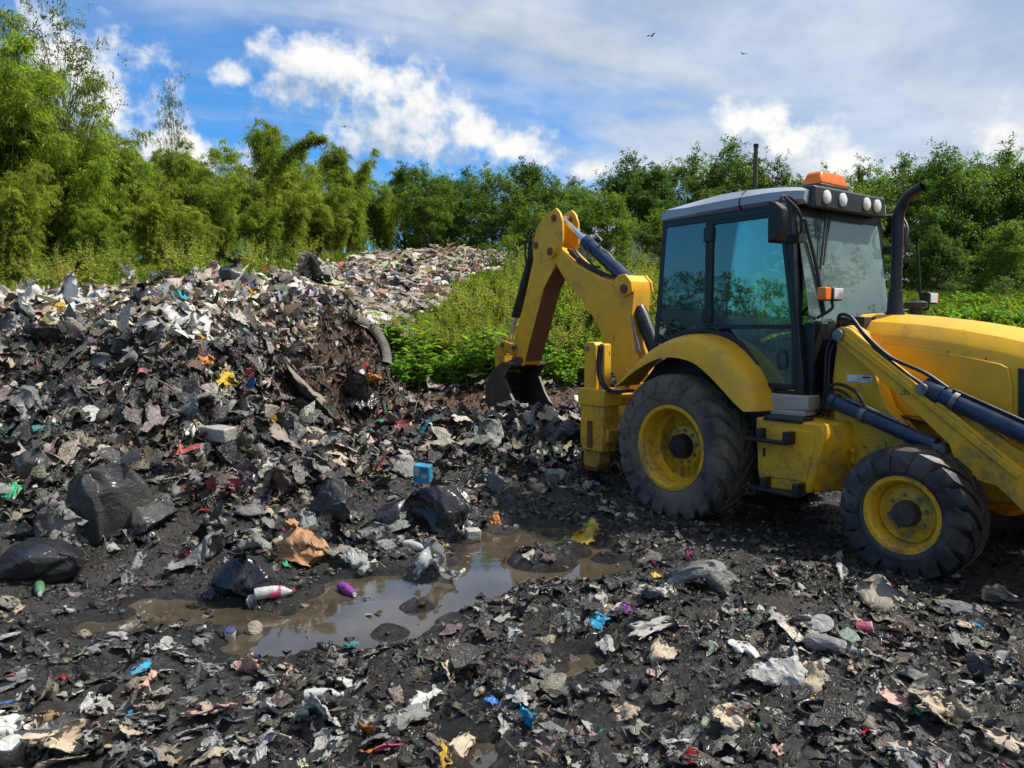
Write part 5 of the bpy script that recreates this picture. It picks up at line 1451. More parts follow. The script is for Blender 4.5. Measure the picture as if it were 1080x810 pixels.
def flake_set(rs, x, y, size, pal, lift, tilt=.6, aspect=(.35, 1.0), bright=.015, curl=.5, g=3):
    """scraps of film: g x g points each, bent along a few straight random creases"""
    n = len(x); q = g * g
    z = lerp_grid(x, y)
    nr = normals(x, y)
    nn = unit(nr + rs.normal(0, tilt, (n, 3)))
    A, Bv = basis(nn, rs.uniform(0, 6.28, n))
    uu, vv = np.meshgrid(np.linspace(-1, 1, g), np.linspace(-1, 1, g)); uu = uu.ravel(); vv = vv.ravel()
    jit = .32 / (g - 1)
    U = uu[None, :] + rs.normal(0, jit, (n, q)); Vv = vv[None, :] + rs.normal(0, jit, (n, q))
    # ragged outline: pull the rim in by a random lobed amount
    ang = np.arctan2(vv, uu)[None, :]; rim = np.maximum(np.abs(uu), np.abs(vv))[None, :]
    lob = 1 - rim ** 2 * (.30 + .22 * np.cos(2 * ang + rs.uniform(0, 6.28, (n, 1))) + .20 * np.cos(3 * ang + rs.uniform(0, 6.28, (n, 1)))) * rs.uniform(.3, 1.2, (n, 1))
    U = U * lob; Vv = Vv * lob
    Wz = rs.normal(0, .07, (n, q)) + rs.normal(0, curl * .5, (n, 1)) * U ** 2 + rs.normal(0, curl * .5, (n, 1)) * Vv ** 2
    for _ in range(4):
        th = rs.uniform(0, 6.28, (n, 1)); Wz = Wz + rs.normal(0, curl * .8, (n, 1)) * np.abs(U * np.cos(th) + Vv * np.sin(th) - rs.uniform(-.6, .6, (n, 1)))
    sx = size * .5; sy = size * .5 * rs.uniform(aspect[0], aspect[1], n)
    c = np.stack([x, y, z], -1) + nr * (lift * rs.uniform(0, 1, n))[:, None]
    Wz = Wz - np.mean(Wz, 1, keepdims=True)
    Vt = c[:, None, :] + A[:, None, :] * (U * sx[:, None])[:, :, None] + Bv[:, None, :] * (Vv * sy[:, None])[:, :, None] + nn[:, None, :] * (Wz * np.sqrt(sx * sy)[:, None] * .75)[:, :, None]
    i0 = np.arange(q).reshape(g, g)
    F0 = np.stack([i0[:-1, :-1], i0[:-1, 1:], i0[1:, 1:], i0[1:, :-1]], -1).reshape(-1, 4)
    F = (F0[None] + (np.arange(n) * q)[:, None, None]).reshape(-1, 4)
    t = tones(rs, n, *pal, jit=.22)
    b = rs.rand(n) < bright
    t[b] = tones(rs, int(b.sum()), *PAL['bright'], jit=.2) * .9
    t = np.repeat(t, q, 0) * (1 + rs.normal(0, .08, (n * q, 1)))
    return Vt.reshape(-1, 3), F, np.clip(t * WARM, .004, .8)
def drape_set(rs, x, y, size, pal, bright=.02, g=7, lift=.02, amp=.10):
    """sheets of film lying over the ground and following it, with wrinkles"""
    n = len(x); q = g * g
    th = rs.uniform(0, 6.28, (n, 1)); asp = rs.uniform(.35, 1, (n, 1))
    uu, vv = np.meshgrid(np.linspace(-1, 1, g), np.linspace(-1, 1, g)); uu = uu.ravel()[None]; vv = vv.ravel()[None]
    ang = np.arctan2(vv, uu); rim = np.maximum(np.abs(uu), np.abs(vv))
    lob = 1 - rim ** 2 * (.28 + .20 * np.cos(2 * ang + rs.uniform(0, 6.28, (n, 1))) + .18 * np.cos(3 * ang + rs.uniform(0, 6.28, (n, 1))) + .12 * np.cos(5 * ang + rs.uniform(0, 6.28, (n, 1))))
    U = (uu + rs.normal(0, .05, (n, q))) * lob; W = (vv + rs.normal(0, .05, (n, q))) * lob * asp
    S = size[:, None] * .5
    X = x[:, None] + (U * np.cos(th) - W * np.sin(th)) * S; Y = y[:, None] + (U * np.sin(th) + W * np.cos(th)) * S
    nr = normals(x, y, .12); steep = np.clip(nr[:, 2], .35, 1)[:, None]
    X = x[:, None] + (X - x[:, None]) * steep; Y = y[:, None] + (Y - y[:, None]) * steep
    Z = lerp_grid(X.ravel(), Y.ravel()).reshape(n, q)
    Z = .5 * Z + .5 * (Z.mean(1, keepdims=True) - ((X - x[:, None]) * nr[:, :1] + (Y - y[:, None]) * nr[:, 1:2]) / np.maximum(nr[:, 2:3], .35))
    wr = 0
    for _ in range(6):
        t2 = rs.uniform(0, 6.28, (n, 1)); c2 = rs.uniform(-.7, .7, (n, 1))
        d = np.abs(U * np.cos(t2) + W * np.sin(t2) - c2)
        wr = wr + rs.choice([-1, 1], (n, 1)) * np.minimum(d, rs.uniform(.15, .5, (n, 1)))
    Z = Z + lift * rs.uniform(.3, 1.5, (n, 1)) + wr * S * amp * 2.2 + rs.normal(0, .03, (n, q)) * S
    V = np.stack([X, Y, Z], -1).reshape(-1, 3)
    i0 = np.arange(q).reshape(g, g)
    F0 = np.stack([i0[:-1, :-1], i0[:-1, 1:], i0[1:, 1:], i0[1:, :-1]], -1).reshape(-1, 4)
    F = (F0[None] + (np.arange(n) * q)[:, None, None]).reshape(-1, 4)
    t = tones(rs, n, *pal, jit=.22)
    b = rs.rand(n) < bright
    t[b] = tones(rs, int(b.sum()), *PAL['bright'], jit=.2) * .85
    return V, F, np.clip(np.repeat(t, q, 0) * WARM, .004, .8)
def join(parts):
    V, F, T = [], [], []
    b = 0
    for v, f, t in parts:
        V.append(v); F.append(f + b); T.append(t); b += len(v)
    return np.concatenate(V), np.concatenate(F), np.concatenate(T)
def scatter(rs, n, x0, x1, y0, y1, cond=None, wmask=True):
    x = rs.uniform(x0, x1, n); y = rs.uniform(y0, y1, n)
    z = lerp_grid(x, y)
    k = in_view(x, y, z, 120)
    if wmask: k &= waste_mask(x, y)
    if cond is not None: k &= cond(x, y, z)
    return x[k], y[k]
def in_bed(x, y):
    mx, my = mloc(x, y)
    return (np.abs(my) < 1.05) & (mx > -1.0) & (mx < 3.6)
def heapness(x, y):
    return np.clip((base_h(x, y) - .12) / .5, 0, 1)
CRN = [(-12, 9.0)] + [tuple(at(u, v, d)[:2]) for u, v, d in [(-60, 335, 9.4), (60, 345, 9.2), (130, 350, 9.3), (200, 345, 9.6), (255, 352, 9.9), (300, 340, 11), (400, 350, 12.6), (330, 318, 13.5), (240, 300, 13.2), (110, 303, 12.6), (0, 308, 12.4)]] + [(-12, 12)]
SCARP = [tuple(at(u, v, d)[:2]) for u, v, d in [(285, 345, 10.3), (330, 338, 11.2), (385, 352, 11.8), (430, 405, 13.2), (560, 412, 13.2), (640, 412, 13.2), (640, 428, 11.8), (470, 445, 10.7), (340, 452, 9.6), (300, 440, 9.4)]]
MATW = mat_attr('waste_film', 0.42, 0.0, 0.5, .8, 26, .45, coarse=16)
STRIP = [tuple(at(u, v, d)[:2]) for u, v, d in [(395, 418, 12.4), (425, 404, 13.5), (560, 405, 13.5), (660, 405, 13.5), (660, 424, 12.0), (480, 436, 11.6), (410, 432, 11.7)]]
MATF = mat_attr('dry_waste_film', 0.5, 0.12, 0.4, .8, 22, .35, coarse=14, dirtcol=(.10, .085, .07))
MATM = mat_attr('muddy_film', 0.28, 0.0, 0.5, .8, 16, .6, coarse=26, dirtcol=(.028, .025, .021))
MATC = mat_attr('wet_mud_clod', 0.20, 0.0, 0.5, .7, 45, .3)

def waste():
    rs = np.random.RandomState(17)
    parts = []
    notcrest = lambda x, y, z: (heapness(x, y) > .15) & (polydist(x, y, CRN) > 0) & (polydist(x, y, SCARP) > 0) & (puddle_d(x, y) > .1) & ~in_bed(x, y)
    x, y = scatter(rs, 7000, -8, 6, 5, 14, notcrest)
    k = rs.rand(len(x)) < .2 + .8 * heapness(x, y)
    parts.append(drape_set(rs, x[k], y[k], rs.uniform(.12, .40, int(k.sum())), PAL['dark'], .006, g=8, lift=.06, amp=.26))
    for n, s0, s1 in ((60000, .025, .085), (10000, .08, .20)):
        x, y = scatter(rs, n, -8, 6, 5, 14, notcrest)
        k = rs.rand(len(x)) < .30 + .7 * heapness(x, y)
        x, y = x[k], y[k]
        parts.append(flake_set(rs, x, y, rs.uniform(s0, s1, len(x)) * rs.uniform(.7, 1.1, len(x)), PAL['dark'], .05 if s0 < .1 else .07, .75, bright=.018, g=3 if s0 < .1 else 5))
    x, y = scatter(rs, 9000, -8, 6, 5, 14, lambda x, y, z: notcrest(x, y, z))
    parts.append(flake_set(rs, x, y, rs.uniform(.08, .24, len(x)), PAL['dark'], .07, .8, (.5, 1.), .02, 1.5, g=6))
    # long strips and shreds
    x, y = scatter(rs, 14000, -8, 6, 4, 14, lambda x, y, z: (puddle_d(x, y) > .08) & ~in_bed(x, y) & (heapness(x, y) > .1) & (polydist(x, y, STRIP) > 0))
    parts.append(flake_set(rs, x, y, rs.uniform(.10, .36, len(x)), PAL['dark'], .07, .6, (.04, .12), .012, .5, g=4))
    x, y = scatter(rs, 13000, -4, 4, 8.5, 14, lambda x, y, z: (polydist(x, y, SCARP) < .25) & ((polydist(x, y, STRIP) > 0) | (rs.rand(len(x)) < .16)))
    parts.append(flake_set(rs, x, y, rs.uniform(.04, .15, len(x)), PAL['brown'], .05, .8, bright=.02))
    x, y = scatter(rs, 1400, -4, 4, 8.5, 14, lambda x, y, z: (polydist(x, y, SCARP) < .1) & ((polydist(x, y, STRIP) > 0) | (rs.rand(len(x)) < .05)))
    parts.append(drape_set(rs, x, y, rs.uniform(.12, .4, len(x)), PAL['brown'], .01, lift=.05, amp=.26))
    x, y = scatter(rs, 900, -4, 4, 8.5, 14, lambda x, y, z: (polydist(x, y, SCARP) < .25) & ((polydist(x, y, STRIP) > 0) | (rs.rand(len(x)) < .16)))
    parts.append(flake_set(rs, x, y, rs.uniform(.10, .24, len(x)), PAL['crest'], .05, .6, bright=.05))
    V, F, T = join(parts)
    tag(link(bpy.data.objects.new('loose_waste', mesh_np('loose_waste', V, F, MATW, T, True))), 'dark shredded plastic and sodden litter covering the near waste heap', 'waste', kind='stuff')
    parts = []
    x, y = scatter(rs, 5000, -11, 0, 7.5, 14.5, lambda x, y, z: polydist(x, y, CRN) < .3)
    parts.append(drape_set(rs, x, y, rs.uniform(.12, .4, len(x)), PAL['crest'], .008, lift=.06, amp=.26))
    x, y = scatter(rs, 9000, -9, 3, 12, 35, lambda x, y, z: polydist(x, y, FARW) < .5)
    parts.append(drape_set(rs, x, y, rs.uniform(.2, .6, len(x)), PAL['far'], .01, g=5, lift=.08, amp=.28))
    x, y = scatter(rs, 5500, -11, 0, 7.5, 14.5, lambda x, y, z: polydist(x, y, CRN) < .3)
    parts.append(flake_set(rs, x, y, rs.uniform(.10, .28, len(x)), PAL['crest'], .08, .8, (.5, 1.), .03, 1.5, g=6))
    for n, s0, s1 in ((26000, .04, .12), (3000, .10, .24)):
        x, y = scatter(rs, n, -11, 0, 7.5, 14.5, lambda x, y, z: polydist(x, y, CRN) < .3)
        parts.append(flake_set(rs, x, y, rs.uniform(s0, s1, len(x)), PAL['crest'], .07, .6, bright=.03, g=3 if s0 < .1 else 5))
    for n, s0, s1 in ((30000, .06, .16), (6000, .14, .30)):
        x, y = scatter(rs, n, -9, 3, 12, 35, lambda x, y, z: polydist(x, y, FARW) < .5)
        parts.append(flake_set(rs, x, y, rs.uniform(s0, s1, len(x)), PAL['far'], .10, .6, bright=.02))
    x = rs.uniform(-9, 5, 9000); y = rs.uniform(12, 35, 9000)
    fd = polydist(x, y, FARW); k = (fd > 0) & (fd < 3.0) & (rs.rand(len(x)) < .30 * np.exp(-fd / .9)); x, y = x[k], y[k]
    parts.append(flake_set(rs, x, y, rs.uniform(.08, .26, len(x)), PAL['far'], .25, .6, bright=.04, g=4))
    V, F, T = join(parts)
    tag(link(bpy.data.objects.new('pale_waste', mesh_np('pale_waste', V, F, MATF, T, True))), 'pale sun-dried plastic litter on the heap crest and the distant waste slope', 'waste', kind='stuff')
    # trodden litter in the mud of the foreground
    parts = []
    flat = lambda x, y, z: (heapness(x, y) < .5) & (puddle_d(x, y) > .03) & (polydist(x, y, SCARP) > 0)
    litter = lambda x, y, z: flat(x, y, z) & (n2(x, y, 1.0, 3, 31.) + np.clip((x + 1.2) * .25, -.30, .12) > .55 * rs.rand(len(x)) - .22)
    x, y = scatter(rs, 5200, -6, 8, 2.4, 11, litter)
    k = ~in_bed(x, y); x, y = x[k], y[k]
    parts.append(flake_set(rs, x, y, rs.uniform(.035, .13, len(x)), PAL['mud'], .015, .35, (.5, 1.), .015, .8, g=6))
    for n, s0, s1, t in ((46000, .012, .04, .55), (9000, .035, .08, .5), (1400, .08, .15, .4)):
        x, y = scatter(rs, n, -6, 8, 2.4, 11, litter)
        k = ~in_bed(x, y) | (rs.rand(len(x)) < .35)
        x, y = x[k], y[k]
        parts.append(flake_set(rs, x, y, rs.uniform(s0, s1, len(x)), PAL['mud'], .02 if s0 < .09 else .025, t, bright=.006, g=3 if s0 < .09 else 5))
    x, y = scatter(rs, 3800, -6, 8, 2.4, 11, litter)
    k = ~in_bed(x, y); x, y = x[k], y[k]
    parts.append(drape_set(rs, x, y, rs.uniform(.06, .30, len(x)) * rs.uniform(.5, 1, len(x)), PAL['mud'], .008, g=8, lift=.015, amp=.22))
    x, y = scatter(rs, 6000, -6, 8, 2.4, 11, litter)
    k = ~in_bed(x, y); x, y = x[k], y[k]
    parts.append(flake_set(rs, x, y, rs.uniform(.06, .22, len(x)), PAL['mud'], .015, .4, (.04, .12), .008, .4, g=4))
    x, y = scatter(rs, 500, -6, 8, 2.4, 8, lambda x, y, z: puddle_d(x, y) < -.02)
    p = flake_set(rs, x, y, rs.uniform(.03, .12, len(x)), PAL['mud'], .0, .12, bright=.02); p[0][:, 2] += .055; parts.append(p)
    V, F, T = join(parts)
    tag(link(bpy.data.objects.new('trodden_litter', mesh_np('trodden_litter', V, F, MATM, T, True))), 'small scraps of litter trodden into the dark foreground mud', 'litter', kind='stuff')
    # mud clods
    t_ = (1 + 5 ** .5) / 2
    iv = unit(np.array([(-1, t_, 0), (1, t_, 0), (-1, -t_, 0), (1, -t_, 0), (0, -1, t_), (0, 1, t_), (0, -1, -t_), (0, 1, -t_), (t_, 0, -1), (t_, 0, 1), (-t_, 0, -1), (-t_, 0, 1)], float))
    jf = np.array([(0, 11, 5), (0, 5, 1), (0, 1, 7), (0, 7, 10), (0, 10, 11), (1, 5, 9), (5, 11, 4), (11, 10, 2), (10, 7, 6), (7, 1, 8), (3, 9, 4), (3, 4, 2), (3, 2, 6), (3, 6, 8), (3, 8, 9), (4, 9, 5), (2, 4, 11), (6, 2, 10), (8, 6, 7), (9, 8, 1)])
    Vs, Fs, Ts = [], [], []
    b = 0
    for n, s0, s1 in ((24000, .006, .020), (6000, .018, .036), (250, .035, .06)):
        x, y = scatter(rs, n, -7, 8, 2.3, 13, lambda x, y, z: (puddle_d(x, y) > .0) & (heapness(x, y) < .9))
        m = len(x)
        r = rs.uniform(s0, s1, m)
        c = np.stack([x, y, lerp_grid(x, y) + r * .15], -1)
        sh = rs.uniform(.55, 1.35, (m, 1, 3)) * np.array([1, 1, .7])
        P = iv[None] * (1 + rs.normal(0, .20, (m, 12, 1))) * sh * r[:, None, None]
        a = rs.uniform(0, 6.28, m)[:, None]
        P = np.stack([P[..., 0] * np.cos(a) - P[..., 1] * np.sin(a), P[..., 0] * np.sin(a) + P[..., 1] * np.cos(a), P[..., 2]], -1) + c[:, None]
        Vs.append(P.reshape(-1, 3)); Fs.append((jf[None] + (np.arange(m) * 12)[:, None, None]).reshape(-1, 3) + b); b += m * 12
        Ts.append(np.repeat(tones(rs, m, [(.014, .0135, .013), (.026, .0245, .023), (.042, .039, .036), (.075, .070, .064)], (5, 5, 3, 1)), 12, 0))
    tag(link(bpy.data.objects.new('mud_clods', mesh_np('mud_clods', np.concatenate(Vs), np.concatenate(Fs), MATC, np.concatenate(Ts), True))), 'wet dark clods of churned mud over the foreground', 'mud', kind='stuff')
waste()

# ---- shapes of single pieces of rubbish
def ico(sub):
    bm = bmesh.new(); bmesh.ops.create_icosphere(bm, subdivisions=sub, radius=1)
    V = np.array([v.co[:] for v in bm.verts]); F = np.array([[l.index for l in f.verts] for f in bm.faces]); bm.free()
    return V, F
ICO4, ICO3, ICO2 = ico(5), ico(4), ico(3)
def creases(P, rs, n, amp, spread=1.0):
    """sum of straight folds: the faceted look of crumpled film"""
    z = np.zeros(len(P))
    for k in range(n):
        d = rs.normal(size=3); d /= np.linalg.norm(d)
        a = amp * (1.0 if k < n * .35 else .45)
        v = P @ d - rs.uniform(-spread, spread) * .8
        if k >= n * .35:                       # short local pleats
            c = rs.normal(size=3); c /= np.linalg.norm(c)
            w = np.exp(-np.sum((P - c) ** 2, 1) / .35)
            z += a * w * (np.minimum(np.abs(v), .20) - .10) * 13 * rs.choice([-1, 1])
        else:
            z += a * (np.abs(v) - .4) * rs.choice([-1, 1])
    return z
def bag_mesh(name, seed, size, mat, sub=ICO3, crumple=.16, knot=True, flaps=5):
    """crushed, slumped bag: a skin pressed in by many flat dents, pleats up to the mouth, loose film at the foot"""
    V, F = sub
    rs = np.random.RandomState(seed)
    P = V * (1 + fbm(V * 1.2 + seed * 3.1, 3) * .35)[:, None]
    th = np.arctan2(V[:, 1], V[:, 0])
    up = np.clip((V[:, 2] + .2) / 1.2, 0, 1) ** 1.3
    pl = sum(np.abs(np.sin(th * k / 2 + V[:, 2] * rs.uniform(-1, 1) + rs.uniform(0, 6.28))) * a for k, a in ((5, .4), (9, .35), (15, .25)))
    P[:, :2] *= (1 + (pl - .64) * (.42 if knot else .2) * up)[:, None]
    if knot:
        k = np.clip((V[:, 2] - .45) / .55, 0, 1) ** 1.2
        tip = rs.uniform(-.5, .5, 2)
        P[:, :2] = P[:, :2] * (1 - .8 * k)[:, None] + tip * k[:, None]
        P[:, 2] += k * .18
    for k in range(46):
        d = rs.normal(size=3); d[2] = abs(d[2]) * .8 if rs.rand() < .75 else d[2]
        d /= np.linalg.norm(d)
        h = P @ d
        mx = np.percentile(h, 99.5)
        off = mx * (rs.uniform(.62, .86) if k < 16 else rs.uniform(.80, .96))
        e = h - off
        tw = rs.normal(0, .25, 3)
        P = P - d * (np.maximum(e, 0) * rs.uniform(.75, 1.45 + crumple))[:, None] + tw * (np.maximum(e, 0) * .4)[:, None]
    P += V * (creases(V, rs, 30, crumple * .35) * .8)[:, None]
    P -= (P.max(0) + P.min(0)) / 2
    P = P / (P.max(0) - P.min(0)) * np.array(size)
    lo = -size[2] * .30
    P[:, 2] = np.where(P[:, 2] < lo, lo + (P[:, 2] - lo) * .15, P[:, 2])
    P[:, 2] -= P[:, 2].min()
    Vs, Fs = [P], [F]
    b = len(P)
    for k in range(flaps):
        g = 11
        u, v = np.meshgrid(np.linspace(-1, 1, g), np.linspace(0, 1, g)); u = u.ravel(); v = v.ravel()
        a = rs.uniform(0, 6.28); w = rs.uniform(.25, .5); ln = rs.uniform(.35, .75)
        rr = .36 + v * ln * .5 * (1 - .35 * u ** 2)
        aa = a + u * w * (1 + .3 * v)
        z = .16 * (1 - v) ** 1.5 + .12 * np.abs(np.sin(u * rs.uniform(4, 8) + v * 3)) + rs.normal(0, .012, u.shape) + .02
        Q = np.stack([np.cos(aa) * rr * size[0], np.sin(aa) * rr * size[1], z * size[2]], -1)
        i = np.arange(g * g).reshape(g, g)
        q = np.stack([i[:-1, :-1], i[:-1, 1:], i[1:, 1:], i[1:, :-1]], -1).reshape(-1, 4)
        Vs.append(Q); Fs.append(np.concatenate([q[:, [0, 1, 2]], q[:, [0, 2, 3]]]) + b); b += len(Q)
    if knot:
        top = P[np.argmax(P[:, 2])]
        for k in range(2):
            g = 9
            u, v = np.meshgrid(np.linspace(-1, 1, g), np.linspace(0, 1, g)); u = u.ravel(); v = v.ravel()
            a = rs.uniform(0, 6.28); ln = .26 * size[0]
            wv = v * (.25 + .75 * np.abs(u)) * .6 * np.sin(u * 9 + k)
            dirx = np.array([math.cos(a), math.sin(a), .55]); side = np.array([-math.sin(a), math.cos(a), .1])
            Q = top - np.array([0, 0, .03 * size[2]]) + np.outer(v * ln * (1 - .3 * u ** 2), dirx) + np.outer(u * (.06 + .5 * v) * ln, side) + np.outer(wv * ln * .25, np.array([0, 0, 1.0]))
            i = np.arange(g * g).reshape(g, g)
            q = np.stack([i[:-1, :-1], i[:-1, 1:], i[1:, 1:], i[1:, :-1]], -1).reshape(-1, 4)
            Vs.append(Q); Fs.append(np.concatenate([q[:, [0, 1, 2]], q[:, [0, 2, 3]]]) + b); b += len(Q)
    return mesh_np(name, np.concatenate(Vs), np.concatenate(Fs), mat, None, True)
def sheet_mesh(name, seed, sx, sy, mat, n=14, amp=.22, drape=.5, ragged=.12, fan=0.0):
    """crumpled sheet of film, paper or cloth, folded along straight creases, torn rim"""
    rs = np.random.RandomState(seed)
    u, v = np.meshgrid(np.linspace(-1, 1, n), np.linspace(-1, 1, n))
    U, Vv = u.ravel(), v.ravel()
    q = np.stack([U, Vv, np.full(U.shape, seed * 1.7)], -1)
    Q = np.stack([U, Vv, np.zeros_like(U)], -1)
    z = fbm(q * .8, 2) * drape * .8
    for k in range(14):
        t = rs.uniform(0, 6.28); d = np.abs(U * math.cos(t) + Vv * math.sin(t) - rs.uniform(-.9, .9))
        if k < 5: z = z + rs.choice([-1, 1]) * amp * .9 * d
        else:
            c = rs.uniform(-1, 1, 2); z = z + rs.choice([-1, 1]) * amp * 2.2 * np.minimum(d, .18) * np.exp(-((U - c[0]) ** 2 + (Vv - c[1]) ** 2) / .4)
    dx = fbm(q * 1.3 + 40, 3) * .45; dy = fbm(q * 1.3 + 80, 3) * .45
    ang = np.arctan2(Vv, U); rim = np.maximum(np.abs(U), np.abs(Vv))
    lob = 1 - rim ** 3 * sum(a * (1 + np.cos(k * ang + rs.uniform(0, 6.28))) for k, a in ((2, .16), (3, .14), (5, .09), (9, .05)))
    edge = rim ** 6
    dx += rs.normal(0, ragged * .6, U.shape) * edge; dy += rs.normal(0, ragged * .6, U.shape) * edge
    z = z - np.mean(z)
    sq = 1 / (1 + .25 * np.abs(z))
    P = np.stack([(U * lob + dx) * sx / 2 * sq, (Vv * lob + dy) * sy / 2 * sq, z * min(sx, sy) * .62], -1)
    P[:, 2] -= np.percentile(P[:, 2], 15)
    i = np.arange(n * n).reshape(n, n)
    F = np.stack([i[:-1, :-1], i[:-1, 1:], i[1:, 1:], i[1:, :-1]], -1).reshape(-1, 4)
    return mesh_np(name, P, F, mat, None, True)
HEROES = []
def put(name, me, u, v, lab, cat, rz=0.0, tilt=(0, 0), sink=.1, group=None, z0=None, align=.6):
    """stand a piece of rubbish on the ground seen at photo pixel u, v"""
    p = hit(u, v)
    o = bpy.data.objects.new(name, me)
    h = max(v_.co.z for v_ in me.vertices) if len(me.vertices) < 12000 else .3
    z = gz(p[0], p[1]) if z0 is None else z0
    nr = normals(np.array([p[0]]), np.array([p[1]]), .15)[0]
    q = Vector((0, 0, 1)).lerp(Vector(nr), align).normalized()
    rot = q.to_track_quat('Z', 'Y').to_matrix() @ Matrix.Rotation(rz, 3, 'Z') @ Matrix.Rotation(tilt[0], 3, 'X') @ Matrix.Rotation(tilt[1], 3, 'Y')
    o.matrix_world = Matrix.Translation((p[0], p[1], z)) @ rot.to_4x4()
    o.location.z += (.07 if v < 420 else .03) - sink * h
    link(o)
    HEROES.append((u, v, lab))
    return tag(o, lab, cat, group)
def dep(u, v):
    return hit(u, v)[1]
def px(u, v, w):
    """metres covered by w photo pixels on the ground at pixel u, v"""
    return w * hit(u, v)[1] / FPX
P_BLK = mat_plastic('black_bag_film', (.014, .014, .016), .16, .25, .45, 6, (.06, .052, .043), spec=.7)
P_DGR = mat_plastic('dark_grey_bag_film', (.036, .036, .036), .22, .4, .5, 6, (.10, .09, .075))
P_GRY = mat_plastic('grey_bag_film', (.17, .17, .16), .40, .55, .6, 8, (.07, .06, .05))
P_LGR = mat_plastic('light_grey_bag_film', (.36, .35, .33), .40, .5, .6, 8, (.10, .085, .07))
P_WHT = mat_plastic('white_film', (.62, .61, .58), .40, .35, .6, 9, (.20, .17, .14), .15)
P_CLR = mat_plastic('clear_film', (.42, .44, .42), .22, .3, .8, 11, (.14, .12, .10), .3, .7)
P_BEI = mat_plastic('beige_rag', (.44, .36, .26), .7, .45, .6, 9, (.10, .075, .05))
P_BRN = mat_plastic('brown_bag_film', (.34, .18, .085), .40, .35, .6, 8, (.12, .07, .04))
P_TAN = mat_plastic('tan_bag_film', (.24, .20, .155), .5, .5, .6, 8)
P_BLU = mat_plastic('blue_film', (.01, .14, .48), .35, .6, .5, 12)
P_CYA = mat_plastic('cyan_film', (.02, .30, .50), .35, .6, .5, 12)
P_RED = mat_plastic('red_cloth', (.50, .03, .03), .6, .6, .6, 12)
P_PNK = mat_plastic('pink_cloth', (.55, .07, .16), .6, .6, .6, 12)
P_PUR = mat_plastic('purple_film', (.22, .03, .30), .3, .6, .4, 10)
P_YEL = mat_plastic('yellow_film', (.55, .36, .02), .45, .6, .5, 11)
P_ORA = mat_plastic('orange_film', (.60, .20, .02), .4, .6, .5, 11)
P_GRN = mat_plastic('green_film', (.01, .36, .15), .35, .6, .5, 11)
P_TEA = mat_plastic('teal_film', (.03, .22, .22), .35, .6, .5, 11)
P_SAL = mat_plastic('faded_pink_film', (.52, .32, .26), .45, .4, .5, 9, (.16, .12, .09))
P_CARD = mat_plastic('cardboard', (.30, .19, .10), .8, .4, .3, 9)
P_WOOD = mat_plastic('weathered_wood', (.22, .12, .06), .8, .4, .3, 14)
P_TYR = mat_plastic('weathered_rubber', (.17, .155, .135), .7, .5, .35, 8, (.07, .055, .045))
P_NAV = mat_plastic('navy_cloth', (.02, .02, .14), .6, .6, .5, 10)
P_BTL = mat_plastic('clear_bottle_plastic', (.55, .56, .54), .18, .3, .25, 12, (.20, .18, .15), .25, .7)
P_GBT = mat_plastic('green_bottle_plastic', (.10, .26, .12), .2, .3, .25, 12, (.14, .13, .10), .2, .7)

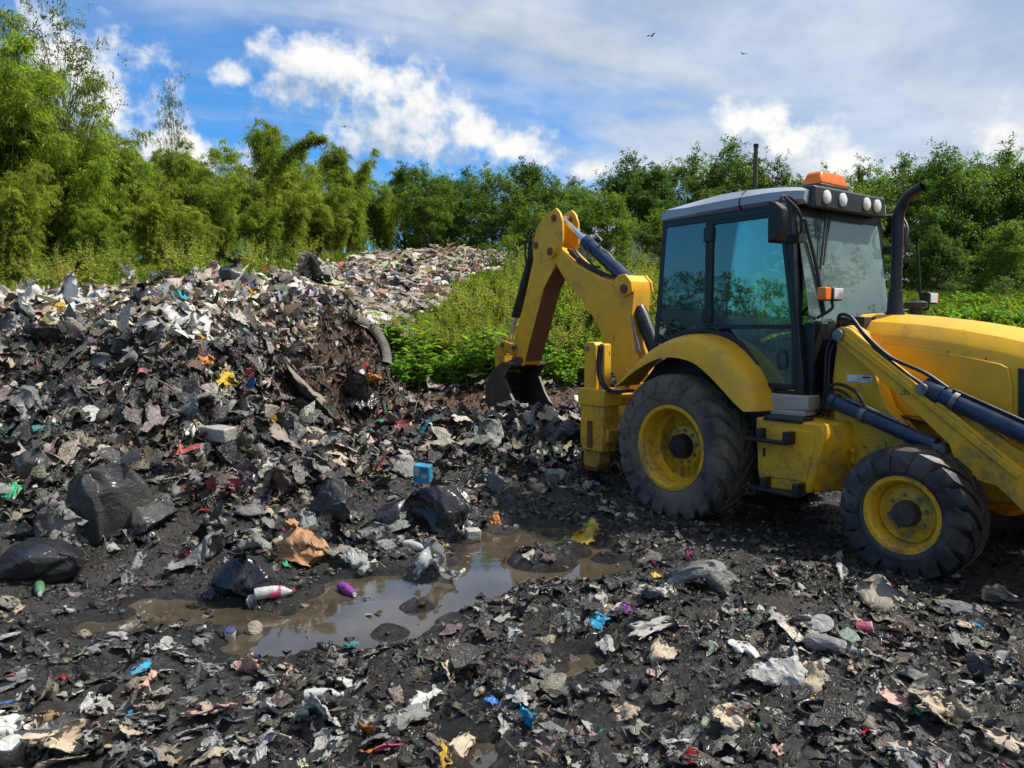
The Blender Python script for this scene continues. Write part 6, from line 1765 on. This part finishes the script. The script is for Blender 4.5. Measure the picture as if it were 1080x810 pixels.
# slumped bags: pixel of the foot, width/height in pixels, material, label
bags = [
 (118, 560, 92, 100, P_DGR, 'biggest dark grey rubbish bag bulging out of the heap face', 3, .06, .5), (45, 612, 104, 48, P_BLK, 'long flat black rubbish bag at the left edge above the puddle', 5, .10, .4),
 (260, 632, 82, 66, P_BLK, 'shiny black rubbish bag at the edge of the puddle', 9, .08, .5), (350, 552, 54, 60, P_DGR, 'upright dark grey bag right of the tan sack', 12, .08, .5),
 (458, 560, 82, 66, P_BLK, 'black rubbish bag beside the blue carton', 15, .08, .5), (420, 556, 62, 42, P_DGR, 'dusty black bag left of the one by the blue carton', 18, .1, .5),
 (160, 330, 40, 34, P_BLK, 'black bag on the heap crest behind the pale sacks', 21, .1, .4), (128, 396, 58, 42, P_GRY, 'grey bag high on the heap face below the crest', 24, .1, .5),
 (318, 596, 54, 46, P_BRN, 'brown knotted bag near the puddle', 27, .08, .5), (286, 522, 46, 42, P_TAN, 'tan grey sack in the hollow of the heap', 30, .1, .5),
 (378, 425, 44, 62, P_BLK, 'black bag hanging at the foot of the dug scarp', 33, .15, .3), (52, 336, 66, 32, P_WHT, 'big white sack on the left of the heap crest', 36, .1, .5),
 (42, 505, 48, 42, P_DGR, 'dark bag left of the biggest grey bag', 39, .1, .4), (690, 640, 46, 34, P_LGR, 'dirty white bag half sunk in mud right of the puddle', 42, .15, .5),
 (735, 622, 70, 36, P_GRY, 'grey rag-like bag with a pink rag on it', 45, .15, .5), (1050, 640, 34, 24, P_BEI, 'small cream bag at the right edge in front of the front wheel', 48, .1, .4),
 (212, 600, 66, 46, P_GRY, 'grey bag wedged behind the shiny black puddle bag', 51, .1, .4), (588, 472, 34, 40, P_DGR, 'dark bag on the mound left of the stabiliser leg', 54, .1, .4),
 (14, 785, 72, 56, P_WHT, 'white plastic bag in the bottom left corner', 57, .1, .4), (150, 742, 34, 30, P_SAL, 'small dirty pink bag under the blue wrapper', 60, .1, .4),
 (335, 770, 52, 32, P_LGR, 'grey plastic bag below the white bottle', 63, .15, .4), (262, 715, 32, 26, P_SAL, 'pinkish translucent bag at the near edge of the puddle', 66, .1, .4),
 (300, 728, 26, 26, P_SAL, 'small pink and brown bag right of the translucent one', 69, .1, .4), (985, 760, 66, 30, P_BEI, 'beige bundle beside the green packet', 72, .12, .4),
 (248, 305, 42, 34, P_DGR, 'striped dark bag sticking up from the crest beside red cloth', 75, .1, .3), (220, 298, 40, 20, P_WHT, 'pale sack on the crest left of the red cloth', 78, .1, .3),
 (298, 272, 30, 12, P_WHT, 'white sack lying in the grass beyond the crest', 81, .1, .3), (330, 306, 60, 30, P_LGR, 'light grey sack on the crest above the dug scarp', 84, .15, .3),
 (120, 486, 40, 26, P_TAN, 'tan bag above the biggest grey bag', 87, .1, .4), (560, 452, 46, 26, P_GRY, 'grey bundle lying below the digging bucket', 90, .1, .3),
 (155, 560, 60, 40, P_DGR, 'dark crumpled bag right of the biggest grey bag', 93, .1, .4), (205, 440, 50, 26, P_GRY, 'grey bag behind the white foam block', 96, .1, .4),
 (460, 612, 60, 34, P_CLR, 'clear crumpled bag at the water edge below the black bags', 99, .1, .4), (378, 600, 34, 30, P_CLR, 'clear bag with coloured print right of the brown bag', 102, .1, .4),
 (770, 772, 46, 34, P_BEI, 'cream bag at the bottom right of centre', 105, .1, .4), (820, 722, 60, 22, P_LGR, 'pale flattened bag in the right foreground mud', 108, .15, .4),
 (855, 725, 42, 24, P_BEI, 'fan-shaped creased film right of the pale flattened bag', 111, .1, .3), (30, 440, 50, 30, P_GRY, 'grey bag at the left edge half way up the heap', 114, .1, .4),
 (520, 470, 40, 22, P_GRY, 'grey bag on the dark ground in front of the bucket', 117, .1, .4), (150, 300, 34, 16, P_WHT, 'pale bag on the crest left of centre', 120, .1, .3)]
for i, (u, v, w, h, m, lab, sd_, cr_, al) in enumerate(bags):
    k = px(u, v, 1)
    wad = m not in (P_BLK, P_DGR, P_BRN)
    me = sheet_mesh('rubbish_bag', sd_, w * k * 1.3, w * k * 1.0, m, 30, .36, .75) if wad else bag_mesh('rubbish_bag', sd_, (w * k, w * k * .8, h * k * (1.0 if w > 45 else .8)), m, ICO4 if w > 45 else ICO3, .17 if m in (P_BLK, P_DGR) else .3, i % 3 != 1)
    put('rubbish_bag', me, u, v - h * .08, lab, 'bag', i * 1.3, sink=.16, align=al)

sheets = [
 (98, 322, 30, 14, P_BLU, 'bright blue sheet on the heap crest', 'sheet'), (105, 313, 26, 10, P_PNK, 'pink cloth on the crest behind the blue sheet', 'cloth'), (232, 300, 26, 16, P_RED, 'red cloth on the crest left of the plank', 'cloth'), (252, 301, 22, 14, P_RED, 'red cloth hanging beside the striped bag', 'cloth'),
 (248, 345, 13, 20, P_RED, 'red plastic piece standing on the heap below the crest', 'plastic piece'), (212, 388, 22, 14, P_ORA, 'orange wrapper on the upper heap', 'wrapper'), (236, 408, 40, 12, P_YEL, 'long yellow rag on the heap left of the scarp', 'rag'), (262, 402, 10, 22, P_RED, 'red strip of cloth at the top of the scarp', 'cloth'),
 (383, 470, 22, 22, P_YEL, 'yellow crumpled film in the middle of the pit floor', 'film'), (12, 528, 22, 14, P_GRN, 'bright green scrap at the left edge of the heap', 'scrap'), (278, 536, 20, 10, P_NAV, 'dark blue scrap in the hollow of the heap', 'scrap'), (147, 714, 34, 10, P_CYA, 'blue and white wrapper in the left foreground', 'wrapper'),
 (222, 760, 56, 34, P_SAL, 'flat pinkish printed sheet in the left foreground', 'sheet'), (64, 795, 64, 40, P_BEI, 'torn beige sheet near the bottom left corner', 'sheet'), (48, 768, 28, 26, P_CARD, 'brown pulpy lump beside the white corner bag', 'cardboard'), (138, 780, 36, 22, P_BEI, 'tan wrapper left of the pinkish printed sheet', 'wrapper'),
 (485, 795, 92, 30, P_BEI, 'long cream sheet at the bottom edge of the mud', 'sheet'), (466, 806, 30, 32, P_YEL, 'yellow peel-like wrapper at the bottom edge', 'wrapper'), (410, 800, 44, 16, P_PNK, 'magenta checked cloth at the bottom edge', 'cloth'), (430, 765, 80, 30, P_GRY, 'grey folded sheet in the bottom centre', 'sheet'),
 (447, 745, 44, 20, P_WHT, 'white film above the grey folded sheet', 'film'), (470, 715, 36, 30, P_BEI, 'cream rag in the centre foreground', 'rag'), (522, 553, 12, 22, P_ORA, 'orange wrapper at the far edge of the puddle', 'wrapper'), (519, 748, 14, 10, P_BLU, 'small bright blue scrap in the centre foreground', 'scrap'),
 (560, 765, 26, 26, P_CYA, 'blue and white packet right of the small blue scrap', 'packet'), (545, 745, 40, 26, P_LGR, 'pale film left of the blue and white packet', 'film'), (632, 662, 26, 14, P_CYA, 'red and blue printed wrapper in the mid foreground', 'wrapper'), (690, 612, 14, 8, P_YEL, 'small yellow scrap above the half-sunk white bag', 'scrap'),
 (727, 590, 18, 14, P_PNK, 'pink rag lying on the grey bundle', 'rag'), (640, 690, 44, 14, P_LGR, 'pale curved film by the small puddle', 'film'), (700, 700, 40, 22, P_BEI, 'beige film right of the small puddle', 'film'), (780, 690, 44, 16, P_WHT, 'white printed packet in the right foreground', 'packet'),
 (965, 760, 26, 20, P_GRN, 'bright green packet in the right foreground', 'packet'), (940, 748, 40, 18, P_SAL, 'brown and white sausage-shaped wrapper left of the green packet', 'wrapper'), (1055, 790, 50, 26, P_BEI, 'cream sheet in the bottom right corner', 'sheet'), (925, 640, 50, 30, P_TAN, 'grey-tan crumpled film in front of the front wheel', 'film'),
 (1010, 650, 60, 16, P_GRY, 'grey muddy sheet right of the tan film', 'sheet'), (820, 800, 30, 16, P_SAL, 'small faded wrapper at the bottom right', 'wrapper'), (370, 690, 22, 12, P_TEA, 'teal scrap at the near edge of the puddle', 'scrap'), (297, 590, 8, 30, P_YEL, 'yellow strip standing between brown and black bags', 'strip'),
 (395, 408, 16, 20, P_ORA, 'orange and yellow scrap at the scarp foot', 'scrap'), (385, 392, 12, 14, P_RED, 'red scrap above the scarp foot', 'scrap'), (690, 668, 80, 14, P_LGR, 'long pale film strip in the middle foreground', 'film'), (1010, 688, 90, 16, P_GRY, 'long grey strip in the right foreground', 'film'),
 (345, 480, 46, 26, P_BEI, 'beige rag in the middle of the pit floor', 'rag'), (300, 470, 40, 26, P_TAN, 'tan rag at the foot of the scarp', 'rag'), (280, 445, 34, 40, P_TAN, 'brown film hanging on the scarp', 'film'), (315, 420, 70, 36, P_TAN, 'wide brown flap of film on the scarp', 'film'),
 (200, 350, 60, 34, P_WHT, 'white sheet hanging over the upper heap', 'sheet'), (150, 355, 40, 20, P_LGR, 'pale film under the crest', 'film'), (660, 650, 20, 8, P_PUR, 'small purple scrap right of the printed wrapper', 'scrap'), (620, 570, 30, 20, P_YEL, 'pale yellow film at the island in the puddle', 'film')]
for i, (u, v, w, h, m, lab, cat) in enumerate(sheets):
    k = px(u, v, 1)
    gl = max(.25, (CAMH - hit(u, v)[2]) / hit(u, v)[1])
    up = h > w * .75
    me = sheet_mesh({'plastic piece': 'plastic_piece'}.get(cat, cat), 200 + i * 7, w * k * 1.15, (h * k / gl * .75 if not up else h * k), m, 18, .17, .35)
    put({'plastic piece': 'plastic_piece'}.get(cat, cat), me, u, v, lab, cat, rsv.uniform(-.3, .3), (RAD(60), 0) if up else (RAD(14), 0), 0.0, align=.7)

# bottles, jars, cans, boxes
def bottle(u, v, ln, mat, lab, rz, cap=None, capname='cap', upright=False, shape=0, band=None):
    k = px(u, v, 1); L_ = ln * k; r = L_ * (.155 if shape == 0 else .2)
    q_ = hit(u, v); q_[2] = max(q_[2], -.012)
    e = empty('plastic_bottle', tuple(q_), rz)
    p = MB()
    prof = [(0, r * .6), (.02, r * .95), (.08, r), (.30, r * .97), (.34, r * .90), (.40, r), (.62, r), (.72, r * .92), (.84, r * .5), (.90, r * .36), (.95, r * .36)]
    p.tube([(L_ * (t - .5), 0, r * .85 + .03 * L_ * math.sin(5 * t)) for t, _ in prof], [q for _, q in prof], 16)
    p.build('bottle_body', mat, e, 60)
    c = MB().tube([(L_ * .44, 0, r * .8), (L_ * .50, 0, r * .8)], r * .42, 12); c.build('bottle_cap', cap or P_WHT, e)
    if band:
        MB().tube([(L_ * -.12, 0, r * .87), (L_ * .14, 0, r * .85)], r * 1.03, 16, False).build('bottle_label', band, e)
    if upright: e.rotation_euler = (0, RAD(-70), rz)
    tag(e, lab, 'bottle')
bottle(367, 634, 34, P_PUR, 'purple plastic bottle floating at the puddle edge', -.9, band=P_PNK)
bottle(290, 630, 42, P_BTL, 'clear bottle with a pink label lying at the puddle edge', .35, P_RED, band=P_PNK)
bottle(42, 626, 34, P_GBT, 'green plastic bottle lying at the left end of the puddle', -1.0)
bottle(55, 458, 38, P_TEA, 'dirty teal bottle on the left of the heap face', .8)
bottle(342, 738, 42, P_BTL, 'white plastic bottle lying in the centre-left foreground', .1, band=P_TEA)
bottle(438, 580, 30, P_BTL, 'clear bottle with a green cap beside the clear bag', -.6, P_GRN)
bottle(405, 575, 22, P_GRY, 'small bottle with a yellow cap below the black bags', .9, P_YEL)
bottle(385, 603, 26, P_CLR, 'small clear bottle at the water edge', 1.4)
bottle(880, 690, 60, P_GRY, 'muddy grey bottle half buried in the right foreground', -.5)
def jar(name, u, v, w, h, mat, lab, cat, tilt=(0, 0), rz=0, lid=None, hollow=False):
    k = px(u, v, 1); r = w * k / 2; H = h * k
    q_ = hit(u, v); q_[2] = max(q_[2], -.01)
    e = empty(name, tuple(q_ - np.array([0, 0, r * .2])), rz)
    e.rotation_euler = (tilt[0], tilt[1], rz)
    b = MB()
    if hollow:
        pr = [(0, r * .55), (.02, r * .75), (.5, r * .9), (.97, r), (1.0, r * 1.06), (1.02, r * 1.04), (1.0, r * .96), (.5, r * .84), (.06, r * .68)]
    else:
        pr = [(0, r * .9), (.03, r), (.5, r * .98), (.8, r), (.9, r * .85), (.93, r * .8)]
    b.tube([(0, 0, H * t) for t, _ in pr], [q for _, q in pr], 18)
    b.build(name + '_body', mat, e, 45)
    if lid:
        MB().tube([(0, 0, H * .9), (0, 0, H * .98), (0, 0, H)], [r * .92, r * .92, r * .8], 18).build('lid', lid, e)
    tag(e, lab, cat)
jar('jar', 242, 674, 12, 15, P_WHT, 'small white jar with a dark lid standing in the puddle', 'jar', (.3, .2), 0, P_NAV)
jar('jar', 266, 672, 17, 14, P_BEI, 'round cream jar in the puddle beside the white one', 'jar', (.9, .2), .5, P_TAN)
jar('cup', 495, 592, 15, 16, P_WHT, 'white foam cup at the right end of the puddle', 'cup', (2.6, .2), 0, None, True)
jar('cup', 265, 633, 14, 12, P_CLR, 'small clear cup at the puddle edge', 'cup', (1.2, .3), .4, None, True)
jar('can', 903, 662, 14, 17, P_PNK, 'red and white drink can in front of the front wheel', 'can', (1.35, .2), 1.2, P_WHT)
jar('pot', 868, 666, 22, 18, P_LGR, 'round grey pot half sunk near the red can', 'pot', (.5, -.3), 0, None, True)
jar('can', 14, 806, 26, 34, P_TAN, 'beige tin with a pale lid in the bottom left corner', 'tin', (.25, .1), 0, P_WHT)
jar('lid_tub', 95, 440, 18, 14, P_WHT, 'white tub on the left heap face', 'tub', (1.0, .4), .3, None, True)
jar('ball_tub', 410, 158 + 420, 16, 14, P_LGR, 'grey tub below the dusty black bag', 'tub', (1.2, -.4), .3, None, True)
def block(name, u, v, w, h, dpt, mat, lab, cat, rz=0, tilt=0, seed=1):
    k = px(u, v, 1)
    b = MB().box(-w * k / 2, w * k / 2, -dpt * k / 2, dpt * k / 2, 0, h * k)
    o = b.build(name, mat, None, 30, min(w, h, dpt) * k * .12, 3)
    p = hit(u, v)
    o.location = (p[0], p[1], p[2] - .1 * h * k); o.rotation_euler = (tilt, tilt * .5, rz)
    return tag(o, lab, cat)
ca = block('carton', 446, 512, 18, 26, 12, P_CYA, 'upright blue and white carton on the waste behind the black bags', 'carton', -.25, .12)
kk = px(446, 512, 1)
for (x0, x1, z0, z1) in ((-7, -2, 15, 24), (1, 7, 13, 17), (1, 6, 4, 9), (-7, -3, 3, 8)):
    MB().box(x0 * kk, x1 * kk, -6.25 * kk, -6.08 * kk, z0 * kk, z1 * kk).build('white_print', P_WHT, ca, 0)
block('foam_block', 226, 462, 48, 15, 18, P_LGR, 'long white foam block lying on the heap face', 'foam block', -.45, .1)
block('foam_block', 498, 568, 16, 12, 12, P_LGR, 'small white block at the far right end of the puddle', 'block', .4, .1)
block('box', 140, 490, 26, 12, 16, P_SAL, 'small pale pink box on the heap face', 'box', .3, .2)
block('box', 230, 795, 34, 5, 14, P_LGR, 'flat pale packet at the bottom left', 'packet', -.6, .1)
def stick(u, v, ln, r, mat, lab, cat, rz, pitch, name):
    k = px(u, v, 1); L_ = ln * k
    d = Vector((math.cos(rz) * math.cos(pitch), math.sin(rz) * math.cos(pitch), math.sin(pitch)))
    s = d.orthogonal().normalized() * L_ * .02
    p = Vector(hit(u, v))
    o = MB().tube([p - d * L_ * .15, p + d * L_ * .25 + s, p + d * L_ * .55 - s, p + d * L_ * .85], [r * k, r * k * .95, r * k * .9, r * k * .75], 8).build(name, mat, None)
    tag(o, lab, cat)
stick(243, 308, 34, 2.2, P_WOOD, 'brown plank sticking up from the crest beside red cloth', 'plank', .5, .5, 'plank')
stick(266, 306, 26, 1.6, P_LGR, 'white stick leaning on the crest right of the brown plank', 'stick', .6, .5, 'stick')
stick(168, 335, 34, 1.0, P_BLK, 'thin dark rod standing on the crest by the black bag', 'rod', 1.6, 1.2, 'rod')
stick(0, 487, 46, 4, P_GRY, 'grey pipe sticking out at the left edge of the heap', 'pipe', -.1, .1, 'pipe')
stick(190, 800, 44, 1.6, P_WOOD, 'thin stick lying near the bottom left', 'stick', 1.2, .05, 'stick')
stick(348, 700, 60, 4.5, P_TYR, 'dark bent tube lying at the near edge of the puddle', 'tube', -.75, .05, 'tube')
stick(284, 662, 20, 2.2, P_LGR, 'short pale tube floating in the puddle', 'tube', .05, .02, 'tube')
stick(498, 690, 26, 1.2, P_WOOD, 'thin yellow-ended stick in the centre foreground', 'stick', -1.0, .15, 'stick')
stick(128, 270, 50, 1.0, P_BLK, 'thin dead stem standing at the bamboo foot', 'stem', .9, .95, 'stem')
def ring(name, u, v, R, r, mat, lab, cat, rot, arc=(0, 2 * math.pi), fl=1.0, lift=0.0):
    k = px(u, v, 1)
    n = 44
    full = arc[1] - arc[0] > 6.2
    th = [arc[0] + (arc[1] - arc[0]) * i / (n - 1) for i in range(n)]
    pr = [(1.0, -.9), (1.05, 0), (1.0, .9), (.80, 1.0), (.62, .8), (.60, .70), (.78, .82), (.93, .70), (.95, 0), (.93, -.70), (.78, -.82), (.60, -.70), (.62, -.8), (.80, -1.0)]
    rings = [[(R * k * (1 - (1 - a) * r / R * 2.2) * math.cos(t), R * k * (1 - (1 - a) * r / R * 2.2) * math.sin(t) * fl, b * r * k) for a, b in pr] for t in th]
    m = MB(); m.rings(rings, True, True)
    o = m.build(name, mat, None, 40)
    p = hit(u, v)
    o.location = (p[0], p[1], p[2] + lift); o.rotation_euler = rot
    return tag(o, lab, cat)
ring('old_tyre', 372, 362, 42, 12, P_TYR, 'old grey tyre half buried at the top of the dug scarp', 'tyre', (RAD(68), RAD(14), RAD(42)), (-.15, 1.6), 1.0, -.16)
ring('rubber_ring', 868, 754, 27, 4, P_DGR, 'oval rubber ring lying flat in the right foreground', 'ring', (RAD(8), RAD(-4), RAD(-20)), (0, 2 * math.pi), .62, .02)

# ---- loose single pieces, a few hundred of each kind
TINT = {'dark_grey_bag_film': 'dark grey', 'black_bag_film': 'black', 'grey_bag_film': 'grey', 'light_grey_bag_film': 'light grey', 'tan_bag_film': 'tan', 'beige_rag': 'beige', 'white_film': 'white', 'faded_pink_film': 'pinkish',
        'clear_film': 'translucent', 'red_cloth': 'red', 'blue_film': 'blue', 'yellow_film': 'yellow', 'orange_film': 'orange', 'pink_cloth': 'pink', 'green_film': 'green', 'cyan_film': 'light blue'}
CUT = {'bulging', 'at', 'on', 'right', 'left', 'beside', 'behind', 'near', 'in', 'hanging', 'half', 'with', 'under', 'below', 'lying', 'above', 'high', 'wedged', 'sticking', 'standing', 'hanging', 'between', 'by'}
def short(lab):
    w = lab.split()
    k = next((i for i, q in enumerate(w) if q in CUT and i > 1), len(w))
    return ' '.join(w[:k])
SHORT = {}
for (_u, _v, _l) in HEROES:
    SHORT.setdefault(short(_l), []).append(_l)
ANCH = [(u, v, short(l)) for u, v, l in HEROES if len(SHORT[short(l)]) == 1 and 3 <= len(short(l).split()) <= 5]
SEEN = {}
def where(u, v):
    best = sorted(ANCH, key=lambda a: math.hypot(a[0] - u, a[1] - v))[0]
    dx, dy = u - best[0], v - best[1]
    if abs(dx) > abs(dy): rel = 'right of' if dx > 0 else 'left of'
    else: rel = 'in front of' if dy > 0 else 'behind'
    return rel + ' the ' + best[2]
def loose(name, meshes, n, region, noun, cat, group, smin, smax, seed, cond=None, sink=.02, tl=.35, mats=None):
    rs = np.random.RandomState(seed)
    done = 0
    for _ in range(n * 12):
        u0, u1, v0, v1 = region[rs.randint(len(region))]
        u, v = rs.uniform(u0, u1), rs.uniform(v0, v1)
        p = hit(u, v)
        xa, ya = np.array([p[0]]), np.array([p[1]])
        if polydist(xa, ya, STRIP)[0] < 0 and rs.rand() < .85: continue
        if not waste_mask(xa, ya)[0] or puddle_d(xa, ya)[0] < .06 or in_bed(xa, ya)[0] or p[1] > 40: continue
        o = bpy.data.objects.new(name, meshes[rs.randint(len(meshes))])
        nr = Vector(unit(normals(xa, ya, .15)[0] + rs.normal(0, .15 if name in ('muddy_film', 'pale_scrap') else .12 if name == 'distant_plastic_bag' else .25, 3)))
        if nr.z < .2: nr.z = .2
        sz = rs.rand() ** 1.6
        s = (smin + (smax - smin) * sz) * (1 + .25 * (p[1] > 14))
        o.matrix_world = Matrix.Translation((p[0], p[1], float(lerp_grid(p[0], p[1])[0]) - sink * s)) @ nr.to_track_quat('Z', 'Y').to_matrix().to_4x4() @ Matrix.Rotation(rs.uniform(0, 6.28), 4, 'Z') @ Matrix.Scale(s, 4)
        link(o)
        tint = TINT.get(o.data.materials[0].name, '')
        lab = ('small ' if sz < .3 else 'larger ' if sz > .7 else '') + tint + ' ' + noun + ' ' + where(u, v)
        if len(lab.split()) > 16: lab = tint + ' ' + noun.split(' in ')[0].split(' on ')[0] + ' ' + where(u, v)
        tag(o, lab, cat, group)
        done += 1
        if done >= n: break
HEAP = [(0, 300, 340, 600), (250, 560, 440, 580), (0, 260, 320, 480), (560, 640, 440, 520)]
FORE = [(0, 1080, 600, 810), (300, 1080, 620, 810), (0, 300, 640, 810)]
CREST = [(0, 400, 300, 345), (150, 330, 315, 370)]
FARF = [(290, 500, 265, 330)]
def variants(kind, mats, seed, n=5):
    out = []
    for m in mats:
        for i in range(n):
            sd_ = seed + i * 13 + mats.index(m) * 101
            out.append(bag_mesh(kind, sd_, (1, .75, .40), m, ICO2, .34, i % 2 == 0, 2) if i % 5 == 4 and kind in ('plastic_bag', 'pale_plastic_bag') else sheet_mesh(kind, sd_, 1, .45 + .12 * (i % 4), m, 16, *((.16 + .08 * (i % 3), .3 + .15 * (i % 2)) if kind in ('muddy_film', 'pale_scrap', 'coloured_wrapper') else (.22 + .08 * (i % 3), .45 + .2 * (i % 2)))))
    return out
loose('plastic_scrap', variants('plastic_scrap', [P_DGR, P_BLK, P_GRY], 500), 220, HEAP, 'crumpled plastic scrap on the heap', 'plastic scrap', 'dark plastic scraps on the heap', .16, .58, 1)
loose('plastic_bag', variants('plastic_bag', [P_LGR, P_GRY, P_TAN, P_BEI, P_CLR], 600), 290, HEAP, 'dirty plastic bag on the heap', 'plastic bag', 'small dirty bags on the heap', .12, .36, 2)
loose('pale_plastic_bag', variants('pale_plastic_bag', [P_WHT, P_LGR, P_SAL, P_BEI], 700), 240, CREST, 'dry plastic bag on the crest', 'plastic bag', 'pale bags on the crest', .14, .34, 3)
loose('distant_plastic_bag', variants('distant_plastic_bag', [P_WHT, P_LGR, P_SAL, P_DGR, P_CLR], 800), 240, FARF, 'plastic bag on the distant waste', 'plastic bag', 'bags on the distant waste', .25, .55, 4)
loose('muddy_film', variants('muddy_film', [P_DGR, P_GRY, P_TAN, P_LGR], 900), 290, FORE, 'crumpled film in the mud', 'film', 'muddy film in the foreground', .08, .26, 5)
loose('pale_scrap', variants('pale_scrap', [P_LGR, P_BEI, P_WHT, P_CLR], 950), 200, FORE, 'scrap in the mud', 'scrap', 'pale scraps in the foreground', .06, .20, 6)
loose('coloured_wrapper', variants('coloured_wrapper', [P_RED, P_BLU, P_YEL, P_ORA, P_PNK, P_GRN, P_CYA], 990, 2), 150, HEAP + CREST + [(0, 1080, 560, 810)], 'tiny bright wrapper', 'wrapper', 'tiny coloured wrappers', .05, .15, 7, sink=-.08)
